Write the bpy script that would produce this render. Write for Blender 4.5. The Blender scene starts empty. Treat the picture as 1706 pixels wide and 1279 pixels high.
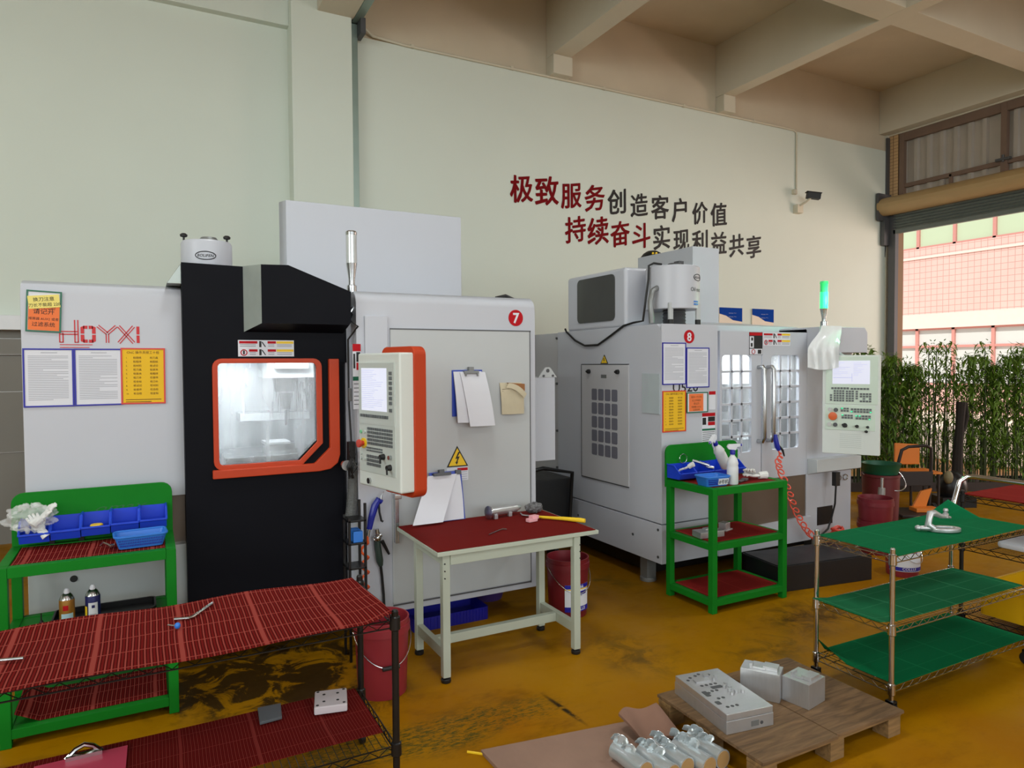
import bpy, bmesh, math, random
from mathutils import Vector, Matrix
random.seed(7)
SC = bpy.context.scene
COL = SC.collection
PI = math.pi

# ------------------------------------------------------------------ camera
cam_data = bpy.data.cameras.new('camera')
cam_data.sensor_fit = 'HORIZONTAL'
cam_data.sensor_width = 36.0
cam_data.lens = 36.0 * 1151.2 / 1706.0
cam_data.clip_start = 0.05
cam_data.clip_end = 300
camera = bpy.data.objects.new('camera', cam_data)
COL.objects.link(camera)
camera.location = (0, 0, 1.75)
_yaw, _pitch, _roll = math.radians(27.852), math.radians(1.754), math.radians(-0.365)
camera.matrix_world = (Matrix.Translation((0, 0, 1.75)) @ Matrix.Rotation(-_yaw, 4, 'Z') @
                       Matrix.Rotation(PI / 2 - _pitch, 4, 'X') @ Matrix.Rotation(_roll, 4, 'Z'))
SC.camera = camera

# ------------------------------------------------------------------ light and exposure
SC.view_settings.view_transform = 'Standard'
SC.view_settings.look = 'None'
SC.view_settings.exposure = 0.0
SC.view_settings.gamma = 1.0
SC.view_settings.use_curve_mapping = False

world = bpy.data.worlds.new('sky')
SC.world = world
world.use_nodes = True
_bg = world.node_tree.nodes['Background']
_bg.inputs[0].default_value = (0.93, 0.97, 1.0, 1)
_bg.inputs[1].default_value = 0.75

def area_light(name, loc, target, sx, sy, power, color=(1, 1, 1)):
    d = bpy.data.lights.new(name, 'AREA')
    d.shape = 'RECTANGLE'
    d.size = sx
    d.size_y = sy
    d.energy = power
    d.color = color
    o = bpy.data.objects.new(name, d)
    COL.objects.link(o)
    o.location = loc
    o.rotation_euler = (Vector(target) - Vector(loc)).to_track_quat('-Z', 'Y').to_euler()
    return o

_s = bpy.data.lights.new('sun', 'SUN')
_s.energy = 4.3
_s.angle = math.radians(2)
_s.color = (1.0, 0.93, 0.86)
sun = bpy.data.objects.new('sun', _s)
COL.objects.link(sun)
sun.rotation_euler = Vector((0.62, 0.25, -0.80)).to_track_quat('-Z', 'Y').to_euler()
# tall windows of the hall on the left; the lamps after it are added fill
area_light('window_light_left', (-9.0, -1.5, 4.2), (2.5, 6.0, 3.4), 6.0, 3.4, 440, (0.92, 1.0, 0.99))
area_light('rear_fill_light', (1.5, -17.0, 5.0), (3.0, 8.0, 3.8), 16.0, 5.0, 1000, (0.94, 1.0, 0.99))  # unseen lamp far behind the camera, added to lift the back wall
area_light('yard_fill_light', (16.5, 0.5, 2.6), (8.5, 8.0, 3.0), 4.0, 3.0, 450, (1.0, 0.74, 0.63))  # warm lamp out of view, added to strengthen the daylight through the doorway
for _x in (-4.0, 1.0, 6.0):                                       # unseen overhead lamps, added to brighten upper walls and floor
    for _y in (-2.2, 2.6):
        area_light('overhead_fill_light', (_x, _y, 5.7), (_x, _y, 0.0), 0.7, 0.7, 62, (0.95, 1.0, 0.98))

# ------------------------------------------------------------------ materials
def S(r, g, b):
    def f(u):
        u /= 255.0
        return u / 12.92 if u <= 0.04045 else ((u + 0.055) / 1.055) ** 2.4
    return (f(r), f(g), f(b), 1.0)

def nodes_of(name):
    m = bpy.data.materials.new(name)
    m.use_nodes = True
    nt = m.node_tree
    return m, nt, nt.nodes['Principled BSDF'], nt.nodes, nt.links

def mat(name, col, rough=0.5, metal=0.0, var=0.06, scale=7.0, bump=0.0, bscale=60.0, spec=0.5, stretch=(1, 1, 1), emit=None, estr=0.0, coat=0.0):
    """Solid colour broken up by soft noise, with a little wear in the gloss."""
    m, nt, p, N, L = nodes_of(name)
    tc = N.new('ShaderNodeTexCoord')
    mp = N.new('ShaderNodeMapping')
    mp.inputs['Scale'].default_value = stretch
    L.new(tc.outputs['Object'], mp.inputs[0])
    nz = N.new('ShaderNodeTexNoise')
    nz.inputs['Scale'].default_value = scale
    nz.inputs['Detail'].default_value = 5
    L.new(mp.outputs[0], nz.inputs['Vector'])
    mx = N.new('ShaderNodeMix')
    mx.data_type = 'RGBA'
    mx.inputs['A'].default_value = tuple(c * (1 - var) for c in col[:3]) + (1,)
    mx.inputs['B'].default_value = tuple(min(1, c * (1 + var)) for c in col[:3]) + (1,)
    L.new(nz.outputs['Fac'], mx.inputs['Factor'])
    L.new(mx.outputs['Result'], p.inputs['Base Color'])
    mr = N.new('ShaderNodeMapRange')
    mr.inputs['To Min'].default_value = max(0.02, rough - 0.08)
    mr.inputs['To Max'].default_value = min(1, rough + 0.08)
    L.new(nz.outputs['Fac'], mr.inputs['Value'])
    L.new(mr.outputs['Result'], p.inputs['Roughness'])
    p.inputs['Metallic'].default_value = metal
    p.inputs['Specular IOR Level'].default_value = spec
    if coat:
        p.inputs['Coat Weight'].default_value = coat
    if bump:
        n2 = N.new('ShaderNodeTexNoise')
        n2.inputs['Scale'].default_value = bscale
        n2.inputs['Detail'].default_value = 4
        L.new(mp.outputs[0], n2.inputs['Vector'])
        b = N.new('ShaderNodeBump')
        b.inputs['Strength'].default_value = bump
        b.inputs['Distance'].default_value = 0.01
        L.new(n2.outputs['Fac'], b.inputs['Height'])
        L.new(b.outputs[0], p.inputs['Normal'])
    if emit:
        p.inputs['Emission Color'].default_value = emit
        p.inputs['Emission Strength'].default_value = estr
    return m

# ------------------------------------------------------------------ mesh builder
def rotz(a):
    return Matrix.Rotation(a, 4, 'Z')

class MB:
    def __init__(s):
        s.bm = bmesh.new()
        s.mi = 0
        s.X = None                       # optional transform applied to what follows
    def use(s, i):
        s.mi = i
        return s
    def v(s, p):
        p = Vector(p)
        return s.bm.verts.new(s.X @ p if s.X is not None else p)
    def f(s, vs):
        try:
            fc = s.bm.faces.new(vs)
        except ValueError:
            return None
        fc.material_index = s.mi
        return fc
    def box(s, x0, x1, y0, y1, z0, z1, M=None):
        c = [(x0, y0, z0), (x1, y0, z0), (x1, y1, z0), (x0, y1, z0), (x0, y0, z1), (x1, y0, z1), (x1, y1, z1), (x0, y1, z1)]
        vs = [s.v(M @ Vector(p) if M is not None else p) for p in c]
        for q in ((3, 2, 1, 0), (4, 5, 6, 7), (0, 1, 5, 4), (1, 2, 6, 5), (2, 3, 7, 6), (3, 0, 4, 7)):
            s.f([vs[i] for i in q])
        return s
    def cbox(s, c, d, R=None):
        M = Matrix.Translation(c) @ (R if R is not None else Matrix.Identity(4))
        return s.box(-d[0] / 2, d[0] / 2, -d[1] / 2, d[1] / 2, -d[2] / 2, d[2] / 2, M)
    def prism(s, pts, ax, a, b, M=None):
        """pts in the plane normal to ax ('x': (y,z), 'y': (x,z), 'z': (x,y)), swept from a to b."""
        def P(p, t):
            q = {'x': (t, p[0], p[1]), 'y': (p[0], t, p[1]), 'z': (p[0], p[1], t)}[ax]
            return M @ Vector(q) if M is not None else q
        A = [s.v(P(p, a)) for p in pts]
        B = [s.v(P(p, b)) for p in pts]
        n = len(pts)
        s.f(A[::-1])
        s.f(B)
        for i in range(n):
            s.f([A[i], A[(i + 1) % n], B[(i + 1) % n], B[i]])
        return s
    def ring(s, outer, inner, ax, a, b):
        """frame: outer and inner loops of equal length, swept from a to b."""
        def P(p, t):
            return {'x': (t, p[0], p[1]), 'y': (p[0], t, p[1]), 'z': (p[0], p[1], t)}[ax]
        oa = [s.v(P(p, a)) for p in outer]
        ob = [s.v(P(p, b)) for p in outer]
        ia = [s.v(P(p, a)) for p in inner]
        ib = [s.v(P(p, b)) for p in inner]
        n = len(outer)
        for i in range(n):
            j = (i + 1) % n
            s.f([oa[i], oa[j], ia[j], ia[i]])
            s.f([ob[i], ib[i], ib[j], ob[j]])
            s.f([oa[i], ob[i], ob[j], oa[j]])
            s.f([ia[i], ia[j], ib[j], ib[i]])
        return s
    def quad(s, a, b, c, d):
        s.f([s.v(a), s.v(b), s.v(c), s.v(d)])
        return s
    def tube(s, pts, r, n=8, closed=False, caps=True):
        pts = [Vector(p) for p in pts]
        m = len(pts)
        rs = r if isinstance(r, (list, tuple)) else [r] * m
        up = None
        rings = []
        for i, p in enumerate(pts):
            if closed:
                t = pts[(i + 1) % m] - pts[i - 1]
            else:
                t = pts[min(i + 1, m - 1)] - pts[max(i - 1, 0)]
            if t.length < 1e-9:
                t = Vector((0, 0, 1))
            t.normalize()
            if up is None:
                up = Vector((0, 0, 1)) if abs(t.z) < 0.9 else Vector((1, 0, 0))
            u = up - t * up.dot(t)
            if u.length < 1e-6:
                u = Vector((1, 0, 0)) - t * t.x
            u.normalize()
            w = t.cross(u)
            up = u
            off = PI / 4 if n == 4 else 0
            rings.append([s.v(p + (u * math.cos(2 * PI * k / n + off) + w * math.sin(2 * PI * k / n + off)) * rs[i]) for k in range(n)])
        for i in range(m if closed else m - 1):
            A, B = rings[i], rings[(i + 1) % m]
            for k in range(n):
                s.f([A[k], A[(k + 1) % n], B[(k + 1) % n], B[k]])
        if caps and not closed:
            s.f(rings[0][::-1])
            s.f(rings[-1])
        return s
    def cyl(s, p0, p1, r, r1=None, n=16):
        return s.tube([p0, p1], [r, r if r1 is None else r1], n)
    def lathe(s, prof, c=(0, 0, 0), n=24, M=None, cap=True):
        """prof: (radius, height) from bottom to top, turned about z through c."""
        T = Matrix.Translation(c) @ (M if M is not None else Matrix.Identity(4))
        rings = []
        for r, z in prof:
            if r < 1e-6:
                rings.append([s.v(T @ Vector((0, 0, z)))])
            else:
                rings.append([s.v(T @ Vector((r * math.cos(2 * PI * k / n), r * math.sin(2 * PI * k / n), z))) for k in range(n)])
        for A, B in zip(rings, rings[1:]):
            for k in range(n):
                k2 = (k + 1) % n
                if len(A) == 1 and len(B) == 1:
                    continue
                if len(A) == 1:
                    s.f([A[0], B[k2], B[k]])
                elif len(B) == 1:
                    s.f([A[k], A[k2], B[0]])
                else:
                    s.f([A[k], A[k2], B[k2], B[k]])
        if cap:
            if len(rings[0]) > 1:
                s.f(rings[0][::-1])
            if len(rings[-1]) > 1:
                s.f(rings[-1])
        return s
    def ball(s, c, r, n=14, m=8):
        r = r if isinstance(r, (tuple, list)) else (r, r, r)
        prof = [(math.sin(PI * i / m), -math.cos(PI * i / m)) for i in range(m + 1)]
        prof[0] = (0, -1)
        prof[-1] = (0, 1)
        return s.lathe(prof, c, n, Matrix.Diagonal((r[0], r[1], r[2], 1)))
    def sheet(s, fn, nu, nv, th):
        """closed sheet: fn(u,v) -> point of the top face, thickness th straight down (or along th if a vector)."""
        d = Vector((0, 0, -th)) if not isinstance(th, (tuple, list, Vector)) else Vector(th)
        T = [[s.v(fn(i / nu, j / nv)) for j in range(nv + 1)] for i in range(nu + 1)]
        B = [[s.v(Vector(fn(i / nu, j / nv)) + d) for j in range(nv + 1)] for i in range(nu + 1)]
        for i in range(nu):
            for j in range(nv):
                s.f([T[i][j], T[i + 1][j], T[i + 1][j + 1], T[i][j + 1]])
                s.f([B[i][j], B[i][j + 1], B[i + 1][j + 1], B[i + 1][j]])
        for i in range(nu):
            s.f([T[i][0], B[i][0], B[i + 1][0], T[i + 1][0]])
            s.f([T[i][nv], T[i + 1][nv], B[i + 1][nv], B[i][nv]])
        for j in range(nv):
            s.f([T[0][j], T[0][j + 1], B[0][j + 1], B[0][j]])
            s.f([T[nu][j], B[nu][j], B[nu][j + 1], T[nu][j + 1]])
        return s
    def text(s, body, M, size=0.1, offset=0.0, align='LEFT', shear=(0, 0), th=0.0006, sx=1.0, jitter=0.0):
        """lettering in the local x-y plane of M, facing local +z, lifted by th."""
        for co, faces in glyphs(body, offset, align):
            vs = []
            for x, y in co:
                x2 = (x + shear[0] * y) * size * sx + random.uniform(-jitter, jitter) * size
                y2 = (y + shear[1] * x) * size + random.uniform(-jitter, jitter) * size
                vs.append(s.v(M @ Vector((x2, y2, th))))
            for q in faces:
                s.f([vs[i] for i in q])
        return s

_glyph_cache = {}
def glyphs(body, offset, align):
    key = (body, offset, align)
    if key not in _glyph_cache:
        c = bpy.data.curves.new('lettering', 'FONT')
        c.body = body
        c.size = 1.0
        c.align_x = align
        c.resolution_u = 2
        c.offset = offset
        o = bpy.data.objects.new('lettering', c)
        m = bpy.data.meshes.new_from_object(o)
        _glyph_cache[key] = [([(v.co.x, v.co.y) for v in m.vertices], [tuple(p.vertices) for p in m.polygons])]
        bpy.data.objects.remove(o)
        bpy.data.curves.remove(c)
        bpy.data.meshes.remove(m)
    return _glyph_cache[key]

_loc = {}
def _mesh(name, mb, mats, bevel, off, sharp=35, seg=2):
    bm = mb.bm
    if off is not None:
        for v in bm.verts:
            v.co -= off
    if bevel:
        bmesh.ops.recalc_face_normals(bm, faces=bm.faces)
        es = [e for e in bm.edges if len(e.link_faces) == 2 and e.calc_face_angle(0) > math.radians(40)]
        bmesh.ops.bevel(bm, geom=es, offset=bevel, segments=seg, affect='EDGES', profile=0.5, clamp_overlap=True)
    me = bpy.data.meshes.new(name)
    bm.to_mesh(me)
    bm.free()
    for m in (mats if isinstance(mats, (list, tuple)) else [mats]):
        me.materials.append(m)
    if sharp is not None:
        me.shade_smooth()
        me.set_sharp_from_angle(angle=math.radians(sharp))
    return me

def weigh(o, bevel):
    if bevel:                            # keep big faces flat beside their bevels
        w = o.modifiers.new('weighted', 'WEIGHTED_NORMAL')
        w.keep_sharp = True
        w.weight = 80

def thing(name, label, cat, loc=(0, 0, 0), rz=0.0, group=None):
    o = bpy.data.objects.new(name, None)
    COL.objects.link(o)
    o.empty_display_size = 0.1
    o.location = loc
    o.rotation_euler = (0, 0, rz)
    o['label'] = label
    o['category'] = cat
    if group:
        o['group'] = group
    _loc[o.name] = Vector(loc)
    return o

def part(name, mb, mats, parent, bevel=0.0, local=False, label=None, sharp=35, seg=2):
    off = None if local else _loc[parent.name]
    me = _mesh(name, mb, mats, bevel, off, sharp, seg)
    o = bpy.data.objects.new(name, me)
    COL.objects.link(o)
    weigh(o, bevel)
    o.parent = parent
    _loc[o.name] = _loc[parent.name]
    if label:
        o['label'] = label
    return o

def solo(name, mb, mats, label, cat, bevel=0.0, group=None, sharp=35, kind=None, seg=2):
    cs = [v.co for v in mb.bm.verts]
    lo = Vector([min(c[i] for c in cs) for i in range(3)])
    hi = Vector([max(c[i] for c in cs) for i in range(3)])
    org = Vector(((lo.x + hi.x) / 2, (lo.y + hi.y) / 2, lo.z))
    me = _mesh(name, mb, mats, bevel, org, sharp, seg)
    o = bpy.data.objects.new(name, me)
    COL.objects.link(o)
    weigh(o, bevel)
    o.location = org
    _loc[o.name] = org
    if kind:
        o['kind'] = kind
    if label:
        o['label'] = label
        o['category'] = cat
    if group:
        o['group'] = group
    return o

def struct(name, mb, mats, bevel=0.0, sharp=35):
    return solo(name, mb, mats, None, None, bevel, None, sharp, 'structure')

def dup(root, loc, rz=None, label=None, group=None):
    """a copy of a thing with copies of its parts and sub-parts"""
    r = root.copy()
    COL.objects.link(r)
    r.location = loc
    if rz is not None:
        r.rotation_euler = (0, 0, rz)
    if label:
        r['label'] = label
    if group:
        r['group'] = group
    _loc[r.name] = Vector(loc)
    for ch in list(root.children):
        c = ch.copy()
        COL.objects.link(c)
        c.parent = r
        _loc[c.name] = Vector(loc)
        for g in list(ch.children):
            d = g.copy()
            COL.objects.link(d)
            d.parent = c
    return r

def rrect(x0, x1, z0, z1, r, n=4, cut=0.0):
    """rounded rectangle, anticlockwise from lower left; cut chamfers the lower right corner"""
    out = []
    cs = [(x0 + r, z0 + r, PI), (x1 - r, z0 + r, 1.5 * PI), (x1 - r, z1 - r, 0), (x0 + r, z1 - r, 0.5 * PI)]
    for i, (cx, cz, a0) in enumerate(cs):
        if i == 1 and cut:
            for k in range(n + 1):
                t = k / n
                out.append((x1 - cut + cut * t, z0 + cut * t))
            continue
        for k in range(n + 1):
            a = a0 + (PI / 2) * k / n
            out.append((cx + r * math.cos(a), cz + r * math.sin(a)))
    return out

def face_y(x, y, z):        # frame for lettering on a surface that faces -y
    return Matrix(((1, 0, 0, x), (0, 0, -1, y), (0, 1, 0, z), (0, 0, 0, 1)))
def face_x(x, y, z):        # on a surface that faces -x (reads from +y to -y)
    return Matrix(((0, 0, -1, x), (-1, 0, 0, y), (0, 1, 0, z), (0, 0, 0, 1)))
# ------------------------------------------------------------------ shared materials
m_wall = mat('wall_paint', S(213, 221, 211), 0.85, var=0.035, scale=1.3, bump=0.05, bscale=30)
m_wall_low = mat('wall_low_grey', S(130, 127, 121), 0.8, var=0.10, scale=2.2)  # greyer tone of the left wall below the ledge
m_conc = mat('raw_plaster', S(202, 190, 168), 0.9, var=0.16, scale=1.1, bump=0.08, bscale=18)
m_beam = mat('beam_plaster', S(206, 200, 182), 0.9, var=0.08, scale=1.6)
m_white = mat('machine_white', S(188, 191, 200), 0.38, var=0.018, scale=4)
m_white2 = mat('machine_offwhite', S(184, 188, 190), 0.42, var=0.04, scale=5)
m_dark = mat('machine_charcoal', S(15, 16, 22), 0.5, var=0.10, scale=6, spec=0.08)
m_orange = mat('machine_orange', S(186, 62, 28), 0.45, var=0.03, spec=0.3)
m_black = mat('black_plastic', S(18, 18, 20), 0.5, var=0.15, scale=20)
m_blackm = mat('black_painted_steel', S(22, 21, 22), 0.35, 0.2, var=0.15, scale=20)
m_grey = mat('grey_steel', S(128, 130, 130), 0.4, 0.5, var=0.08)
m_greydk = mat('dark_grey_steel', S(84, 85, 88), 0.45, 0.3, var=0.10)
m_steel = mat('bright_steel', S(190, 192, 194), 0.25, 1.0, var=0.06, scale=20)
m_chrome = mat('chrome', S(205, 205, 205), 0.14, 1.0, var=0.04, scale=30)
m_alu = mat('milled_aluminium', S(200, 201, 204), 0.36, 0.78, var=0.10, scale=14, stretch=(1, 6, 1))
m_green = mat('green_paint', S(20, 118, 32), 0.45, var=0.07, scale=9, spec=0.1)
m_blue = mat('blue_plastic', S(28, 66, 200), 0.35, var=0.06)
m_lblue = mat('light_blue_plastic', S(44, 116, 206), 0.4, var=0.06)
m_redp = mat('red_bucket_plastic', S(140, 40, 50), 0.4, var=0.10, scale=5)
m_brown = mat('brown_sheet_steel', S(112, 98, 86), 0.4, 0.3, var=0.10, scale=4)
m_red = mat('sign_red', S(178, 22, 32), 0.6, spec=0.15)
m_yel = mat('sign_yellow', S(236, 196, 30), 0.5)
m_ink = mat('black_ink', S(20, 20, 22), 0.6)
m_dred = mat('slogan_red', S(118, 14, 20), 0.7, spec=0.1)
m_paper = mat('white_paper', S(216, 218, 226), 0.8, var=0.02)
m_inkgrey = mat('grey_ink', S(170, 172, 182), 0.8)
m_trunk = mat('galvanised_trunking', S(150, 168, 160), 0.4, 0.55, var=0.10, scale=5)
m_pipe = mat('cream_conduit', S(206, 200, 180), 0.6)
m_brick = None

def grid_mat(name, col, line, pitch, wfrac, rough=0.6, axes=('Y', 'Z')):
    """small tiles with joints"""
    m, nt, p, N, L = nodes_of(name)
    tc = N.new('ShaderNodeTexCoord')
    sp = N.new('ShaderNodeSeparateXYZ')
    L.new(tc.outputs['Object'], sp.inputs[0])
    acc = None
    for a, pt in zip(axes, pitch):
        md = N.new('ShaderNodeMath'); md.operation = 'PINGPONG'; md.inputs[1].default_value = pt / 2
        L.new(sp.outputs[a], md.inputs[0])
        lt = N.new('ShaderNodeMath'); lt.operation = 'LESS_THAN'; lt.inputs[1].default_value = pt * wfrac / 2
        L.new(md.outputs[0], lt.inputs[0])
        if acc is None:
            acc = lt
        else:
            mx = N.new('ShaderNodeMath'); mx.operation = 'MAXIMUM'
            L.new(acc.outputs[0], mx.inputs[0]); L.new(lt.outputs[0], mx.inputs[1])
            acc = mx
    nz = N.new('ShaderNodeTexNoise'); nz.inputs['Scale'].default_value = 1.2; nz.inputs['Detail'].default_value = 4
    L.new(tc.outputs['Object'], nz.inputs['Vector'])
    c1 = N.new('ShaderNodeMix'); c1.data_type = 'RGBA'
    c1.inputs['A'].default_value = tuple(c * 0.9 for c in col[:3]) + (1,)
    c1.inputs['B'].default_value = tuple(min(1, c * 1.1) for c in col[:3]) + (1,)
    L.new(nz.outputs['Fac'], c1.inputs['Factor'])
    c2 = N.new('ShaderNodeMix'); c2.data_type = 'RGBA'
    L.new(acc.outputs[0], c2.inputs['Factor'])
    L.new(c1.outputs['Result'], c2.inputs['A'])
    c2.inputs['B'].default_value = line
    L.new(c2.outputs['Result'], p.inputs['Base Color'])
    p.inputs['Roughness'].default_value = rough
    return m

def floor_material():
    """ochre floor paint: worn blotches, oily scuffs and dirty patches where people and pallets rub it"""
    m, nt, p, N, L = nodes_of('ochre_floor_paint')
    tc = N.new('ShaderNodeTexCoord')
    co = tc.outputs['Object']
    def noise(scale, detail=6, rough=0.6, stretch=None, dist=0.0):
        n = N.new('ShaderNodeTexNoise')
        n.inputs['Scale'].default_value = scale
        n.inputs['Detail'].default_value = detail
        n.inputs['Roughness'].default_value = rough
        n.inputs['Distortion'].default_value = dist
        if stretch:
            mp = N.new('ShaderNodeMapping'); mp.inputs['Scale'].default_value = stretch[:3]
            if len(stretch) > 3:
                mp.inputs['Rotation'].default_value = (0, 0, stretch[3])
            L.new(co, mp.inputs[0]); L.new(mp.outputs[0], n.inputs['Vector'])
        else:
            L.new(co, n.inputs['Vector'])
        return n.outputs['Fac']
    def rng(sock, a, b, c=0.0, d=1.0):
        r = N.new('ShaderNodeMapRange'); r.interpolation_type = 'SMOOTHSTEP'
        r.inputs['From Min'].default_value = a; r.inputs['From Max'].default_value = b
        r.inputs['To Min'].default_value = c; r.inputs['To Max'].default_value = d
        L.new(sock, r.inputs['Value'])
        return r.outputs['Result']
    def mth(op, a, b):
        q = N.new('ShaderNodeMath'); q.operation = op
        for i, s in enumerate((a, b)):
            if isinstance(s, (int, float)):
                q.inputs[i].default_value = s
            else:
                L.new(s, q.inputs[i])
        return q.outputs[0]
    def mix(f, a, b):
        x = N.new('ShaderNodeMix'); x.data_type = 'RGBA'
        L.new(f, x.inputs['Factor'])
        for k, s in (('A', a), ('B', b)):
            if isinstance(s, tuple):
                x.inputs[k].default_value = s
            else:
                L.new(s, x.inputs[k])
        return x.outputs['Result']
    def spot(x, y, rx, ry, ang=0.0):
        mp = N.new('ShaderNodeMapping'); mp.vector_type = 'TEXTURE'
        mp.inputs['Location'].default_value = (x - FLOOR_O[0], y - FLOOR_O[1], 0)
        mp.inputs['Rotation'].default_value = (0, 0, ang)
        mp.inputs['Scale'].default_value = (rx, ry, 1)
        L.new(co, mp.inputs[0])
        ln = N.new('ShaderNodeVectorMath'); ln.operation = 'LENGTH'
        L.new(mp.outputs[0], ln.inputs[0])
        return rng(ln.outputs['Value'], 1.0, 0.25)
    base = mix(noise(1.1), S(146, 98, 1), S(172, 122, 2))
    base = mix(rng(noise(0.5, 3), 0.45, 0.75), base, S(148, 88, 2))
    base = mix(mth('MULTIPLY', rng(noise(2.4, 8, 0.7, (1, 2.2, 1, 0.5)), 0.5, 0.75), 0.55), base, S(90, 56, 8))
    base = mix(mth('MULTIPLY', spot(3.4, 4.6, 2.2, 1.6, 0.2), 0.5), base, S(88, 58, 8))
    fine = rng(noise(26, 10, 0.75, (1, 3.5, 1, 0.9), 0.6), 0.44, 0.60)
    fine2 = rng(noise(5, 8, 0.7, None, 0.8), 0.42, 0.62)
    g = mth('ADD', mth('ADD', spot(1.25, 3.0, 0.42, 0.22, 0.1), mth('MULTIPLY', spot(1.62, 3.02, 0.35, 0.18, -0.2), 0.7)), spot(0.8, 3.05, 0.5, 0.22))
    base = mix(mth('MULTIPLY', mth('MINIMUM', mth('MULTIPLY', g, 1.3), 1.0), mth('MULTIPLY', fine, 0.9)), base, S(44, 62, 26))
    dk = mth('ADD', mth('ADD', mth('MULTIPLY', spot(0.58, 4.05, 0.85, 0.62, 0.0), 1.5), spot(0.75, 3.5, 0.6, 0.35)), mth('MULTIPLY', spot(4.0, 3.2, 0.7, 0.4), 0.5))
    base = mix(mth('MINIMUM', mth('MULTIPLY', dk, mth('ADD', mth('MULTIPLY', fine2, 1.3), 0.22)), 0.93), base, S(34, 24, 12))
    dk2 = mth('ADD', spot(3.1, 4.5, 0.6, 0.35), mth('ADD', spot(3.3, 2.95, 0.5, 0.3), spot(2.55, 3.3, 0.35, 0.5)))
    base = mix(mth('MULTIPLY', mth('MINIMUM', dk2, 1.0), mth('MULTIPLY', fine2, 0.6)), base, S(74, 60, 20))
    cr = mth('MULTIPLY', spot(1.83, 2.93, 0.022, 0.24, 0.08), rng(noise(22, 6), 0.38, 0.5))
    base = mix(mth('MULTIPLY', cr, 0.95), base, S(20, 18, 14))
    L.new(base, p.inputs['Base Color'])
    L.new(rng(noise(3.0, 6), 0.3, 0.7, 0.30, 0.55), p.inputs['Roughness'])
    p.inputs['Specular IOR Level'].default_value = 0.10
    b = N.new('ShaderNodeBump'); b.inputs['Strength'].default_value = 0.10; b.inputs['Distance'].default_value = 0.01
    L.new(noise(8, 6), b.inputs['Height']); L.new(b.outputs[0], p.inputs['Normal'])
    return m

# ------------------------------------------------------------------ shell
WY, WX = 8.3, 12.43
SLAB = 6.76
FLOOR_O = (1.2, 0.15)
mb = MB(); mb.box(-10, 12.4, -8, 8.3, -0.1, 0.0)
struct('floor', mb, floor_material())

mb = MB(); mb.box(-10, 12.55, 8.3, 8.5, 2.2, 5.68)
mb.use(1).box(-10, 1.5, 8.3, 8.5, 0, 2.2); mb.use(0).box(1.5, 12.55, 8.3, 8.5, 0, 2.2)
mb.use(2).box(-10, 12.55, 8.33, 8.5, 5.68, 6.9)
struct('wall_back', mb, [m_wall, m_wall_low, m_conc])

mb = MB(); mb.box(1.5, 2.185, 8.06, 8.32, 0, 6.7)
struct('trim_1', mb, m_wall, 0.012)                                  # wall pier
mb = MB(); mb.box(-10, 1.5, 8.2, 8.33, 5.58, 6.7)
struct('trim_2', mb, m_wall, 0.006)                                  # band left of the pier
mb = MB(); mb.box(-10, 1.5, 8.16, 8.3, 2.10, 2.24).use(1).box(-10, 1.5, 8.27, 8.3, 1.86, 2.02).box(-10, 1.5, 8.285, 8.3, 0.9, 1.5)
struct('trim_3', mb, [mat('ledge_white', S(226, 228, 232), 0.5), m_wall_low], 0.004)                                  # ledge over the greyer lower wall

mb = MB(); mb.box(-10, 13.6, -8, 8.5, SLAB, SLAB + 0.2)
struct('ceiling', mb, m_conc)
k = 4
for (x0, x1, z) in ((4.97, 5.26, 5.95), (8.10, 8.33, 5.95), (11.9, 12.43, 6.1)):
    mb = MB()
    if x1 < 12:
        mb.box(x0, x1, -8, 8.33, z, SLAB + 0.02)
        mb.box(x0, x1 + 0.02, 8.14, 8.33, 5.69, z)
    else:
        mb.box(12.2, 12.43, -8, 8.33, 5.97, SLAB + 0.02)
    struct('trim_%d' % k, mb, m_beam, 0.01); k += 1
mb = MB(); mb.box(1.79, 2.21, -8, 8.1, 5.76, SLAB + 0.02)
struct('trim_%d' % k, mb, m_beam, 0.01); k += 1
mb = MB(); mb.box(-1.5, -1.2, -8, 8.2, 5.95, SLAB + 0.02)
struct('trim_%d' % k, mb, m_beam, 0.01); k += 1
for (y0, y1) in ((5.2, 5.55), (1.2, 1.55), (-3.4, -3.05)):
    mb = MB(); mb.box(-10, 12.3, y0, y1, 5.955, SLAB + 0.02)
    struct('trim_%d' % k, mb, m_beam, 0.01); k += 1

# right wall: header, far jamb faced with small tiles, wall nearer than the door
m_jamb = grid_mat('jamb_tiles', S(196, 160, 116), S(120, 92, 62), (0.10, 0.06), 0.12)
mb = MB(); mb.box(12.43, 12.65, -8, 8.5, 5.95, 6.76).box(12.43, 12.65, -8, 2.0, 0, 5.95)
mb.box(12.38, 12.65, 8.28, 8.5, 0, 6.0)
struct('wall_right', mb, m_beam)
mb = MB(); mb.box(-10.2, -10.0, -8, 8.5, 0, 6.76)
struct('wall_left', mb, m_wall)
mb = MB(); mb.box(12.43, 12.62, 8.10, 8.29, 0, 5.95)
struct('trim_%d' % k, mb, m_jamb); k += 1
mb = MB()                                                            # ragged dark mortar edge beside the jamb
pts = [(8.36, 4.55), (8.30, 4.75), (8.335, 5.0), (8.30, 5.2), (8.33, 5.5), (8.30, 5.92), (8.26, 5.92), (8.26, 4.2), (8.30, 3.7), (8.34, 3.95), (8.36, 4.25)]
mb.prism([(min(a, 8.30), b) for a, b in pts], 'x', 12.36, 12.43)
struct('trim_%d' % k, mb, m_greydk); k += 1

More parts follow.
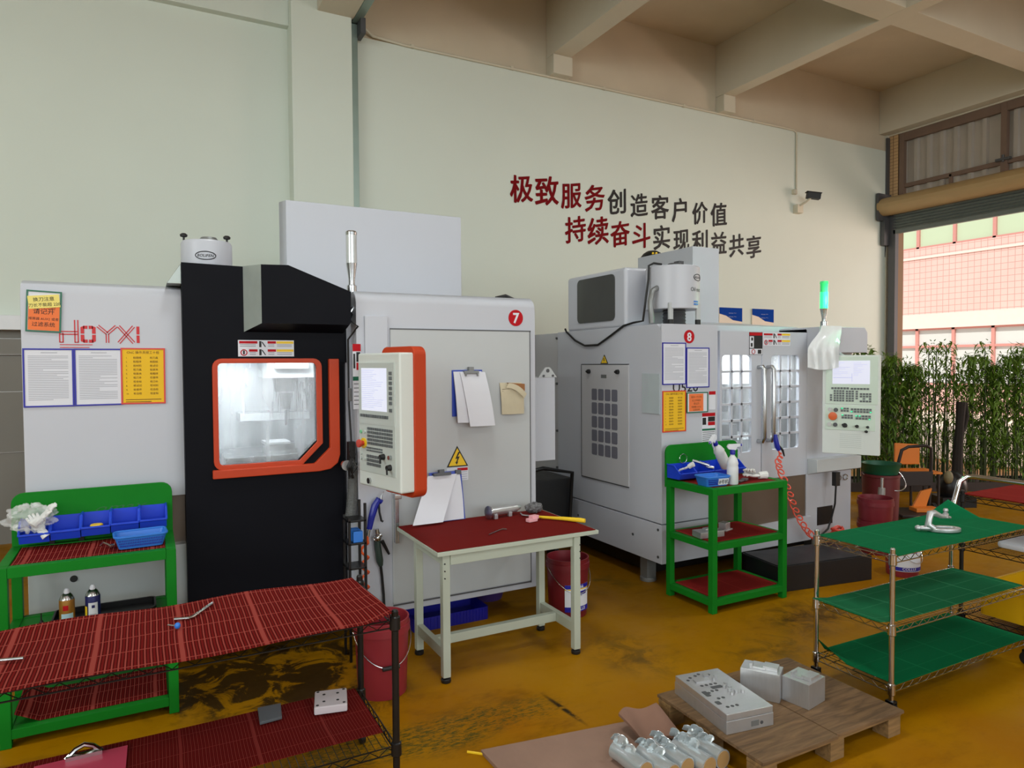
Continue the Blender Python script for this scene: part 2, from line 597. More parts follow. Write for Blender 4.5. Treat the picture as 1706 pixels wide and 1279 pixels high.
# corrugated sheet over the shutter, in a steel frame
m_corr = mat('corrugated_sheet', S(176, 168, 158), 0.55, 0.1, var=0.14, scale=3)
m_frame_br = mat('rusty_frame', S(120, 98, 84), 0.6, 0.0, var=0.15, scale=6)
t = thing('corrugated_panel', 'weathered grey corrugated sheet panel filling the wall above the roller shutter', 'panel', (12.5, 5.2, 4.75))
mb = MB()
prof = []
y = 2.0
while y < 8.08:
    prof += [(12.56, y), (12.56, y + 0.13), (12.515, y + 0.15), (12.515, y + 0.21), (12.56, y + 0.23)]
    y += 0.235
prof = prof[:]
back = [(12.585, yy) for _, yy in prof]
for i in range(len(prof) - 1):
    a, b = prof[i], prof[i + 1]
    mb.quad((a[0], a[1], 4.7), (b[0], b[1], 4.7), (b[0], b[1], 5.93), (a[0], a[1], 5.93))
    mb.quad((a[0] + 0.02, a[1], 4.7), (a[0] + 0.02, a[1], 5.93), (b[0] + 0.02, b[1], 5.93), (b[0] + 0.02, b[1], 4.7))
part('sheet', mb, m_corr, t, sharp=20)
mb = MB()
mb.box(12.45, 12.52, 2.0, 8.1, 5.80, 5.95)
mb.box(12.47, 12.53, 2.0, 8.1, 4.95, 5.02)
for yy in (8.0, 6.27, 4.5, 2.7):
    mb.box(12.44, 12.53, yy, yy + 0.09, 4.7, 5.93)
for yy in (7.15, 5.4):
    mb.box(12.47, 12.52, yy, yy + 0.05, 4.7, 5.0)
part('frame', mb, m_frame_br, t, 0.004)
mb = MB(); mb.box(12.40, 12.47, 6.20, 6.42, 5.0, 5.04).cyl((12.42, 6.31, 4.98), (12.42, 6.31, 5.09), 0.02)
part('latch', mb, m_greydk, t)

# roller shutter: drum cover, curtain end, side guide
m_roll = mat('ochre_shutter_cover', S(176, 148, 104), 0.5, 0.05, var=0.10, scale=3)
m_slat = mat('shutter_slats', S(110, 118, 114), 0.5, 0.1, var=0.12, scale=4)
t = thing('roller_shutter', 'rolled up metal roller shutter hanging over the wide doorway', 'shutter', (12.2, 5.0, 4.1))
t['kind'] = 'structure'
mb = MB()
cx, cz = 12.22, 4.60
for a in range(1):
    prof2 = [(cx + 0.19 * math.cos(q * PI / 8 + 0.2), cz + 0.165 * math.sin(q * PI / 8 + 0.2)) for q in range(16)]
    pts3 = [[(p[0], yy, p[1]) for p in prof2] for yy in (8.25, 2.0)]
    A = [mb.v(p) for p in pts3[0]]; B = [mb.v(p) for p in pts3[1]]
    for i in range(16):
        mb.f([A[i], A[(i + 1) % 16], B[(i + 1) % 16], B[i]])
    mb.f(A); mb.f(B[::-1])
part('drum_cover', mb, m_roll, t, sharp=25)
mb = MB()
for i in range(6):
    z1 = 4.47 - i * 0.052
    mb.prism([(12.36, z1), (12.33, z1 - 0.026), (12.36, z1 - 0.05), (12.40, z1 - 0.05), (12.40, z1)], 'y', 2.0, 8.12)
mb.box(12.34, 12.41, 2.0, 8.12, 4.10, 4.17)
part('slat_curtain', mb, m_slat, t, sharp=25)
mb = MB(); mb.box(12.34, 12.44, 8.08, 8.22, 0.0, 4.45).box(12.05, 12.43, 8.22, 8.27, 4.35, 4.85)
mb.box(12.2, 12.43, 8.2, 8.28, 3.9, 4.4)
part('side_guide', mb, m_greydk, t, 0.004)

# trunking, conduit, security camera
t = thing('cable_trunking', 'grey green metal cable trunking rising up the wall beside the pier', 'trunking', (2.235, 8.2, 2.0))
mb = MB(); mb.box(2.19, 2.285, 8.18, 8.3, 2.2, 5.76)
part('riser', mb, m_trunk, t, 0.004)
mb = MB(); mb.box(2.215, 2.315, 2.0, 8.25, 5.77, 5.87)
part('ceiling_run', mb, m_trunk, t, 0.004)
mb = MB(); mb.box(2.28, 2.34, 8.02, 8.24, 5.60, 5.78)
part('elbow', mb, m_greydk, t, 0.004)

mb = MB(); mb.tube([(2.36, 8.24, 5.78), (2.5, 8.27, 5.705), (2.9, 8.28, 5.685), (9.85, 8.28, 5.69)], 0.016, 8)
mb.tube([(9.82, 8.28, 5.69), (9.91, 8.28, 5.66), (9.915, 8.28, 5.6), (9.92, 8.28, 4.66)], 0.014, 8)
for x in (3.0, 4.4, 5.9, 7.4, 8.9):
    mb.box(x - 0.02, x + 0.02, 8.262, 8.299, 5.67, 5.71)
solo('electrical_conduit', mb, m_pipe, 'thin cream conduit run along the top of the white wall and down to the camera', 'conduit')

t = thing('security_camera', 'small black and white security camera on the wall right of the slogan', 'camera', (9.95, 8.28, 4.45))
mb = MB(); mb.box(9.86, 10.0, 8.2, 8.3, 4.28, 4.42); mb.tube([(9.92, 8.22, 4.40), (9.93, 8.1, 4.44), (9.96, 8.02, 4.5)], 0.02, 8)
part('bracket', mb, m_pipe, t, 0.005)
mb = MB(); mb.X = Matrix.Translation((10.0, 8.0, 4.53)) @ rotz(-0.6) @ Matrix.Rotation(0.15, 4, 'Y')
mb.box(-0.11, 0.11, -0.055, 0.055, -0.05, 0.05).box(-0.13, 0.12, -0.065, 0.065, 0.045, 0.06)
part('housing', mb, m_black, t, 0.008)
mb = MB(); mb.box(9.82, 9.9, 8.24, 8.3, 4.6, 4.68)
part('junction_box', mb, m_pipe, t, 0.005)

# slogan: every character its own piece on the wall, raised a little
L1, L2 = '极致服务创造客户价值', '持续奋斗实现利益共享'
t = thing('wall_slogan', 'two-line Chinese brush slogan in red and black on the white wall', 'slogan', (6.7, 8.3, 3.4))
def slogan(mb, chars, xs, zs, size):
    for ch, x, z in zip(chars, xs, zs):
        sc = size * random.uniform(0.94, 1.06)
        tl = random.uniform(0.05, 0.13)
        for k, (dx, dz, bl) in enumerate(((0, 0, 0), (0.016, 0.014, 0.02), (-0.014, -0.012, -0.02), (0.010, -0.018, 0.012), (-0.018, 0.010, -0.012), (0.024, -0.004, 0.03))):
            mb.text(ch, face_y(x + dx * sc, 8.3, z + dz * sc) @ Matrix.Rotation(0.08 + bl, 4, 'Z'), sc, 0.0, 'CENTER', (0.08 + bl, tl), 0.003 + 0.0006 * k, 0.95)
x1 = [4.55 + (8.15 - 4.55) * i / 9 for i in range(10)]
x2 = [5.42 + (8.93 - 5.42) * i / 9 for i in range(10)]
mb = MB()
slogan(mb, L1[:4], x1[:4], [3.965] * 4, 0.40); slogan(mb, L2[:4], x2[:4], [3.49] * 4, 0.40)
part('red_lettering', mb, m_dred, t, sharp=None)
mb = MB()
slogan(mb, L1[4:], x1[4:], [3.955] * 6, 0.37); slogan(mb, L2[4:], x2[4:], [3.50] * 6, 0.37)
part('black_lettering', mb, m_ink, t, sharp=None)

m_posterblue = mat('poster_blue', S(28, 66, 150), 0.8, spec=0.0)
# two notice boards half hidden behind machine 8
for i, (x0, w, title, lab) in enumerate(((8.15, 0.5, '严格', 'blue-headed cream notice board behind the green-lit column, left of its pair'),
                                         (8.88, 0.5, '大', 'blue-headed cream notice board on the wall, right of its pair'))):
    t = thing('notice_board', lab, 'board', (x0 + w / 2, 8.29, 1.9))
    mb = MB(); mb.box(x0, x0 + w, 8.28, 8.30, 1.75, 2.62)
    part('board', mb, mat('notice_cream%d' % i, S(226, 214, 196), 0.6), t)
    mb = MB(); mb.prism([(x0, 2.62), (x0, 2.52), (x0 + 0.15, 2.49), (x0 + 0.3, 2.42), (x0 + w, 2.40), (x0 + w, 2.62)], 'y', 8.274, 8.279)
    mb.use(1)
    for r in range(2):
        mb.text('—— ····', face_y(x0 + 0.2, 8.274, 2.52 - r * 0.06), 0.05)
    mb.use(2).text(title[0], face_y(x0 + 0.25, 8.279, 2.23), 0.10)
    if len(title) > 1:
        mb.text(title[1], face_y(x0 + 0.25, 8.279, 2.08), 0.10).text('遵', face_y(x0 + 0.06, 8.279, 2.08), 0.10)
    part('header', mb, [m_posterblue, m_paper, m_ink], t, sharp=None)

# ------------------------------------------------------------------ outside
m_pave = mat('yard_paving', S(226, 208, 190), 0.8, var=0.08, scale=1.0)
mb = MB(); mb.box(12.4, 40, -20, 40, -0.12, -0.01)
struct('ground_outside', mb, m_pave)
m_tile = grid_mat('pink_facade_tiles', S(224, 184, 176), S(186, 146, 138), (0.20, 0.20), 0.09)
m_band = mat('pink_render', S(234, 208, 200), 0.7)
m_mull = mat('pink_window_frame', S(196, 138, 130), 0.5)
m_glassw = mat('pale_green_window_glass', S(184, 202, 172), 0.12, var=0.06, scale=0.6)
m_glassl = mat('pale_window_glass', S(200, 206, 204), 0.12, var=0.08, scale=0.6)
t = thing('office_building', 'pink tiled office building with pale green window bands across the yard', 'building', (24.5, 14, 0))
mb = MB(); mb.box(24, 26, 2, 30, -0.1, 0.9).box(24, 26, 2, 30, 3.35, 5.65).box(24, 26, 2, 30, 7.4, 9.0)
part('wall', mb, m_tile, t)
mb = MB(); mb.box(23.95, 26, 2, 30, 2.85, 3.35).box(23.97, 26, 2, 30, 5.28, 5.36)
part('ledge', mb, m_band, t)
for (z0, z1) in ((0.9, 2.85), (5.65, 7.4)):
    mb = MB(); mb.box(24.1, 25.9, 2, 30, z0, z1)
    w = part('window', mb, m_glassw if z0 > 2 else m_glassl, t)
    mb = MB()
    y = 2.5
    while y < 30:
        mb.box(24.02, 24.12, y - 0.05, y + 0.05, z0, z1); y += 1.24
    mb.box(24.03, 24.11, 2, 30, z0 + 1.28, z0 + 1.36).box(24.02, 24.12, 2, 30, z0 - 0.02, z0 + 0.06).box(24.02, 24.12, 2, 30, z1 - 0.06, z1 + 0.02)
    part('mullion', mb, m_mull, w)
# ================================================================== machine 7
def holder(name, label, x0, x1, z0, z1, y, mframe, group, tilt=0.0, fill=None):
    """document pocket with a coloured frame on a surface that faces -y"""
    t = thing(name, label, 'notice', ((x0 + x1) / 2, y - 0.0008, (z0 + z1) / 2), 0, group)
    t.rotation_euler = (0, tilt, 0)
    w, h = (x1 - x0) / 2, (z1 - z0) / 2
    mb = MB(); b = 0.008
    mb.ring([(-w, -h), (w, -h), (w, h), (-w, h)], [(-w + b, -h + b), (w - b, -h + b), (w - b, h - b), (-w + b, h - b)], 'y', -0.006, 0.0)
    part('frame', mb, mframe, t, local=True)
    mb = MB(); mb.box(-w + b, w - b, -0.0035, 0.0, -h + b, h - b)
    mb.use(1)
    fill(mb, w, h)
    return t, mb

def lines(mb, w, h, n, y=-0.0038, seed=1, head=True):
    rr = random.Random(seed)
    if head:
        mb.box(-w * 0.3, w * 0.35, y - 0.0003, y, h * 0.84, h * 0.87)
    for i in range(n):
        z = h * 0.74 - i * (h * 1.55 / n)
        x1 = w * 0.78 if rr.random() < 0.7 else w * rr.uniform(-0.3, 0.6)
        mb.box(-w * 0.80, x1, y - 0.0003, y, z - h * 0.011, z + h * 0.011)

m_hblue = mat('holder_blue', S(24, 24, 150), 0.4)
m_hred = mat('holder_red', S(206, 54, 40), 0.4)
m_hgreen = mat('holder_green', S(20, 100, 74), 0.4)
m_ypaper = mat('yellow_paper', S(232, 184, 24), 0.7)
m_opaper = mat('orange_paper', S(232, 118, 60), 0.7)
m_ynote = mat('pale_yellow_note', S(232, 216, 120), 0.7)
m_dimink = mat('brown_ink', S(96, 60, 20), 0.7)

def white_doc(label, x0, x1, z0, z1, y, seed, group=None, tilt=0.0):
    def fill(mb, w, h): lines(mb, w, h, 26, seed=seed)
    t, mb = holder('document_holder', label, x0, x1, z0, z1, y, m_hblue, group, tilt, fill)
    part('sheet', mb, [m_paper, m_inkgrey], t, local=True, sharp=None)

def checklist(label, x0, x1, z0, z1, y, tilt=0.0):
    def fill(mb, w, h):
        F = lambda x, z: face_y(x, -0.0038, z)
        mb.text('CNC 操作员报工十检', F(0, h * 0.80), w * 0.155, 0.0, 'CENTER')
        rows = ['检图纸', '检程序', '检材料', '检刀具', '检装夹', '检刀补', '检坐标', '检试切', '检首件', '检自检']
        for i, r in enumerate(rows):
            z = h * 0.62 - i * h * 0.142
            mb.text('%d.' % (i + 1), F(-w * 0.78, z), w * 0.11)
            mb.text(r, F(-w * 0.45, z), w * 0.125, 0.004)
            mb.text(rows[(i * 7 + 3) % 10], F(w * 0.3, z), w * 0.125, 0.004)
        for z, x1 in ((-h * 0.84, w * 0.8), (-h * 0.92, w * 0.35)):
            mb.box(-w * 0.8, x1, -0.0042, -0.0038, z - h * 0.012, z + h * 0.012)
    t, mb = holder('checklist_board', label, x0, x1, z0, z1, y, m_hred, None, tilt, fill)
    part('sheet', mb, [m_ypaper, m_dimink], t, local=True, sharp=None)

t7 = thing('machining_centre', 'large white and charcoal machining centre marked with a red 7', 'machine', (0.95, 5.4, 0))
YL, YD, YP = 4.40, 4.30, 4.20
# --- left enclosure
mb = MB()
mb.prism([(YL, 1.0), (YL, 2.13), (YL + 0.03, 2.185), (YL + 0.09, 2.205), (6.6, 2.205), (6.6, 1.0)], 'x', -0.578, 0.19)
part('left_enclosure', mb, m_white, t7, 0.004)
mb = MB(); mb.box(-0.56, 0.19, YL + 0.05, 6.5, 0.6, 1.0)
part('splash_panel', mb, m_brown, t7)
mb = MB(); mb.box(-0.575, 0.19, YL - 0.02, 6.5, 0.12, 0.72)
part('coolant_tank', mb, m_white2, t7, 0.004)
mb = MB(); mb.cyl((-0.37, YL - 0.025, 0.60), (-0.37, YL + 0.0, 0.60), 0.018)
part('tank_plug', mb, m_black, t7)
for x in (-0.45, 0.9, 1.7):
    for y in (4.62, 6.0):
        mb = MB(); mb.cyl((x, y, 0), (x, y, 0.03), 0.05).cyl((x, y, 0.03), (x, y, 0.17), 0.022)
        part('levelling_foot', mb, m_greydk, t7)

m_palegrey = mat('pale_grey_sheet', S(164, 174, 170), 0.35, 0.25, var=0.16, scale=9)  # pale blotchy grey for the gusset and the hood flank
mb = MB(); mb.box(-0.3, 1.95, 4.65, 6.3, 0.03, 0.19)  # black block added to keep light out from under the machine
part('shade_block', mb, m_blackm, t7)
# --- charcoal door column with the window opening
mb = MB()
X0, X1 = 0.182, 1.105
wx0, wx1, wz0, wz1 = 0.359, 0.914, 1.170, 1.758
def P2(l): return l
top = [(X0, wz1), (X1, wz1), (X1, 2.19), (0.80, 2.315), (X0, 2.325)]
mb.prism(top[::-1], 'y', YD, YD + 0.06)
mb.prism([(X0, 0.10), (X1 - 0.02, 0.10), (X1 - 0.02, wz0), (X0, wz0)][::-1], 'y', YD, YD + 0.06)
mb.prism([(X0, wz0), (wx0, wz0), (wx0, wz1), (X0, wz1)][::-1], 'y', YD, YD + 0.06)
mb.prism([(wx1, wz0), (X1 - 0.02, wz0), (X1 - 0.02, wz1), (wx1, wz1)][::-1], 'y', YD, YD + 0.06)
mb.prism([(wx1 - 0.115, wz0), (wx1, wz0), (wx1, wz0 + 0.115)][::-1], 'y', YD, YD + 0.06)
mb.prism([(YD + 0.06, 0.1), (YD + 0.25, 0.1), (YD + 0.25, 2.325), (YD + 0.06, 2.325)], 'x', X0, X0 + 0.04)
mb.box(X1 - 0.06, X1 - 0.02, YD + 0.06, YD + 0.25, 0.1, 2.18)
part('door', mb, m_dark, t7)
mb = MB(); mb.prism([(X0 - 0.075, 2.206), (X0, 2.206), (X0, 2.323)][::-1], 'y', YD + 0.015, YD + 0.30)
part('corner_gusset', mb, m_palegrey, t7, 0.003, label='pale metal corner gusset')
# projecting hood with its left flank in pale grey
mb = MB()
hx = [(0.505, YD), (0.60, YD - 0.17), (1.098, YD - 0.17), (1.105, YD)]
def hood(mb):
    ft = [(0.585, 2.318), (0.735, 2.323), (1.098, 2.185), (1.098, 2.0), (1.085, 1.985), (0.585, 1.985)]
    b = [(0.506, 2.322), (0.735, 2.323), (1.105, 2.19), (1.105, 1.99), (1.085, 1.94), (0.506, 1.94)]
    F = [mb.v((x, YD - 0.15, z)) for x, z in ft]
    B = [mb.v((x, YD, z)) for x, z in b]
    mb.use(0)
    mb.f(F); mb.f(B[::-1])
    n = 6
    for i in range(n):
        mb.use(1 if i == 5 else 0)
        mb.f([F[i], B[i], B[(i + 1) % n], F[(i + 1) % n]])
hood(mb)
part('door_hood', mb, [m_dark, m_palegrey], t7, 0.0, label='charcoal hood with a pale flank over the window')
# orange window surround and handle bar
mb = MB()
mb.ring(rrect(0.330, 0.948, 1.140, 1.785, 0.05, 4, 0.125), rrect(wx0, wx1, wz0, wz1, 0.025, 4, 0.105), 'y', YD - 0.018, YD)
part('window_surround', mb, m_orange, t7, 0.003, label='orange window surround')
mb = MB()
mb.prism([(0.322, 1.095), (0.925, 1.095), (0.99, 1.105), (1.035, 1.14), (1.05, 1.19), (1.05, 1.782), (0.988, 1.782), (0.988, 1.235), (0.895, 1.145), (0.322, 1.145)][::-1], 'y', YD - 0.035, YD)
part('handle_bar', mb, m_orange, t7, 0.006, label='orange door handle bar')
# wet window pane
def pane_material():
    m, nt, p, N, L = nodes_of('wet_window_pane')
    out = N['Material Output']
    tr = N.new('ShaderNodeBsdfTransparent'); tr.inputs[0].default_value = (0.93, 0.95, 0.95, 1)
    p.inputs['Base Color'].default_value = (0.88, 0.90, 0.90, 1); p.inputs['Roughness'].default_value = 0.25
    p.inputs['Transmission Weight'].default_value = 0.0
    tl = N.new('ShaderNodeBsdfTranslucent'); tl.inputs[0].default_value = (0.95, 0.96, 0.97, 1)
    tc = N.new('ShaderNodeTexCoord'); mp = N.new('ShaderNodeMapping'); mp.inputs['Scale'].default_value = (14, 1, 2)
    L.new(tc.outputs['Object'], mp.inputs[0])
    nz = N.new('ShaderNodeTexNoise'); nz.inputs['Scale'].default_value = 1.0; nz.inputs['Detail'].default_value = 6
    L.new(mp.outputs[0], nz.inputs['Vector'])
    mr = N.new('ShaderNodeMapRange'); mr.inputs['From Min'].default_value = 0.35; mr.inputs['From Max'].default_value = 0.7
    mr.inputs['To Min'].default_value = 0.08; mr.inputs['To Max'].default_value = 0.26
    L.new(nz.outputs['Fac'], mr.inputs['Value'])
    m1 = N.new('ShaderNodeMixShader'); L.new(mr.outputs['Result'], m1.inputs[0]); L.new(tr.outputs[0], m1.inputs[1]); L.new(tl.outputs[0], m1.inputs[2])
    m2 = N.new('ShaderNodeMixShader'); m2.inputs[0].default_value = 0.06; L.new(m1.outputs[0], m2.inputs[1]); L.new(p.outputs[0], m2.inputs[2])
    L.new(m2.outputs[0], out.inputs['Surface'])
    return m
m_pane = pane_material()
mb = MB(); mb.prism(rrect(wx0 - 0.004, wx1 + 0.004, wz0 - 0.004, wz1 + 0.004, 0.025, 4, 0.105)[::-1], 'y', YD + 0.012, YD + 0.018)
part('window_pane', mb, m_pane, t7, sharp=None)
# working chamber behind the pane
m_chamber = mat('chamber_sheet', S(206, 210, 214), 0.35, 0.3, var=0.05)
mb = MB()
cx0, cx1, cy0, cy1, cz0, cz1 = 0.22, 1.04, 4.42, 5.25, 0.95, 1.95
mb.box(cx0 - 0.02, cx0, cy0, cy1, cz0, cz1).box(cx1, cx1 + 0.02, cy0, cy1, cz0, cz1).box(cx0, cx1, cy1, cy1 + 0.02, cz0, cz1)
mb.box(cx0, cx1, cy0, cy1, cz1, cz1 + 0.02).box(cx0, cx1, cy0, cy1, cz0 - 0.02, cz0)
part('work_chamber', mb, m_chamber, t7)
mb = MB(); mb.box(0.70, 1.0, 4.75, 5.2, 1.66, 1.93).box(0.74, 0.96, 4.72, 4.75, 1.72, 1.9)
mb.use(1).cyl((0.84, 4.92, 1.66), (0.84, 4.92, 1.56), 0.085, 0.07, 20).cyl((0.84, 4.92, 1.56), (0.84, 4.92, 1.44), 0.045, 0.03, 16).cyl((0.84, 4.92, 1.44), (0.84, 4.92, 1.33), 0.008)
mb.use(2).box(0.84, 0.95, 4.712, 4.72, 1.83, 1.86)
part('spindle_head', mb, [m_white2, m_greydk, m_red], t7, 0.004)
mb = MB(); mb.box(0.42, 1.02, 4.6, 5.15, 1.12, 1.17).box(0.68, 0.88, 4.7, 4.9, 1.17, 1.23)
mb.use(1).box(0.66, 0.82, 4.62, 4.82, 1.23, 1.25).box(0.55, 1.02, 5.0, 5.2, 1.36, 1.42)
part('work_table', mb, [m_steel, m_chamber], t7, 0.004)
mb = MB()
rr = random.Random(3)
for i in range(46):                                                  # coolant streams under the spindle
    x = rr.uniform(0.72, 0.99); y = rr.uniform(4.74, 4.86); z = rr.uniform(1.50, 1.66)
    mb.tube([(x, y, z), (x + rr.uniform(-.006, .006), y, z - rr.uniform(.05, .2))], [0.004, 0.001], 5)
part('coolant_stream', mb, m_greydk, t7)
mb = MB(); mb.box(0.3, 0.95, 4.5, 4.56, 1.91, 1.945)
part('chamber_lamp', mb, mat('chamber_lamp_glow', S(240, 245, 250), 0.5, emit=(0.95, 0.98, 1, 1), estr=5.0), t7)
la = area_light('chamber_light', (0.6, 4.6, 1.90), (0.6, 4.95, 1.2), 0.7, 0.1, 11.0, (0.95, 0.98, 1.0))
la.parent = t7; la.location = Vector((0.6, 4.6, 1.90)) - _loc[t7.name]

# --- sticker strip over the window
def warn_strip(mb, x0, x1, z0, z1, y):
    """white warning strip with red and yellow headed cells; materials 0 white 1 red 2 yellow 3 ink"""
    w, h = x1 - x0, z1 - z0
    mb.use(0).box(x0, x1, y - 0.002, y, z0, z1)
    for r in range(2):
        zt = z1 - h * (0.06 + 0.5 * r); zb = zt - h * 0.15
        for a, b, c in ((0.02, 0.34, 1), (0.52, 0.67, 1), (0.68, 0.99, 2)):
            if r and a == 0.02: a = 0.19
            mb.use(c).box(x0 + a * w, x0 + b * w, y - 0.003, y - 0.002, zb, zt)
            mb.use(3)
            for q in range(2):
                z = zb - h * (0.07 + 0.1 * q)
                mb.box(x0 + (a + 0.01) * w, x0 + (b - 0.03) * w, y - 0.0026, y - 0.002, z - h * 0.012, z + h * 0.012)
        mb.use(3).box(x0 + 0.37 * w, x0 + 0.41 * w, y - 0.003, y - 0.002, zb - h * 0.22, zt)
        mb.tube([(x0 + 0.42 * w, y - 0.003, zt - h * 0.05), (x0 + 0.46 * w, y - 0.003, zb - h * 0.1), (x0 + 0.48 * w, y - 0.003, zb - h * 0.2)], h * 0.03, 5)
    mb.use(1)
    mb.tube([(x0 + w * 0.10 + h * 0.17 * math.cos(a * PI / 8), y - 0.003, z0 + h * 0.24 + h * 0.17 * math.sin(a * PI / 8)) for a in range(16)], h * 0.03, 5, closed=True)
    mb.use(3).box(x0 + w * 0.085, x0 + w * 0.115, y - 0.003, y - 0.002, z0 + h * 0.13, z0 + h * 0.36)
mb = MB(); warn_strip(mb, 0.472, 0.787, 1.797, 1.893, YD)
part('warning_strip', mb, [m_paper, m_red, m_yel, m_ink], t7, sharp=None)

# --- right housing with the electrical door
XR = 2.405
mb = MB()
mb.prism([(YP, 0.17), (YP, 2.13), (YP + 0.02, 2.17), (YP + 0.06, 2.20), (6.3, 2.20), (6.3, 0.17)], 'x', 1.14, XR)
part('right_housing', mb, m_white, t7, 0.006)
mb = MB(); mb.box(1.353, 2.355, YP - 0.012, YP + 0.01, 0.225, 1.968)
part('electrical_door', mb, m_white2, t7, 0.003)
mb = MB(); mb.box(1.35, 2.362, YP - 0.0135, YP - 0.010, 1.964, 1.972).box(2.352, 2.358, YP - 0.0135, YP - 0.010, 0.21, 1.968).box(1.353, 2.358, YP - 0.0135, YP - 0.010, 0.212, 0.220)
part('door_gap', mb, m_greydk, t7)
mb = MB(); mb.box(1.36, 1.385, YP - 0.05, YP - 0.012, 0.62, 0.92).box(1.355, 1.40, YP - 0.06, YP - 0.012, 0.9, 0.93)
part('door_latch', mb, m_steel, t7, 0.003)
mb = MB(); mb.box(1.19, 1.335, YP - 0.02, YP, 1.72, 2.045)
part('hinge_cover', mb, m_white, t7, 0.004)
mb = MB(); mb.box(1.10, 1.15, YP + 0.12, YP + 0.5, 0.2, 2.2)
part('door_post', mb, m_white, t7, 0.004)
# number 7
mb = MB(); mb.cyl((2.251, YP, 2.058), (2.251, YP - 0.003, 2.058), 0.056, n=32)
mb.use(1).text('7', face_y(2.251, YP - 0.003, 2.025), 0.095, 0.03, 'CENTER')
part('number_badge', mb, [m_red, m_paper], t7, sharp=None, label='red round badge with a white 7')
# electric hazard triangle and its text plate
mb = MB()
mb.use(0).prism([(1.725, 1.068), (1.878, 1.068), (1.80, 1.205)][::-1], 'y', YP - 0.0145, YP - 0.012)
mb.use(1).prism([(1.738, 1.075), (1.865, 1.075), (1.80, 1.190)][::-1], 'y', YP - 0.016, YP - 0.0145)
mb.use(0).prism([(1.807, 1.165), (1.785, 1.12), (1.80, 1.122), (1.790, 1.098), (1.783, 1.10), (1.795, 1.082), (1.806, 1.102), (1.799, 1.100), (1.816, 1.135), (1.801, 1.134), (1.82, 1.165)], 'y', YP - 0.0175, YP - 0.016)
mb.use(2).box(1.725, 1.878, YP - 0.0145, YP - 0.012, 0.975, 1.062)
mb.use(3).box(1.80, 1.874, YP - 0.016, YP - 0.0145, 1.04, 1.058)
mb.use(4)
for z in (1.03, 1.015, 1.0, 0.985):
    mb.box(1.80, 1.87, YP - 0.0155, YP - 0.0145, z - 0.002, z + 0.002)
part('hazard_sign', mb, [m_ink, m_yel, m_paper, m_red, m_inkgrey], t7, sharp=None, label='yellow electric shock warning triangle')
# side warning strip on the post
def side_strip(mb, x0, x1, z1, y, s=1.0):
    mb.use(0).box(x0, x1, y - 0.002, y, z1 - 0.40 * s, z1)
    mb.use(1).box(x0, x1, y - 0.003, y - 0.002, z1 - 0.045 * s, z1)
    mb.use(3).box(x0 + (x1 - x0) * 0.45, x1 - 0.003, y - 0.003, y - 0.002, z1 - 0.11 * s, z1 - 0.05 * s)
    mb.use(1).box(x0 + (x1 - x0) * 0.45, x1 - 0.003, y - 0.003, y - 0.002, z1 - 0.16 * s, z1 - 0.115 * s)
    mb.use(3).box(x0 + 0.004, x0 + (x1 - x0) * 0.3, y - 0.003, y - 0.002, z1 - 0.15 * s, z1 - 0.06 * s)
    mb.use(4).box(x0, x1, y - 0.003, y - 0.002, z1 - 0.225 * s, z1 - 0.20 * s)
    mb.use(3)
    for i in range(6):
        z = z1 - (0.245 + 0.025 * i) * s
        mb.box(x0 + 0.005, x1 - 0.005, y - 0.0026, y - 0.002, z - 0.002, z + 0.002)
mb = MB(); side_strip(mb, 1.115, 1.165, 1.872, YP - 0.005)
part('warning_strip', mb, [m_paper, m_red, m_yel, m_ink, m_hgreen], t7, sharp=None)
# signal light (unlit)
mb = MB(); mb.lathe([(0.03, 2.19), (0.03, 2.24), (0.02, 2.245), (0.02, 2.28), (0.034, 2.38)], (1.15, 4.32, 0), 20)
mb.use(1).lathe([(0.033, 2.38), (0.033, 2.555)], (1.15, 4.32, 0), 20)
mb.use(0).lathe([(0.034, 2.555), (0.036, 2.572), (0.03, 2.58), (0, 2.583)], (1.15, 4.32, 0), 20)
m_lens = mat('clear_lamp_lens', S(205, 210, 212), 0.15, 0.25, var=0.05)
part('signal_light', mb, [m_steel, m_lens], t7, label='unlit clear signal light')
# cable loop on the far top corner
mb = MB(); mb.tube([(2.25, 4.5, 2.215), (2.33, 4.5, 2.235), (2.40, 4.5, 2.21), (2.455, 4.5, 2.13), (2.475, 4.5, 2.03), (2.46, 4.5, 1.95), (2.40, 4.5, 1.93)], 0.017, 8)
part('cable_loop', mb, m_black, t7)
# side box on the right
mb = MB(); mb.box(2.40, 2.70, 4.42, 4.95, 1.02, 1.64)
part('side_box', mb, m_white, t7, 0.004)
mb = MB(); mb.prism([(2.555, 1.64), (2.715, 1.64), (2.67, 1.70), (2.655, 1.715), (2.62, 1.715), (2.605, 1.70)][::-1], 'y', 4.42, 4.435)
mb.use(1).cyl((2.637, 4.421, 1.69), (2.637, 4.417, 1.69), 0.014).cyl((2.60, 4.421, 1.652), (2.60, 4.414, 1.652), 0.009).cyl((2.68, 4.421, 1.652), (2.68, 4.414, 1.652), 0.009)
part('lifting_lug', mb, [m_white2, m_greydk], t7)
# tall column cover behind
mb = MB(); mb.prism([(0.93, 5.6), (0.965, 5.5), (2.42, 5.5), (2.42, 6.7), (1.14, 6.7)], 'z', 2.19, 3.005)
part('column_cover', mb, m_white, t7, 0.006)
# centre roof behind the door
mb = MB(); mb.box(0.19, 1.14, 5.3, 6.6, 0.5, 2.19).box(0.19, 1.14, 4.6, 5.3, 2.0, 2.19).box(0.19, 1.14, 4.6, 5.3, 0.3, 0.9)
part('centre_enclosure', mb, m_white, t7)
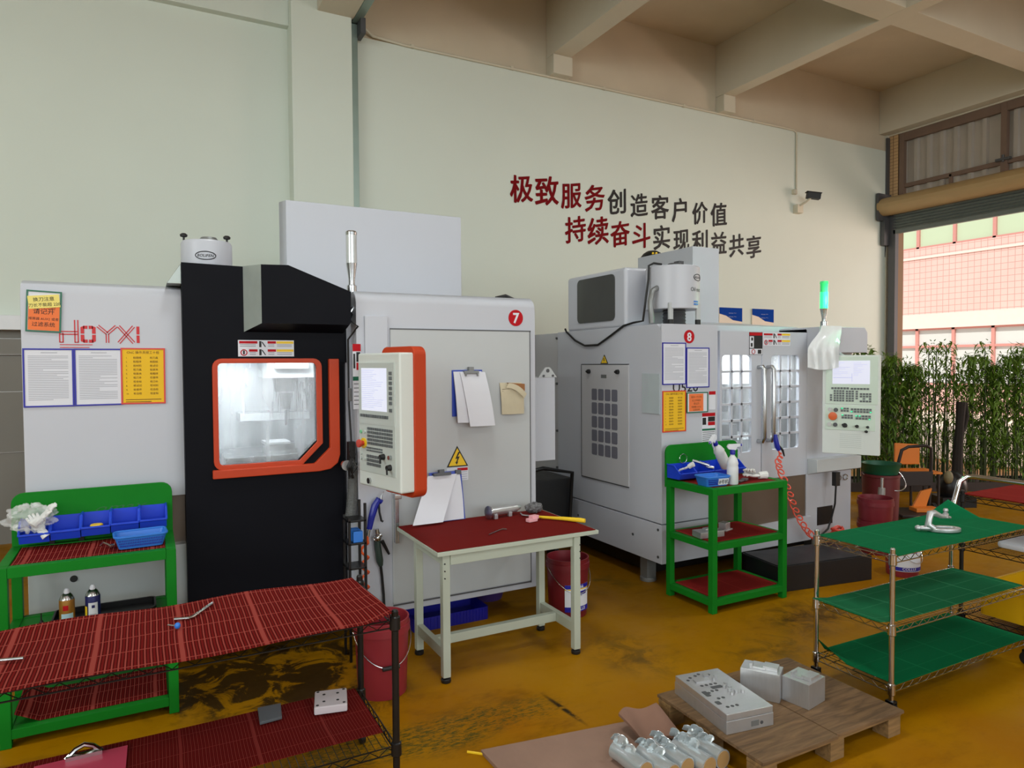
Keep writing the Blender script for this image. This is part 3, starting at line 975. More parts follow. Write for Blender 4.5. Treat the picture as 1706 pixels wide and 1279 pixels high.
# HOYXI lettering, built of bars
m_logo = mat('logo_red', S(196, 30, 38), 0.5)
mb = MB(); y0, y1 = YL - 0.002, YL
def bar(a, b, w):
    a, b = Vector((a[0], 0, a[1])), Vector((b[0], 0, b[1]))
    d = (b - a).normalized(); n = Vector((-d.z, 0, d.x)) * w / 2
    q = [a + n, b + n, b - n, a - n]
    mb.prism([(p.x, p.z) for p in q], 'y', y0, y1)
def dbl(a, b, w, g=0.0075):
    d = (Vector(b) - Vector(a)).normalized(); n = Vector((-d.y, d.x)) * g
    bar((a[0] + n.x, a[1] + n.y), (b[0] + n.x, b[1] + n.y), w); bar((a[0] - n.x, a[1] - n.y), (b[0] - n.x, b[1] - n.y), w)
ZB, ZT = 1.874, 1.966
dbl((-0.400, ZB), (-0.400, ZB + 0.052), 0.0055); dbl((-0.331, ZB), (-0.331, ZT + 0.03), 0.0055)
dbl((-0.405, ZB + 0.052), (-0.325, ZB + 0.052), 0.0055)
bar((-0.408, ZB + 0.002), (-0.392, ZB + 0.002), 0.005); bar((-0.339, ZB + 0.002), (-0.323, ZB + 0.002), 0.005)
ox0, ox1 = -0.312, -0.242; om = (ox0 + ox1) / 2; zm = (ZB + ZT) / 2; wd = 0.017
for sx in (-1, 1):
    for sz in (-1, 1):
        xe = ox0 + wd / 2 if sx < 0 else ox1 - wd / 2
        ze = ZB + wd / 2 if sz < 0 else ZT - wd / 2
        mb.prism(sorted([(xe - wd / 2, zm + sz * 0.003), (xe + wd / 2, zm + sz * 0.003)]) + ([(xe + wd / 2, ze + sz * wd / 2 - (sz * 0.008 if sx > 0 else 0)), (xe - wd / 2, ze + sz * wd / 2 - (sz * 0.008 if sx < 0 else 0))]), 'y', y0, y1)
        bar((om + sx * 0.003, ze), (xe - sx * 0.004, ze), wd)
dbl((-0.232, ZT), (-0.187, zm + 0.004), 0.005, 0.006); dbl((-0.144, ZT), (-0.187, zm + 0.004), 0.005, 0.006); dbl((-0.187, zm + 0.004), (-0.187, ZB), 0.005, 0.006)
dbl((-0.133, ZT), (-0.060, ZB), 0.005, 0.006); dbl((-0.060, ZT), (-0.133, ZB), 0.005, 0.006)
bar((-0.039, ZB), (-0.039, zm - 0.004), 0.015); bar((-0.039, zm + 0.002), (-0.039, ZT), 0.015)
bar((-0.408, 1.863), (-0.258, 1.863), 0.004); bar((-0.408, 1.848), (-0.272, 1.848), 0.004)
part('maker_lettering', mb, m_logo, t7, sharp=None, label='red HOYXI lettering')

# --- swivelling control panel: x right, y away from the operator, z up, origin at the lower front middle
m_panel = mat('panel_white', S(214, 220, 216), 0.4, var=0.015)
m_plate = mat('panel_plate', S(190, 198, 194), 0.45, var=0.03)
m_key = mat('panel_key', S(96, 102, 104), 0.5)
def screen_mat(name, seed):
    m, nt, p, N, L = nodes_of(name)
    p.inputs['Base Color'].default_value = (0.02, 0.02, 0.03, 1)
    p.inputs['Roughness'].default_value = 0.2
    p.inputs['Emission Color'].default_value = (0.86, 0.87, 1.0, 1)
    p.inputs['Emission Strength'].default_value = 0.85
    return m
m_screen = screen_mat('screen_glow', 1)
m_scrline = mat('screen_ink', S(150, 152, 190), 0.5, emit=S(150, 152, 190), estr=0.9)
PW, PH = 0.452, 0.765
T7 = Matrix.Translation((1.144, 3.772, 1.045)) @ rotz(math.radians(-76.4))
def pu(x): return (x - 32) / 328 * PW - PW / 2
def pvv(y, x=180): return PH - (y - 75) / (1040 + 90 * (x - 32) / 328) * PH
mb = MB(); mb.X = T7
mb.prism([(-PW / 2, 0), (PW / 2, 0), (PW / 2 + 0.0, 0.10), (-PW / 2, 0.10)], 'z', 0.0, PH)
body = part('control_panel', mb, m_panel, t7, 0.012, label='white control panel with a bright screen', seg=3)
mb = MB(); mb.X = T7
o = rrect(-PW / 2 + 0.12, PW / 2 + 0.012, -0.035, PH + 0.035, 0.05, 5)
mb.prism(o, 'y', 0.085, 0.165)
part('rear_shell', mb, m_orange, body, 0.008, label='orange rear shell')
mb = MB(); mb.X = T7
mb.box(pu(47), pu(327), -0.008, 0.002, pvv(645), pvv(150))
mb.box(pu(47), pu(327), -0.005, 0.002, pvv(1035), pvv(632))
part('face_plate', mb, m_plate, body, 0.002)
mb = MB(); mb.X = T7
sx0, sx1, sz0, sz1 = pu(72), pu(272), pvv(535), pvv(195)
mb.box(sx0, sx1, -0.0095, -0.007, sz0, sz1)
mb.use(1)
rr = random.Random(4)
for i in range(20):
    z = sz1 - 0.012 - i * (sz1 - sz0 - 0.02) / 20
    mb.box(sx0 + 0.005, sx0 + 0.01 + (sx1 - sx0 - 0.02) * rr.uniform(0.4, 0.95), -0.0099, -0.0095, z - 0.0012, z + 0.0006)
part('screen', mb, [m_screen, m_scrline], body, sharp=None)
mb = MB(); mb.X = T7
for y in (235, 272, 311, 350, 389, 428, 466, 521):
    mb.box(pu(294), pu(312), -0.014, -0.007, pvv(y + 13), pvv(y - 13))
part('keypad', mb, m_key, body)
mb = MB(); mb.X = T7
for i in range(12):
    x = 70 + i * 18.6
    mb.box(pu(x - 7), pu(x + 7), -0.014, -0.007, pvv(590), pvv(566))
part('keypad', mb, m_key, body)
for (xa, xb, ya, yb, nx, ny) in ((112, 312, 668, 815, 11, 5), (105, 235, 828, 870, 7, 2), (105, 220, 890, 985, 6, 3)):
    mb = MB(); mb.X = T7
    for i in range(nx):
        for j in range(ny):
            x0 = xa + (xb - xa) * i / nx; y0 = ya + (yb - ya) * j / ny
            mb.box(pu(x0 + 2), pu(x0 + (xb - xa) / nx - 3), -0.009, -0.004, pvv(y0 + (yb - ya) / ny - 5), pvv(y0 + 3))
    part('keypad', mb, m_key, body)
mb = MB(); mb.X = T7
z = pvv(805)
mb.use(1).cyl((pu(85), -0.005, z), (pu(85), -0.012, z), 0.03, n=24)
mb.use(0).cyl((pu(85), -0.012, z), (pu(85), -0.03, z), 0.014).lathe([(0.02, 0), (0.024, 0.006), (0.022, 0.016), (0, 0.019)], (pu(85), -0.03, z), 20, Matrix.Rotation(PI / 2, 4, 'X'))
part('emergency_stop', mb, [mat('estop_red', S(196, 60, 40), 0.4), m_yel], body, label='red emergency stop button on a yellow ring')
mb = MB(); mb.X = T7
for (x, y) in ((240, 890), (290, 965)):
    zz = pvv(y)
    mb.cyl((pu(x), -0.004, zz), (pu(x), -0.03, zz), 0.018, 0.014, 16)
    mb.tube([(pu(x), -0.028, zz), (pu(x) + 0.02, -0.04, zz - 0.012), (pu(x) + 0.03, -0.045, zz - 0.03)], 0.006, 6)
mb.use(1).cyl((pu(295), -0.004, pvv(885)), (pu(295), -0.022, pvv(885)), 0.012, n=16)
part('override_knob', mb, [m_black, m_steel], body)
mb = MB(); mb.X = T7
for (x, y, k) in ((62, 715, 0), (92, 712, 1), (62, 890, 1), (62, 930, 1), (90, 930, 1)):
    mb.use(k).cyl((pu(x), -0.004, pvv(y)), (pu(x), -0.013, pvv(y)), 0.010, n=14)
part('push_button', mb, [mat('button_green', S(120, 200, 150), 0.4), m_plate], body)
mb = MB(); mb.X = T7
mb.cyl((pu(122), 0.002, pvv(1105)), (pu(122), -0.012, pvv(1105)), 0.017, n=18).use(1).box(pu(122) - 0.004, pu(122) + 0.010, -0.016, -0.01, pvv(1105) - 0.014, pvv(1105) + 0.014)
part('key_lock', mb, [m_steel, m_black], body)
mb = MB(); mb.cyl((1.25, 4.25, 1.74), (1.25, 3.84, 1.74), 0.035, n=16)
part('panel_arm', mb, m_white2, t7)
# hoses, gauge and lamp cable between door and post
mb = MB(); mb.tube([(1.135, 4.27, 2.06), (1.118, 4.26, 2.02), (1.15, 4.19, 1.98), (1.105, 4.26, 1.9), (1.108, 4.27, 1.5), (1.115, 4.25, 1.25)], 0.006, 6)
part('lamp_cable', mb, m_black, t7)
mb = MB(); mb.cyl((1.14, 4.25, 2.10), (1.112, 4.25, 2.06), 0.012, n=10).use(1).cyl((1.118, 4.25, 2.07), (1.10, 4.25, 2.035), 0.016, n=10)
part('door_switch', mb, [m_steel, m_black], t7)
mb = MB(); mb.box(1.098, 1.115, 4.22, 4.26, 1.52, 1.60)
part('door_lock', mb, m_grey, t7, 0.003)
pts = []
for i in range(91):
    s = i / 90
    pts.append((1.12 - 0.03 * s * s, 4.24 - 0.03 * s, 1.14 - 0.34 * s))
mb = MB(); mb.tube(pts, [0.030 + 0.004 * (i % 2) for i in range(91)], 12)
part('corrugated_hose', mb, m_grey, t7, sharp=None)
mb = MB(); mb.box(1.085, 1.125, 4.2, 4.25, 1.15, 1.27).cyl((1.10, 4.21, 1.20), (1.10, 4.17, 1.20), 0.02)
mb.use(1).cyl((1.07, 4.22, 1.13), (1.07, 4.19, 1.13), 0.032, n=18)
mb.use(0)
rr = random.Random(8)
for i in range(4):
    mb.tube([(1.10 + rr.uniform(-.02, .02), 4.2, 1.2), (1.1 + rr.uniform(-.03, .03), 4.17, 1.12), (1.1 + rr.uniform(-.03, .03), 4.19, 1.05)], 0.006, 6)
part('air_regulator', mb, [m_black, m_steel], t7)

# ---- things stuck to or standing on machine 7
t = thing('oil_mist_collector', 'white cylinder collector standing on the charcoal and white machine', 'collector', (0.35, 4.75, 2.2))
mb = MB(); mb.lathe([(0.145, 2.30), (0.148, 2.305), (0.148, 2.50), (0.14, 2.515), (0, 2.52)], (0.348, 4.75, 0), 40)
part('drum', mb, m_white, t)
mb = MB(); mb.lathe([(0.09, 2.193), (0.09, 2.31)], (0.348, 4.75, 0), 24)
part('duct', mb, m_greydk, t)
for dx, dy in ((-0.13, -0.02), (0.115, -0.04)):
    mb = MB(); mb.lathe([(0.006, 2.50), (0.006, 2.535), (0.02, 2.54), (0.022, 2.552), (0.012, 2.56), (0, 2.56)], (0.348 + dx, 4.75 + dy, 0), 12)
    part('clamp_knob', mb, m_black, t)
mb = MB(); mb.lathe([(0.055, 2.51), (0.055, 2.53), (0.045, 2.545), (0, 2.55)], (0.36, 4.74, 0), 24)
part('motor_cap', mb, m_grey, t)
def logo_on_drum(mb, c, R, z, a0, s, word, inkmat=0):
    """oval mark wrapped on a drum; a0 = direction the mark faces"""
    def P(u, w, lift=0.0015):
        a = a0 + u / R
        return Vector((c[0] + (R + lift) * math.cos(a), c[1] + (R + lift) * math.sin(a), z + w))
    mb.use(inkmat)
    mb.tube([P(s * 1.0 * math.cos(q * PI / 16), s * 0.42 * math.sin(q * PI / 16), 0.001) for q in range(32)], s * 0.045, 5, closed=True)
    for co, faces in glyphs(word, 0.01, 'CENTER'):
        k = s * 0.42
        vs = [mb.bm.verts.new(P((x + 0.2 * (y - 0.35)) * k, (y - 0.36) * k)) for x, y in co]
        for q in faces:
            mb.f([vs[i] for i in q])
mb = MB(); logo_on_drum(mb, (0.348, 4.75), 0.148, 2.415, -PI / 2 - 0.12, 0.058, 'BOLIFEN')
part('maker_mark', mb, m_ink, t, sharp=None)

# green frame with two notes
def fill(mb, w, h): pass
t, mb = holder('note_holder', 'green-framed holder with a tilted yellow note over an orange sheet', -0.553, -0.396, 1.928, 2.146, YL - 0.0018, m_hgreen, None, 0.045, fill)
part('backing', mb, m_paper, t, local=True)
mb = MB(); mb.box(-0.068, 0.070, -0.0055, -0.0035, -0.100, 0.035)
mb.use(1)
for s, z, k in (('请记开', -0.012, 0.032), ('排屑器 AUX2 或者', -0.045, 0.0165), ('过滤系统', -0.078, 0.026)):
    mb.text(s, face_y(0.0, -0.0055, z), k, 0.004 if k > 0.02 else 0, 'CENTER')
mb.text('程 一个小时', face_y(0.0, -0.0055, 0.012), 0.02, 0, 'CENTER')
part('orange_note', mb, [m_opaper, m_ink], t, local=True, sharp=None)
mb = MB(); mb.X = Matrix.Translation((0.0, 0, 0.052)) @ Matrix.Rotation(-0.14, 4, 'Y')
mb.box(-0.070, 0.070, -0.0075, -0.0055, -0.034, 0.034).use(1)
mb.text('换刀注意', face_y(0.0, -0.0075, 0.004), 0.024, 0.002, 'CENTER').text('刀长不能超 220', face_y(0.0, -0.0075, -0.024), 0.021, 0.002, 'CENTER')
part('yellow_note', mb, [m_ynote, m_ink], t, local=True, sharp=None)
white_doc('blue-framed document under the notes, leftmost of the pair on the large machine', -0.574, -0.347, 1.531, 1.842, YL, 11, None, 0.004)
white_doc('blue-framed document beside the yellow checklist below the red lettering', -0.346, -0.119, 1.531, 1.842, YL, 23, None, 0.0)
checklist('yellow red-framed checklist next to the charcoal machine door', -0.127, 0.093, 1.533, 1.846, YL - 0.0005, 0.006)

# clipboards
m_clipblue = mat('clipboard_blue', S(40, 66, 168), 0.4)
def curled(mb, x0, x1, zt, zb, y, out, skew=0.0, nx=6, nz=10, th=0.003, bow=0.015):
    def fn(u, v):
        x = x0 + (x1 - x0) * u + skew * v
        z = zt + (zb - zt) * v
        return (x, y - out * v - bow * math.sin(PI * v) * (0.5 + 0.5 * u) - 0.01 * v * math.sin(3 * u), z)
    mb.sheet(fn, nx, nz, (0, th, 0))
t = thing('clipboard', 'blue clipboard thick with white papers hanging on the cabinet door', 'clipboard', (1.88, YP, 1.35))
mb = MB(); mb.box(1.765, 1.985, YP - 0.019, YP - 0.013, 1.40, 1.705)
part('board', mb, m_clipblue, t, 0.002)
mb = MB(); curled(mb, 1.773, 1.975, 1.695, 1.36, YP - 0.028, 0.03, 0.015, th=0.008)
part('paper_stack', mb, m_paper, t, sharp=60)
mb = MB(); curled(mb, 1.815, 1.995, 1.69, 1.335, YP - 0.040, 0.045, 0.05, th=0.006)
part('top_sheets', mb, m_paper, t, sharp=60)
mb = MB(); mb.box(1.84, 1.945, YP - 0.055, YP - 0.02, 1.68, 1.70).box(1.845, 1.855, YP - 0.058, YP - 0.05, 1.664, 1.69).box(1.93, 1.94, YP - 0.058, YP - 0.05, 1.664, 1.69).box(1.875, 1.91, YP - 0.05, YP - 0.02, 1.695, 1.725)
part('clip', mb, m_grey, t, 0.002)

t = thing('paper_pouch', 'clear pouch of yellowed papers with a curled brown corner on the cabinet door', 'papers', (2.2, YP, 1.39))
m_old = mat('yellowed_paper', S(196, 186, 160), 0.85, var=0.10, scale=20)
m_kraft = mat('kraft_paper', S(150, 100, 60), 0.8)
mb = MB(); curled(mb, 2.115, 2.285, 1.615, 1.40, YP - 0.018, 0.012, 0.01)
part('sheet', mb, m_old, t, sharp=60)
mb = MB(); mb.prism([(2.165, 1.615), (2.30, 1.605), (2.30, 1.56), (2.275, 1.535)][::-1], 'y', YP - 0.036, YP - 0.024)
part('kraft_sheet', mb, m_kraft, t)
mb = MB()
mb.sheet(lambda u, v: (2.17 + 0.13 * u - 0.02 * v, YP - 0.045 - 0.02 * math.sin(u * 2), 1.612 - 0.075 * u * u - 0.03 * v), 8, 2, (0, 0.002, 0))
part('curled_corner', mb, m_old, t, sharp=60)
mb = MB()
for i in range(9):
    mb.box(2.13, 2.25, YP - 0.0285, YP - 0.026, 1.57 - i * 0.014, 1.572 - i * 0.014)
part('print_lines', mb, m_dimink, t)

t = thing('clipboard', 'blue clipboard with loose papers leaning on the table against the machine', 'clipboard', (1.6, 4.12, 0.735))
R = Matrix.Translation((1.605, 4.08, 0.7405)) @ Matrix.Rotation(-0.20, 4, 'X')
mb = MB(); mb.X = R; mb.box(-0.02, 0.205, 0.002, 0.008, 0.0, 0.315)
part('board', mb, m_clipblue, t, 0.002)
def leaned(x0, x1, z0, z1, y, skew, lift, th=0.003):
    mb = MB(); mb.X = R
    mb.sheet(lambda u, v: (x0 + (x1 - x0) * u + skew * v, y - lift * v * v - 0.012 * math.sin(PI * v), z1 + (z0 - z1) * v), 6, 10, (0, th, 0))
    return mb
mb = leaned(0.0, 0.19, 0.004, 0.295, -0.004, 0.0, 0.005, 0.005)
part('paper_stack', mb, m_paper, t, sharp=60)
mb = leaned(-0.035, 0.165, 0.0, 0.295, -0.014, -0.145, 0.055)
part('top_sheets', mb, m_paper, t, sharp=60)
mb = MB(); mb.X = R; mb.box(0.0, 0.12, -0.03, 0.004, 0.29, 0.31).box(0.04, 0.075, -0.03, 0.004, 0.305, 0.33).box(0.16, 0.2, -0.01, 0.006, 0.29, 0.32)
part('clip', mb, m_greydk, t, 0.002)

# air guns
m_gunblue = mat('air_gun_blue', S(24, 36, 150), 0.35)
m_gungreen = mat('air_gun_green', S(44, 62, 56), 0.45)
m_hose = mat('orange_coil_hose', S(236, 96, 44), 0.35)
t = thing('air_gun', 'blue air blow gun with orange coil hose hanging on the white machine post', 'air gun', (1.23, YP, 0.5))
mb = MB(); mb.tube([(1.195, 4.16, 0.73), (1.21, 4.16, 0.80), (1.232, 4.16, 0.87), (1.255, 4.16, 0.905), (1.275, 4.16, 0.89)], [0.017, 0.021, 0.024, 0.022, 0.016], 10)
part('grip', mb, m_gunblue, t)
mb = MB(); mb.tube([(1.255, 4.15, 0.88), (1.258, 4.15, 0.83), (1.27, 4.15, 0.775), (1.28, 4.15, 0.77)], 0.007, 6)
part('trigger', mb, m_black, t)
mb = MB(); mb.tube([(1.27, 4.16, 0.895), (1.275, 4.16, 0.93), (1.29, 4.16, 0.955)], [0.008, 0.005, 0.003], 8).cyl((1.195, 4.16, 0.735), (1.185, 4.16, 0.685), 0.010)
part('nozzle', mb, m_steel, t)
pts = [(1.184, 4.158, 0.69), (1.182, 4.155, 0.665)]
for i in range(60):
    a = i / 60 * 2 * PI * 3.5
    pts.append((1.164 + 0.022 * math.cos(a), 4.155 + 0.022 * math.sin(a), 0.645 - 0.32 * i / 60))
mb = MB(); mb.tube(pts, 0.008, 7)
part('coil_hose', mb, m_hose, t)
t = thing('air_gun', 'dark green air gun with black lever hanging below the blue one', 'air gun', (1.24, YP, 0.3))
mb = MB(); mb.tube([(1.222, 4.165, 0.66), (1.228, 4.165, 0.60), (1.24, 4.165, 0.52), (1.245, 4.165, 0.49)], [0.020, 0.022, 0.022, 0.014], 10)
part('grip', mb, m_gungreen, t)
mb = MB(); mb.tube([(1.25, 4.15, 0.65), (1.275, 4.15, 0.60), (1.295, 4.15, 0.56)], [0.012, 0.010, 0.007], 8)
part('lever', mb, m_black, t)
mb = MB(); mb.cyl((1.20, 4.16, 0.66), (1.245, 4.16, 0.69), 0.018).cyl((1.225, 4.16, 0.69), (1.22, 4.16, 0.725), 0.014).ball((1.222, 4.155, 0.672), 0.026, 10, 6)
part('valve_head', mb, m_steel, t)
mb = MB(); mb.tube([(1.245, 4.17, 0.495), (1.256, 4.18, 0.42), (1.265, 4.18, 0.3), (1.264, 4.16, 0.15), (1.27, 4.12, 0.03), (1.30, 4.03, 0.012)], 0.009, 8)
part('air_hose', mb, m_black, t)
t.location.x += 0.022

# small black shelf in the gap, blue boxes on it
t = thing('shelf_stand', 'narrow black steel shelf stand in the gap between door and post', 'shelf', (1.09, 4.1, 0))
for z in (0.835, 0.70, 0.555, 0.30):
    mb = MB(); mb.box(1.02, 1.128, 3.98, 4.118, z - 0.012, z)
    part('shelf', mb, m_blackm, t, 0.002)
for x, y in ((1.027, 3.987), (1.121, 3.987), (1.027, 4.111), (1.121, 4.111)):
    mb = MB(); mb.box(x - 0.007, x + 0.007, y - 0.007, y + 0.007, 0, 0.93 if x > 1.1 else 0.85)
    part('post', mb, m_blackm, t)
for i, (y, lab) in enumerate(((4.015, 'small light blue box on the black shelf stand, front one'), (4.08, 'small light blue box on the black shelf stand, rear one'))):
    mb = MB(); mb.box(1.05, 1.108, y - 0.028, y + 0.028, 0.7005, 0.765)
    solo('parts_box', mb, m_lblue, lab, 'box', 0.004)
# ================================================================== mats
def mat_stripes(name, base, light, pitch, wband, cross, axis='X', fade=0.45, holes=0.5, gw=0.17):
    """ribbed anti-slip mat: thin light ribs, dark grooves, broad welded bands and cross ties"""
    m, nt, p, N, L = nodes_of(name)
    tc = N.new('ShaderNodeTexCoord')
    sp = N.new('ShaderNodeSeparateXYZ'); L.new(tc.outputs['Object'], sp.inputs[0])
    nz = N.new('ShaderNodeTexNoise'); nz.inputs['Scale'].default_value = 3.0
    L.new(tc.outputs['Object'], nz.inputs['Vector'])
    wob = N.new('ShaderNodeMath'); wob.operation = 'MULTIPLY_ADD'; wob.inputs[1].default_value = 0.012
    L.new(nz.outputs['Fac'], wob.inputs[0]); L.new(sp.outputs[axis], wob.inputs[2])
    other = 'Y' if axis == 'X' else 'X'
    def pp(sock, pitch, lim):
        a = N.new('ShaderNodeMath'); a.operation = 'PINGPONG'; a.inputs[1].default_value = pitch / 2; L.new(sock, a.inputs[0])
        b = N.new('ShaderNodeMath'); b.operation = 'LESS_THAN'; b.inputs[1].default_value = lim; L.new(a.outputs[0], b.inputs[0])
        return b.outputs[0]
    rib = pp(wob.outputs[0], pitch, pitch * 0.13)
    band = pp(wob.outputs[0], wband, pitch * 0.42)
    tie = pp(sp.outputs[other], cross, pitch * 0.16)
    def mx(f, a, b):
        x = N.new('ShaderNodeMix'); x.data_type = 'RGBA'
        if isinstance(f, float): x.inputs['Factor'].default_value = f
        else: L.new(f, x.inputs['Factor'])
        for k, s in (('A', a), ('B', b)):
            if isinstance(s, tuple): x.inputs[k].default_value = s
            else: L.new(s, x.inputs[k])
        return x.outputs['Result']
    dk = tuple(c * holes for c in base[:3]) + (1,)
    sh = N.new('ShaderNodeMath'); sh.operation = 'ADD'; sh.inputs[1].default_value = pitch / 2; L.new(wob.outputs[0], sh.inputs[0])
    groove = pp(sh.outputs[0], pitch, pitch * gw)
    c = mx(groove, dk, base)
    c = mx(rib, c, tuple(b + (l - b) * fade for b, l in zip(base, light)))
    c = mx(band, c, tuple(b + (l - b) * fade for b, l in zip(base, light)))
    c = mx(tie, c, tuple(b + (l - b) * fade for b, l in zip(base, light)))
    L.new(c, p.inputs['Base Color'])
    p.inputs['Roughness'].default_value = 0.7
    p.inputs['Specular IOR Level'].default_value = 0.02
    b = N.new('ShaderNodeBump'); b.inputs['Strength'].default_value = 0.4; b.inputs['Distance'].default_value = 0.003
    L.new(rib, b.inputs['Height']); L.new(b.outputs[0], p.inputs['Normal'])
    return m
RED, REDL = S(108, 24, 22), S(172, 84, 74)
GRN, GRNL = S(4, 98, 58), S(50, 150, 100)
m_redmat = mat_stripes('red_ribbed_mat', RED, REDL, 0.0193, 0.27, 0.14, 'X', 0.55, 0.45)
m_grnmat2 = mat_stripes('green_net_mat', GRN, S(90, 176, 130), 0.008, 0.30, 0.13, 'X', 0.6, 0.8)
m_redmat3 = mat_stripes('red_low_mat', S(104, 24, 22), S(160, 74, 66), 0.0125, 0.27, 0.145, 'X', 0.32, 0.6)
m_redmat2 = mat_stripes('red_fine_mat', S(128, 30, 28), S(170, 70, 60), 0.010, 0.30, 0.30, 'X', 0.35, 0.72)
m_grnmat = mat_stripes('green_ribbed_mat', GRN, GRNL, 0.008, 0.30, 0.145, 'X', 0.35, 0.8)

def flat_mat(name, label, x0, x1, y0, y1, z, m, seed=1, sag=0.004, th=0.006, nx=40, ny=16, curl=None, group=None, zig=None):
    ph = random.Random(seed).uniform(0, 6)
    def fn(u, v):
        x = x0 + (x1 - x0) * u; y = y0 + (y1 - y0) * v
        zz = z + th + sag * (0.5 + 0.5 * math.sin(9 * u + ph) * math.cos(5 * v + ph))
        if curl:
            dx, dy, dz = curl(u, v)
            x += dx; y += dy; zz += dz
        return (x, y, zz)
    mb = MB(); mb.sheet(fn, nx, ny, th)
    return solo(name, mb, m, label, 'mat', group=group, sharp=60)

# ================================================================== green workbenches
def tray_board_outline(x0, x1, z0, z1, r):
    return rrect(x0, x1, z0, z1, r, 5)
def green_bench(label, x0, x1, y0, y1, ztop, zboard, zmid, zlow, mids):
    t = thing('workbench', label, 'workbench', ((x0 + x1) / 2, (y0 + y1) / 2, 0))
    q = 0.045
    for x in (x0, x1 - q):
        for y in (y0, y1 - q):
            mb = MB(); mb.box(x, x + q, y, y + q, 0, ztop - 0.001)
            part('leg', mb, m_green, t, 0.003)
    def frame(z, h):
        mb = MB()
        mb.box(x0 + q, x1 - q, y0, y0 + q, z - h, z).box(x0 + q, x1 - q, y1 - q, y1, z - h, z)
        mb.box(x0, x0 + q, y0 + q, y1 - q, z - h, z).box(x1 - q, x1, y0 + q, y1 - q, z - h, z)
        return mb
    part('top_frame', frame(ztop, 0.05), m_green, t, 0.003)
    mb = MB(); mb.box(x0 + q, x1 - q, y0 + q, y1 - q, ztop - 0.03, ztop - 0.012)
    part('top_board', mb, m_green, t)
    for z in mids:
        part('shelf_frame', frame(z, 0.045), m_green, t, 0.003)
        mb = MB(); mb.box(x0 + q, x1 - q, y0 + q, y1 - q, z - 0.02, z - 0.004)
        part('shelf', mb, m_green, t)
    part('lower_frame', frame(zlow, 0.045), m_green, t, 0.003)
    mb = MB(); mb.box(x0 + q, x1 - q, y0 + q, y1 - q, zlow - 0.02, zlow - 0.004)
    part('lower_shelf', mb, m_green, t)
    mb = MB()
    o = [(x0, ztop - 0.06), (x1, ztop - 0.06)] + [(x1 - 0.055 + 0.055 * math.cos(a * PI / 10), zboard - 0.055 + 0.055 * math.sin(a * PI / 10)) for a in range(6)] + [(x0 + 0.055 - 0.055 * math.sin(a * PI / 10), zboard - 0.055 + 0.055 * math.cos(a * PI / 10)) for a in range(6)]
    mb.prism(o[::-1], 'y', y1, y1 + 0.018)
    part('back_board', mb, m_green, t, 0.003)
    return t

def bin_mesh(w, d, h):
    """open-front stacking bin, front towards -y, origin at the bottom of its back"""
    mb = MB(); th = 0.005
    side = [(0, 0), (-d * 0.86, 0), (-d, h * 0.42), (-d * 0.90, h * 0.46), (-d * 0.52, h * 0.97), (0, h)]
    for s in (-1, 1):
        mb.prism(side, 'x', s * (w / 2 - th / 2) - th / 2, s * (w / 2 - th / 2) + th / 2)
    mb.box(-w / 2 + th, w / 2 - th, -d * 0.86, 0, 0, th)
    mb.box(-w / 2 + th, w / 2 - th, -th, 0, th, h)
    mb.prism([(-d * 0.86, 0), (-d, h * 0.42), (-d + th, h * 0.42), (-d * 0.86 + th, th)], 'x', -w / 2 + th, w / 2 - th)
    mb.tube([(-w / 2, -d, h * 0.43), (w / 2, -d, h * 0.43)], 0.006, 6)
    for s in (-1, 1):
        mb.tube([(s * w / 2, 0, h), (s * w / 2, -d * 0.52, h * 0.97), (s * w / 2, -d * 0.92, h * 0.46), (s * w / 2, -d, h * 0.43)], 0.0055, 6)
    return mb
def parts_bin(label, x, y, z, w=0.125, d=0.13, h=0.105, group=None):
    mb = bin_mesh(w, d, h)
    for v in mb.bm.verts:
        v.co += Vector((x, y, z))
    return solo('parts_bin', mb, m_blue, label, 'bin', 0.0, group)

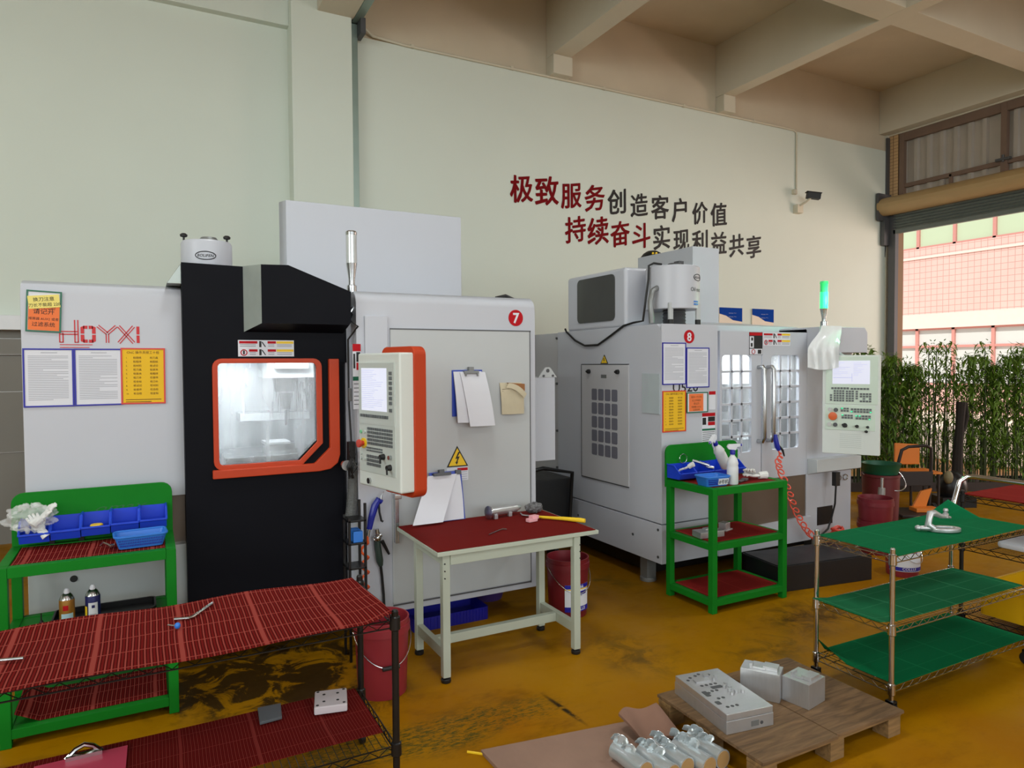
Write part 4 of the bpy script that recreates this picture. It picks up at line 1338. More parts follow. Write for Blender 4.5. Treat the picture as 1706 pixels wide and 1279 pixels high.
def basket(label, cx, cy, z, L, W, H, rz, tag_text=None):
    """low tapered plastic basket with a rim and slotted sides"""
    t = thing('plastic_basket', label, 'basket', (cx, cy, z), rz)
    mb = MB()
    ob, ot = rrect(-L * 0.42, L * 0.42, -W * 0.40, W * 0.40, 0.02), rrect(-L / 2, L / 2, -W / 2, W / 2, 0.025)
    n = len(ob)
    B = [mb.v((p[0], p[1], 0)) for p in ob]; T = [mb.v((p[0], p[1], H)) for p in ot]
    Bi = [mb.v((p[0] * 0.96, p[1] * 0.95, 0.004)) for p in ob]; Ti = [mb.v((p[0] * 0.97, p[1] * 0.95, H)) for p in ot]
    for i in range(n):
        j = (i + 1) % n
        mb.f([B[i], B[j], T[j], T[i]]); mb.f([Ti[i], Ti[j], Bi[j], Bi[i]]); mb.f([T[i], T[j], Ti[j], Ti[i]])
    mb.f(B[::-1]); mb.f(Bi)
    part('shell', mb, m_lblue, t, local=True)
    mb = MB(); mb.tube([(p[0], p[1], H) for p in ot], 0.006, 6, closed=True)
    part('rim', mb, m_lblue, t, local=True)
    mb = MB()
    for i in range(26):
        u = -0.46 + 0.92 * i / 25
        for s in (-1, 1):
            for k in range(3):
                z0 = H * (0.2 + 0.22 * k); f = 0.84 + 0.16 * (z0 + H * 0.07) / H
                mb.box(u * L * f * 0.96 - 0.0018, u * L * f * 0.96 + 0.0018, s * W / 2 * f * 0.985 - 0.002, s * W / 2 * f * 0.985 + 0.002, z0, z0 + H * 0.13)
    part('slots', mb, m_hblue, t, local=True)
    if tag_text:
        mb = MB(); mb.X = Matrix.Translation((L * 0.18, -W * 0.455, H * 0.5)) @ Matrix.Rotation(0.20, 4, 'X')
        mb.box(-0.042, 0.042, -0.008, 0.0, -0.022, 0.022).use(1).text(tag_text, face_y(0, -0.008, -0.012), 0.033, 0.012, 'CENTER')
        part('label_card', mb, [m_paper, m_ink], t, local=True, sharp=None)
    return t

# ---- left bench (in front of the big machine)
green_bench('green steel workbench with a row of five blue bins', -0.625, 0.112, 3.825, 4.28, 0.832, 1.10, 0, 0.085, (0.47,))
flat_mat('ribbed_mat', 'red ribbed mat on top of the left green workbench', -0.577, 0.065, 3.873, 4.232, 0.8205, m_redmat, 3)
flat_mat('ribbed_mat', 'red ribbed mat on the lowest shelf of the left green workbench', -0.575, 0.06, 3.873, 4.23, 0.0815, m_redmat, 4, curl=lambda u, v: (0, 0, 0.05 * max(0, 0.15 - u) / 0.15))
for i, lab in enumerate(('blue open-front bin under the plastic bag, first of the row of five',
                         'empty blue open-front bin next to the bagged one',
                         'blue open-front bin holding a round yellow cap',
                         'empty blue open-front bin, fourth from the plastic bag',
                         'empty blue open-front bin at the right end of the row of five')):
    parts_bin(lab, -0.515 + i * 0.1325, 4.275, 0.862 + 0.004 * i, 0.128, 0.13, 0.105, 'blue bins on the left bench')
t = thing('bin_bracket', 'dark bracket holding the row of five blue bins over the red mat', 'bracket', (-0.25, 4.25, 0.83))
mb = MB()
for x in (-0.45, -0.32, -0.05):
    mb.box(x - 0.012, x + 0.012, 4.238, 4.262, 0.8325, 0.861)
part('upright', mb, m_blackm, t)
mb = MB(); mb.lathe([(0.028, 0.0), (0.030, 0.004), (0.030, 0.022), (0.027, 0.026), (0, 0.027)], (-0.248, 4.195, 0.895), 24)  # yellow plastic cap in the middle bin
mb.box(-0.262, -0.234, 4.17, 4.22, 0.876, 0.896)
solo('round_cap', mb, m_yel, 'round yellow plastic cap lying in the middle blue bin', 'cap')
mb = MB(); mb.text('omax', face_y(-0.27, 4.2795, 0.967), 0.062, 0.0, 'LEFT', (0.5, 0.0), 0.0008, 1.7)
solo('faded_lettering', mb, mat('faded_green_ink', S(22, 104, 38), 0.5), 'faded dark lettering on the green back board above the blue bins', 'lettering', sharp=None)
basket('light blue plastic basket on the red mat of the left green bench', -0.045, 3.99, 0.8335, 0.235, 0.15, 0.062, 0.06)
t = thing('metal_clip', 'crumpled shiny metal clip beside the light blue basket', 'clip', (-0.19, 4.02, 0.83))
mb = MB(); mb.tube([(-0.225, 4.05, 0.838), (-0.21, 4.04, 0.852), (-0.19, 4.02, 0.845), (-0.175, 4.0, 0.838), (-0.165, 3.985, 0.85), (-0.18, 4.03, 0.838)], 0.006, 6)
part('wire', mb, m_steel, t)

# plastic bag with white gloves in the first bin
def film_mat(name, alpha=0.35):
    m, nt, p, N, L = nodes_of(name)
    out = N['Material Output']
    tr = N.new('ShaderNodeBsdfTransparent')
    p.inputs['Base Color'].default_value = (0.9, 0.92, 0.93, 1); p.inputs['Roughness'].default_value = 0.12
    mx = N.new('ShaderNodeMixShader'); mx.inputs[0].default_value = alpha
    L.new(tr.outputs[0], mx.inputs[1]); L.new(p.outputs[0], mx.inputs[2]); L.new(mx.outputs[0], out.inputs['Surface'])
    return m
m_film = film_mat('clear_plastic_film', 0.26)
m_glove = mat('white_glove', S(222, 222, 220), 0.9, var=0.05, bump=0.3, bscale=120)
def crumple(c, r, seed, amp=0.28, n=28, m=16):
    rr = random.Random(seed)
    waves = [(rr.uniform(2, 11), rr.uniform(2, 11), rr.uniform(0, 6), rr.uniform(0.3, 1)) for _ in range(7)]
    mb = MB(); rings = []
    for i in range(m + 1):
        th = PI * i / m
        row = []
        for k in range(n):
            ph = 2 * PI * k / n
            s = 1 + amp * sum(w * math.sin(a * th + p) * math.cos(round(b) * ph + p) for a, b, p, w in waves) / 3
            row.append((c[0] + r[0] * s * math.sin(th) * math.cos(ph), c[1] + r[1] * s * math.sin(th) * math.sin(ph), c[2] - r[2] * s * math.cos(th)))
        rings.append([mb.v(p) for p in (row if 0 < i < m else row[:1])])
    for A, B in zip(rings, rings[1:]):
        for k in range(n):
            a, b = A[k % len(A)], A[(k + 1) % n % len(A)] if len(A) > 1 else A[0]
            d, e = B[k % len(B)], B[(k + 1) % n % len(B)] if len(B) > 1 else B[0]
            vs = []
            for x in (a, b, e, d):
                if x not in vs: vs.append(x)
            mb.f(vs)
    return mb
mb = crumple((-0.53, 4.17, 0.99), (0.10, 0.06, 0.062), 5, 0.42, 44, 26)
solo('plastic_bag', mb, m_film, 'crumpled clear plastic bag spilling over the first blue bin', 'bag', sharp=8)
def glove(mb, M, s=1.0):
    """limp work glove: palm, cuff, four fingers and a thumb"""
    mb.X = M
    mb.ball((0, 0, 0.0), (0.045 * s, 0.055 * s, 0.016 * s), 12, 8)
    mb.tube([(0, -0.04 * s, 0), (0.002, -0.09 * s, 0.003), (0.004, -0.12 * s, 0.002)], [0.032 * s, 0.034 * s, 0.036 * s], 10)
    for k, (fx, ln) in enumerate(((-0.03, 0.06), (-0.010, 0.075), (0.011, 0.07), (0.031, 0.055))):
        mb.tube([(fx * s, 0.03 * s, 0.002), (fx * 1.2 * s, (0.05 + ln * 0.4) * s, 0.014 * s), (fx * 1.35 * s, (0.045 + ln * 0.9) * s, 0.004 * s)], [0.012 * s, 0.0115 * s, 0.009 * s], 8)
    mb.tube([(0.035 * s, -0.01 * s, 0), (0.06 * s, 0.015 * s, 0.012 * s), (0.065 * s, 0.04 * s, 0.008 * s)], [0.014 * s, 0.012 * s, 0.009 * s], 8)
    mb.X = None
mb = MB(); glove(mb, Matrix.Translation((-0.50, 4.18, 0.945)) @ Matrix.Rotation(1.2, 4, 'X') @ Matrix.Rotation(0.5, 4, 'Z'), 0.6)
solo('work_glove', mb, m_glove, 'white knitted glove in the bag on the first blue bin, lower one', 'glove')
mb = MB(); glove(mb, Matrix.Translation((-0.468, 4.17, 1.0)) @ rotz(-1.1) @ Matrix.Rotation(0.7, 4, 'X'), 0.62)
solo('work_glove', mb, m_glove, 'white knitted glove draped out of the bag on the first blue bin, upper one', 'glove')

# spray cans, tray and a small driver on the middle shelf
def spray_can(label, x, y, z, mats):
    t = thing('spray_can', label, 'spray can', (x, y, z))
    mb = MB(); mb.lathe([(0.031, 0.0), (0.033, 0.004), (0.033, 0.145), (0.031, 0.150)], (x, y, z), 28)
    part('body', mb, mats[0], t)
    mb = MB(); mb.lathe([(0.0325, 0.149), (0.024, 0.168), (0.016, 0.176), (0.012, 0.178)], (x, y, z), 28)
    part('shoulder', mb, m_steel, t)
    mb = MB(); mb.lathe([(0.012, 0.176), (0.013, 0.186), (0.010, 0.196), (0.006, 0.20), (0, 0.20)], (x, y, z), 16)
    part('nozzle', mb, mats[1], t)
    mb = MB()
    def arc(a0, a1, z0, z1, k, lift=0.0006):
        mb.use(k)
        n = 8
        lo = [mb.v((x + (0.033 + lift) * math.cos(a0 + (a1 - a0) * i / n), y + (0.033 + lift) * math.sin(a0 + (a1 - a0) * i / n), z + z0)) for i in range(n + 1)]
        hi = [mb.v((x + (0.033 + lift) * math.cos(a0 + (a1 - a0) * i / n), y + (0.033 + lift) * math.sin(a0 + (a1 - a0) * i / n), z + z1)) for i in range(n + 1)]
        for i in range(n):
            mb.f([lo[i], lo[i + 1], hi[i + 1], hi[i]])
    for a in mats[2]:
        arc(*a)
    part('printed_label', mb, mats[3], t, sharp=None)
F = -PI / 2
m_gold = mat('can_gold', S(160, 112, 40), 0.35, 0.4)
m_navy = mat('can_navy', S(28, 34, 96), 0.35, 0.2)
spray_can('gold spray can with a pale blue label on the green bench shelf', -0.365, 3.95, 0.47, (m_gold, m_paper, ((F - 0.7, F + 0.9, 0.01, 0.085, 0), (F - 0.45, F + 0.25, 0.10, 0.125, 1), (F - 0.2, F + 0.9, 0.01, 0.03, 2, 0.0012)), [mat('can_paleblue', S(170, 204, 220), 0.4), m_red, m_greydk]))
spray_can('navy blue spray can with a white label on the green bench shelf', -0.258, 3.96, 0.47, (m_navy, m_paper, ((F - 0.55, F + 0.7, 0.0, 0.118, 0), (F - 0.1, F + 0.3, 0.092, 0.106, 1, 0.0012), (F - 0.4, F + 0.5, 0.06, 0.063, 2, 0.0012), (F - 0.4, F + 0.5, 0.03, 0.033, 2, 0.0012), (F - 1.4, F - 0.75, 0.0, 0.10, 3)), [m_paper, m_navy, m_inkgrey, m_yel]))
mb = MB(); mb.ring(rrect(-0.44, 0.02, 4.0, 4.2, 0.03), rrect(-0.43, 0.01, 4.01, 4.19, 0.025), 'z', 0.47, 0.50); mb.prism(rrect(-0.435, 0.015, 4.005, 4.195, 0.03), 'z', 0.468, 0.473)
solo('parts_tray', mb, m_blackm, 'shallow black tray behind the spray cans on the bench shelf', 'tray', 0.002)
mb = MB(); mb.lathe([(0.009, 0), (0.010, 0.05), (0.007, 0.06), (0.003, 0.064), (0.003, 0.095), (0, 0.098)], (-0.47, 3.95, 0.47), 12)
solo('screwdriver_bit', mb, m_black, 'thin black pointed tool upright left of the spray cans', 'tool')

# ---- right bench at machine 8
green_bench('green three-shelf workbench with spray bottles in front of the smaller machine', 3.425, 4.16, 3.535, 4.02, 0.872, 1.125, 0, 0.095, (0.485,))
flat_mat('ribbed_mat', 'dark red mat on top of the right green workbench', 3.473, 4.112, 3.583, 3.972, 0.8605, m_redmat2, 5)
flat_mat('ribbed_mat', 'dark red mat on the middle shelf of the right green workbench', 3.475, 4.11, 3.585, 3.97, 0.482, m_redmat2, 6)
flat_mat('ribbed_mat', 'dark red mat on the lowest shelf of the right green workbench', 3.475, 4.11, 3.585, 3.97, 0.092, m_redmat2, 7)
for i, lab in enumerate(('blue open-front bin with gloves, first from the basket bench corner', 'blue open-front bin holding small pliers beside the glove bin',
                         'blue open-front bin behind the white spray bottle', 'blue open-front bin at the right end above the white gloves')):
    parts_bin(lab, 3.51 + i * 0.165, 4.015, 0.885, 0.158, 0.15, 0.10, 'blue bins on the right bench')
basket('light blue basket with a white number card on the right green bench', 3.545, 3.665, 0.8735, 0.21, 0.15, 0.065, -0.08, '8号机')
def spray_bottle(label, x, y, z, M=None):
    t = thing('spray_bottle', label, 'spray bottle', (x, y, z))
    X = Matrix.Translation((x, y, z)) @ (M if M is not None else Matrix.Identity(4))
    mb = MB(); mb.X = X; mb.lathe([(0.036, 0), (0.040, 0.006), (0.040, 0.12), (0.037, 0.135), (0.041, 0.15), (0.030, 0.185), (0.015, 0.205), (0.015, 0.215)], (0, 0, 0), 28)
    part('bottle', mb, mat('bottle_white', S(220, 222, 224), 0.35), t)
    mb = MB(); mb.X = X; mb.lathe([(0.018, 0.213), (0.019, 0.218), (0.018, 0.242), (0.012, 0.25), (0, 0.25)], (0, 0, 0), 20)
    part('collar', mb, m_hblue, t)
    mb = MB(); mb.X = X
    mb.prism([(-0.022, 0.245), (0.03, 0.25), (0.042, 0.268), (0.03, 0.286), (-0.05, 0.29), (-0.055, 0.272), (-0.028, 0.266)], 'y', -0.013, 0.013)
    mb.use(1).tube([(-0.026, 0, 0.262), (-0.042, 0, 0.245), (-0.045, 0, 0.21), (-0.05, 0, 0.205)], 0.006, 6)
    mb.cyl((-0.052, 0, 0.281), (-0.066, 0, 0.281), 0.009)
    part('trigger_head', mb, [m_paper, m_hblue], t, 0.002)
    return t
spray_bottle('upright white spray bottle with blue trigger on the right bench mat', 3.700, 3.625, 0.8715, rotz(2.6))
spray_bottle('white spray bottle lying tilted over the blue bins', 3.815, 3.80, 0.965, rotz(0.15) @ Matrix.Rotation(-0.62, 4, 'Y') @ rotz(0.2))
mb = MB(); glove(mb, Matrix.Translation((3.515, 3.90, 0.965)) @ rotz(0.4) @ Matrix.Rotation(-0.5, 4, 'X'), 0.55)
solo('work_glove', mb, m_glove, 'soiled pale glove stuffed in the first blue bin of the right bench', 'glove')
mb = MB(); mb.tube([(3.63, 3.96, 1.005), (3.67, 3.92, 0.99), (3.72, 3.88, 0.97)], 0.010, 7).tube([(3.69, 3.93, 0.985), (3.73, 3.90, 0.955), (3.76, 3.87, 0.95)], 0.012, 7)
solo('pliers', mb, m_steel, 'steel pliers resting in the blue bin beside the gloves', 'pliers')
mb = MB(); glove(mb, Matrix.Translation((4.0, 3.70, 0.897)) @ rotz(1.2), 0.8)
solo('work_glove', mb, m_glove, 'white glove spread on the red mat of the right bench, front one', 'glove')
mb = MB(); glove(mb, Matrix.Translation((3.985, 3.72, 0.925)) @ rotz(2.2) @ Matrix.Rotation(0.2, 4, 'X'), 0.75)
solo('work_glove', mb, m_glove, 'white glove heaped on another glove on the right bench', 'glove')
mb = MB(); mb.X = Matrix.Translation((3.83, 3.66, 0.874)) @ rotz(0.4); mb.box(-0.06, 0.06, -0.012, 0.012, 0, 0.012).box(0.02, 0.075, -0.02, 0.02, 0.0, 0.016)
solo('hand_tool', mb, m_greydk, 'grey metal hand tool lying between bottle and gloves', 'tool', 0.003)
mb = MB(); mb.tube([(3.77, 3.72, 0.875), (3.775, 3.725, 0.96), (3.785, 3.73, 1.0)], [0.005, 0.006, 0.010], 8)
solo('brush', mb, m_paper, 'slim white brush standing among tools on the right bench', 'brush')
mb = MB(); mb.cyl((3.575, 3.96, 1.04), (3.575, 3.957, 1.04), 0.002); mb.tube([(3.565 + 0.035 * math.cos(a * PI / 8), 3.99, 1.02 + 0.035 * math.sin(a * PI / 8)) for a in range(16)], 0.0025, 5, closed=True)
solo('wire_ring', mb, m_steel, 'thin wire ring standing behind the glove bin', 'ring')
# aluminium parts on the middle shelf
mb = MB(); mb.X = Matrix.Translation((3.55, 3.73, 0.49)); mb.prism([(-0.10, -0.05), (0.11, -0.07), (0.12, 0.03), (-0.08, 0.06)], 'z', 0, 0.045); mb.box(-0.02, 0.06, -0.02, 0.02, 0.045, 0.06)
solo('aluminium_blank', mb, m_alu, 'flat aluminium blank on the middle shelf of the right bench', 'metal part', 0.004)
mb = MB(); mb.X = Matrix.Translation((3.80, 3.80, 0.49)) @ rotz(0.3); mb.box(-0.05, 0.05, -0.04, 0.04, 0, 0.012).box(-0.04, 0.03, -0.03, 0.03, 0.012, 0.06)
solo('aluminium_block', mb, m_alu, 'small square aluminium block on the middle shelf of the right bench', 'metal part', 0.003)
# ================================================================== machine 8
t8 = thing('machining_centre', 'smaller white machining centre with two windowed doors, marked with a red 8', 'machine', (4.5, 5.2, 0))
XS, YF = 3.45, 4.10
m_sidegrey = mat('machine_side_grey', S(186, 186, 190), 0.42, var=0.02)
mb = MB(); mb.prism([(YF + 0.012, 0.51), (YF + 0.012, 1.99), (YF + 0.05, 2.04), (5.6, 2.035), (5.6, 0.51)], 'x', XS, 4.02)
part('left_enclosure', mb, m_white, t8, 0.006)
mb = MB(); mb.box(XS, 4.02, YF, 5.6, 0.20, 0.502)
part('lower_panel', mb, m_white, t8, 0.004)
mb = MB(); mb.box(XS + 0.012, 4.02, 5.605, 6.6, 0.24, 2.03)
part('rear_panel', mb, m_sidegrey, t8, 0.004)
mb = MB(); mb.box(XS, 4.02, YF, YF + 0.012, 0.51, 2.04)
part('front_pillar', mb, m_white, t8, 0.003)
mb = MB()
for (y, z) in ((4.14, 0.25), (4.14, 0.46), (5.62, 1.98), (5.62, 1.55), (5.62, 1.1), (5.62, 0.75), (4.45, 0.36), (5.25, 0.36)):
    mb.cyl((XS + 0.011, y, z), (XS - 0.004, y, z), 0.011, n=10)
part('panel_screw', mb, m_greydk, t8)
for x, y in ((3.53, 4.36), (3.53, 5.8), (5.45, 4.36)):
    mb = MB(); mb.box(x - 0.045, x + 0.045, y - 0.045, y + 0.045, 0.025, 0.25).cyl((x, y, 0), (x, y, 0.03), 0.065)
    part('foot', mb, m_grey, t8, 0.004)
mb = MB(); mb.box(3.62, 5.45, 4.42, 6.3, 0.03, 0.24)  # added dark block, keeps the floor beneath this machine in shade
part('shade_block', mb, m_blackm, t8)
# vented service door on the left side
mb = MB()
mb.box(XS - 0.008, XS + 0.004, 4.50, 5.18, 0.735, 1.728)
sd = part('service_door', mb, m_sidegrey, t8, 0.003)
mb = MB(); mb.box(XS - 0.0085, XS + 0.002, 4.50, 5.185, 1.728, 1.736).box(XS - 0.0085, XS + 0.002, 5.18, 5.187, 0.73, 1.73).box(XS - 0.0085, XS + 0.002, 4.50, 5.185, 0.727, 0.735)
part('door_gap', mb, m_greydk, sd)
for y in (5.057, 4.637):
    mb = MB(); mb.cyl((XS - 0.008, y, 1.67), (XS - 0.03, y, 1.67), 0.02, 0.017).box(XS - 0.04, XS - 0.02, y - 0.03, y + 0.012, 1.662, 1.678)
    part('latch_knob', mb, m_black, sd)
mb = MB(); mb.box(XS - 0.0095, XS - 0.008, 4.80, 4.88, 1.615, 1.645)
part('name_plate', mb, m_grey, sd)
mb = MB()
m_vent = mat('vent_dark', S(104, 104, 116), 0.5, var=0.12)
for i in range(4):
    for j in range(5):
        y0 = 4.647 + i * 0.0975; z0 = 0.945 + j * 0.119
        mb.prism(rrect(y0, y0 + 0.08, z0, z0 + 0.10, 0.012, 2), 'x', XS - 0.0095, XS - 0.006)
part('vent_slots', mb, m_vent, sd)
mb = MB(); mb.prism([(4.785, 1.738), (4.895, 1.738), (4.84, 1.815)], 'x', XS - 0.003, XS).use(1).prism([(4.798, 1.744), (4.882, 1.744), (4.84, 1.803)], 'x', XS - 0.0045, XS - 0.003)
mb.use(0).box(XS - 0.006, XS - 0.0045, 4.835, 4.845, 1.76, 1.785)
part('hazard_sign', mb, [m_ink, m_yel], t8, sharp=None, label='small yellow warning triangle')
mb = MB(); mb.box(XS - 0.008, XS, 4.12, 4.325, 1.352, 1.66)
mb.use(1)
for i in range(9):
    mb.box(XS - 0.0095, XS - 0.008, 4.25, 4.30, 1.63 - i * 0.02, 1.634 - i * 0.02)
part('acrylic_plate', mb, [mat('acrylic_plate_grey', S(176, 186, 190), 0.2), m_inkgrey], t8)
# tool magazine cover with a dark window
mb = MB(); mb.box(XS + 0.002, 4.25, 4.55, 5.43, 2.03, 2.525)
tm = part('magazine_cover', mb, m_white, t8, 0.03, seg=3)
m_smoke = mat('smoked_window', S(70, 72, 70), 0.12, var=0.15, scale=3)
mb = MB(); mb.prism(rrect(4.69, 5.25, 2.098, 2.505 - 0.02, 0.045, 4), 'x', XS - 0.006, XS + 0.004)
part('smoked_window', mb, m_smoke, tm, label='dark smoked window')
# column box, green lit by the lamp
mb = MB(); mb.box(4.764, 5.113, 5.2, 6.06, 2.0, 2.885)
part('column_cover', mb, m_white, t8, 0.006)
mb = MB(); mb.ball((5.04, 6.15, 2.88), (0.14, 0.14, 0.12), 18, 8)
mb.use(1)
for a in (-2.2, -1.9):
    mb.cyl((5.04 + 0.1 * math.cos(a), 6.15 + 0.1 * math.sin(a), 2.94), (5.04 + 0.13 * math.cos(a), 6.15 + 0.13 * math.sin(a), 2.95), 0.012, n=8)
part('motor_bag', mb, [m_black, m_yel], t8, label='black motor cover behind the column')
# roof pieces
mb = MB(); mb.prism([(4.4, 2.0), (5.2, 2.0), (5.2, 2.14), (4.4, 2.06)], 'x', 4.02, 5.3)
part('roof', mb, m_white, t8, 0.003)
# doors with barred windows
def win(x0, x1, z0, z1):
    return rrect(x0, x1, z0, z1, 0.03, 3)
for nm, (d0, d1, w0, w1) in (('left', (4.045, 4.505, 4.067, 4.394)), ('right', (4.515, 5.058, 4.621, 4.960))):
    mb = MB()
    outer = [(d0, 0.765), (d1, 0.765), (d1, 1.995), (d0, 1.995)]
    inner = win(w0, w1, 1.005, 1.800)
    n = len(inner)
    # door skin with an opening, fanned out corner by corner
    for y, flip in ((YF, False), (YF + 0.03, True)):
        O = [mb.v((p[0], y, p[1])) for p in outer]; I = [mb.v((p[0], y, p[1])) for p in inner]
        q = n // 4
        for c in range(4):
            for i in range(q - 1):
                a, b = I[c * q + i], I[c * q + i + 1]
                mb.f([O[c], b, a] if not flip else [O[c], a, b])
            a, b = I[c * q + q - 1], I[(c * q + q) % n]
            mb.f([O[c], O[(c + 1) % 4], b, a] if not flip else [O[c], a, b, O[(c + 1) % 4]])
    for i in range(4):
        p, r = outer[i], outer[(i + 1) % 4]
        mb.quad((p[0], YF, p[1]), (p[0], YF + 0.03, p[1]), (r[0], YF + 0.03, r[1]), (r[0], YF, r[1]))
    for i in range(n):
        p, r = inner[i], inner[(i + 1) % n]
        mb.quad((p[0], YF, p[1]), (r[0], YF, r[1]), (r[0], YF + 0.03, r[1]), (p[0], YF + 0.03, p[1]))
    dr = part('door', mb, m_white, t8, sharp=30)
    mb = MB()
    for i in (1, 2):
        x = w0 + (w1 - w0) * i / 3; mb.box(x - 0.009, x + 0.009, YF + 0.002, YF + 0.02, 1.0, 1.805)
    for j in range(1, 6):
        z = 1.005 + 0.795 * j / 6; mb.box(w0 - 0.003, w1 + 0.003, YF + 0.002, YF + 0.02, z - 0.009, z + 0.009)
    part('window_bars', mb, m_white, dr)
    mb = MB(); mb.prism(win(w0 - 0.005, w1 + 0.005, 1.0, 1.805)[::-1], 'y', YF + 0.021, YF + 0.027)
    part('window_pane', mb, m_pane, dr, sharp=None)
    hx = 4.468 if nm == 'left' else 4.575
    mb = MB(); mb.tube([(hx, YF, 1.70), (hx, YF - 0.05, 1.705), (hx + 0.005, YF - 0.065, 1.68), (hx + 0.005, YF - 0.065, 1.12), (hx, YF - 0.05, 1.09), (hx, YF, 1.09)], 0.017, 12)
    part('door_handle', mb, m_steel, dr, label='steel tube door handle')
# lit chamber
mb = MB()
a0, a1, b0, b1, c0, c1 = 4.04, 5.06, 4.2, 5.0, 0.85, 1.97
mb.box(a0 - 0.02, a0, b0, b1, c0, c1).box(a1, a1 + 0.02, b0, b1, c0, c1).box(a0, a1, b1, b1 + 0.02, c0, c1).box(a0, a1, b0, b1, c1, c1 + 0.02).box(a0, a1, b0, b1, c0 - 0.02, c0)
part('work_chamber', mb, m_chamber, t8)
mb = MB(); mb.box(4.4, 4.8, 4.5, 4.98, 1.55, 1.95).box(4.1, 5.0, 4.3, 4.9, 0.88, 1.08).use(1).cyl((4.6, 4.65, 1.3), (4.6, 4.65, 1.55), 0.06, 0.09).box(4.1, 4.4, 4.26, 4.4, 1.08, 1.22)
part('spindle_head', mb, [m_white2, m_greydk], t8)
mb = MB(); mb.box(4.2, 4.95, 4.24, 4.29, 1.93, 1.965)
part('chamber_lamp', mb, mat('chamber_lamp_glow2', S(240, 245, 250), 0.5, emit=(0.95, 0.98, 1, 1), estr=5.0), t8)
la = area_light('chamber_light', (4.6, 4.35, 1.92), (4.6, 4.7, 1.2), 0.8, 0.1, 16.0, (0.95, 0.98, 1.0))
la.parent = t8; la.location = Vector((4.6, 4.35, 1.92)) - _loc[t8.name]
# below the doors
mb = MB(); mb.box(4.02, 5.10, YF + 0.01, YF + 0.4, 0.36, 0.77)
part('chip_panel', mb, m_brown, t8, 0.003)
mb = MB(); mb.prism([(4.02, 0.19), (5.10, 0.19), (5.10, 0.40), (4.02, 0.375)], 'y', YF - 0.02, YF + 0.5)
part('skirt', mb, m_white, t8, 0.004)
mb = MB(); mb.box(5.06, 5.655, YF, 5.4, 0.19, 2.03)
part('right_pillar', mb, m_white, t8, 0.006)
mb = MB(); mb.box(5.20, 5.40, YF - 0.004, YF + 0.01, 0.30, 0.46)
part('service_opening', mb, m_black, t8)
mb = MB(); mb.prism([(YF, 0.76), (YF - 0.10, 0.79), (YF - 0.10, 0.90), (YF, 0.90)], 'x', 5.07, 5.655)
part('support_ledge', mb, m_white2, t8, 0.004)
for dx in (0.0, 0.09):
    mb = MB(); mb.tube([(5.47 + dx + 0.03 * math.cos(a * PI / 8), YF - 0.012, 0.70 + 0.025 * math.sin(a * PI / 8)) for a in range(16)], 0.004, 6, closed=True)
    part('hose_ring', mb, m_steel, t8)
mb = MB(); mb.prism([(5.06, 2.04), (5.06, 1.82), (5.70, 1.82), (5.70, 2.00), (5.66, 2.045)], 'y', YF - 0.12, YF + 0.5)
part('arm_housing', mb, m_white, t8, 0.006)
# signs
mb = MB(); mb.cyl((3.721, YF, 1.944), (3.721, YF - 0.003, 1.944), 0.052, n=32).use(1).text('8', face_y(3.721, YF - 0.003, 1.911), 0.092, 0.025, 'CENTER')
part('number_badge', mb, [m_red, m_paper], t8, sharp=None, label='red round badge with a white 8')
mb = MB(); mb.text('U520', face_y(3.685, YF, 1.518), 0.10, 0.012, 'CENTER', th=0.0003, sx=1.2)
part('model_lettering', mb, m_ink, t8, sharp=None)
mb = MB(); side_strip(mb, 3.855, 3.992, 1.345, YF, 0.62)
mb.use(0).box(3.925, 3.995, YF - 0.002, YF, 1.37, 1.515).use(1).box(3.925, 3.995, YF - 0.003, YF - 0.002, 1.488, 1.515)
part('warning_strip', mb, [m_paper, m_red, m_yel, m_ink, m_hgreen], t8, sharp=None)
mb = MB()
mb.use(3).box(4.364, 4.516, YF - 0.002, YF, 1.803, 1.989).use(1).box(4.366, 4.514, YF - 0.003, YF - 0.002, 1.962, 1.987)
mb.use(0).box(4.368, 4.415, YF - 0.003, YF - 0.002, 1.86, 1.955).box(4.368, 4.512, YF - 0.003, YF - 0.002, 1.806, 1.853)
mb.use(3).box(4.38, 4.40, YF - 0.004, YF - 0.003, 1.87, 1.9).box(4.385, 4.405, YF - 0.004, YF - 0.003, 1.92, 1.945).box(4.46, 4.50, YF - 0.004, YF - 0.003, 1.812, 1.845)
mb.use(1).tube([(4.41 + 0.018 * math.cos(a * PI / 8), YF - 0.0035, 1.829 + 0.018 * math.sin(a * PI / 8)) for a in range(16)], 0.003, 5, closed=True)
part('warning_plate', mb, [m_paper, m_red, m_yel, m_ink], t8, sharp=None)
mb = MB(); warn_strip(mb, 4.524, 4.846, 1.880, 1.988, YF)
part('warning_strip', mb, [m_paper, m_red, m_yel, m_ink], t8, sharp=None)
# signal lamp, lit green
m_glow = mat('green_lamp_glow', S(40, 230, 120), 0.3, emit=(0.03, 0.9, 0.24, 1), estr=1.5)
m_glass_g = mat('pale_green_lens', S(70, 210, 120), 0.2, 0.0, emit=(0.03, 0.9, 0.25, 1), estr=0.25)
LX_, LY_ = 5.335, 4.15
mb = MB(); mb.lathe([(0.03, 2.04), (0.03, 2.10), (0.018, 2.105), (0.018, 2.13), (0.034, 2.215)], (LX_, LY_, 0), 20)
sl = part('signal_light', mb, m_steel, t8)
mb = MB(); mb.lathe([(0.034, 2.215), (0.034, 2.36)], (LX_, LY_, 0), 20)
part('lit_lens', mb, m_glow, sl, label='glowing green lens')
mb = MB(); mb.lathe([(0.033, 2.36), (0.033, 2.43), (0.036, 2.435), (0.034, 2.455), (0, 2.457)], (LX_, LY_, 0), 20)
part('upper_lens', mb, m_glass_g, sl)
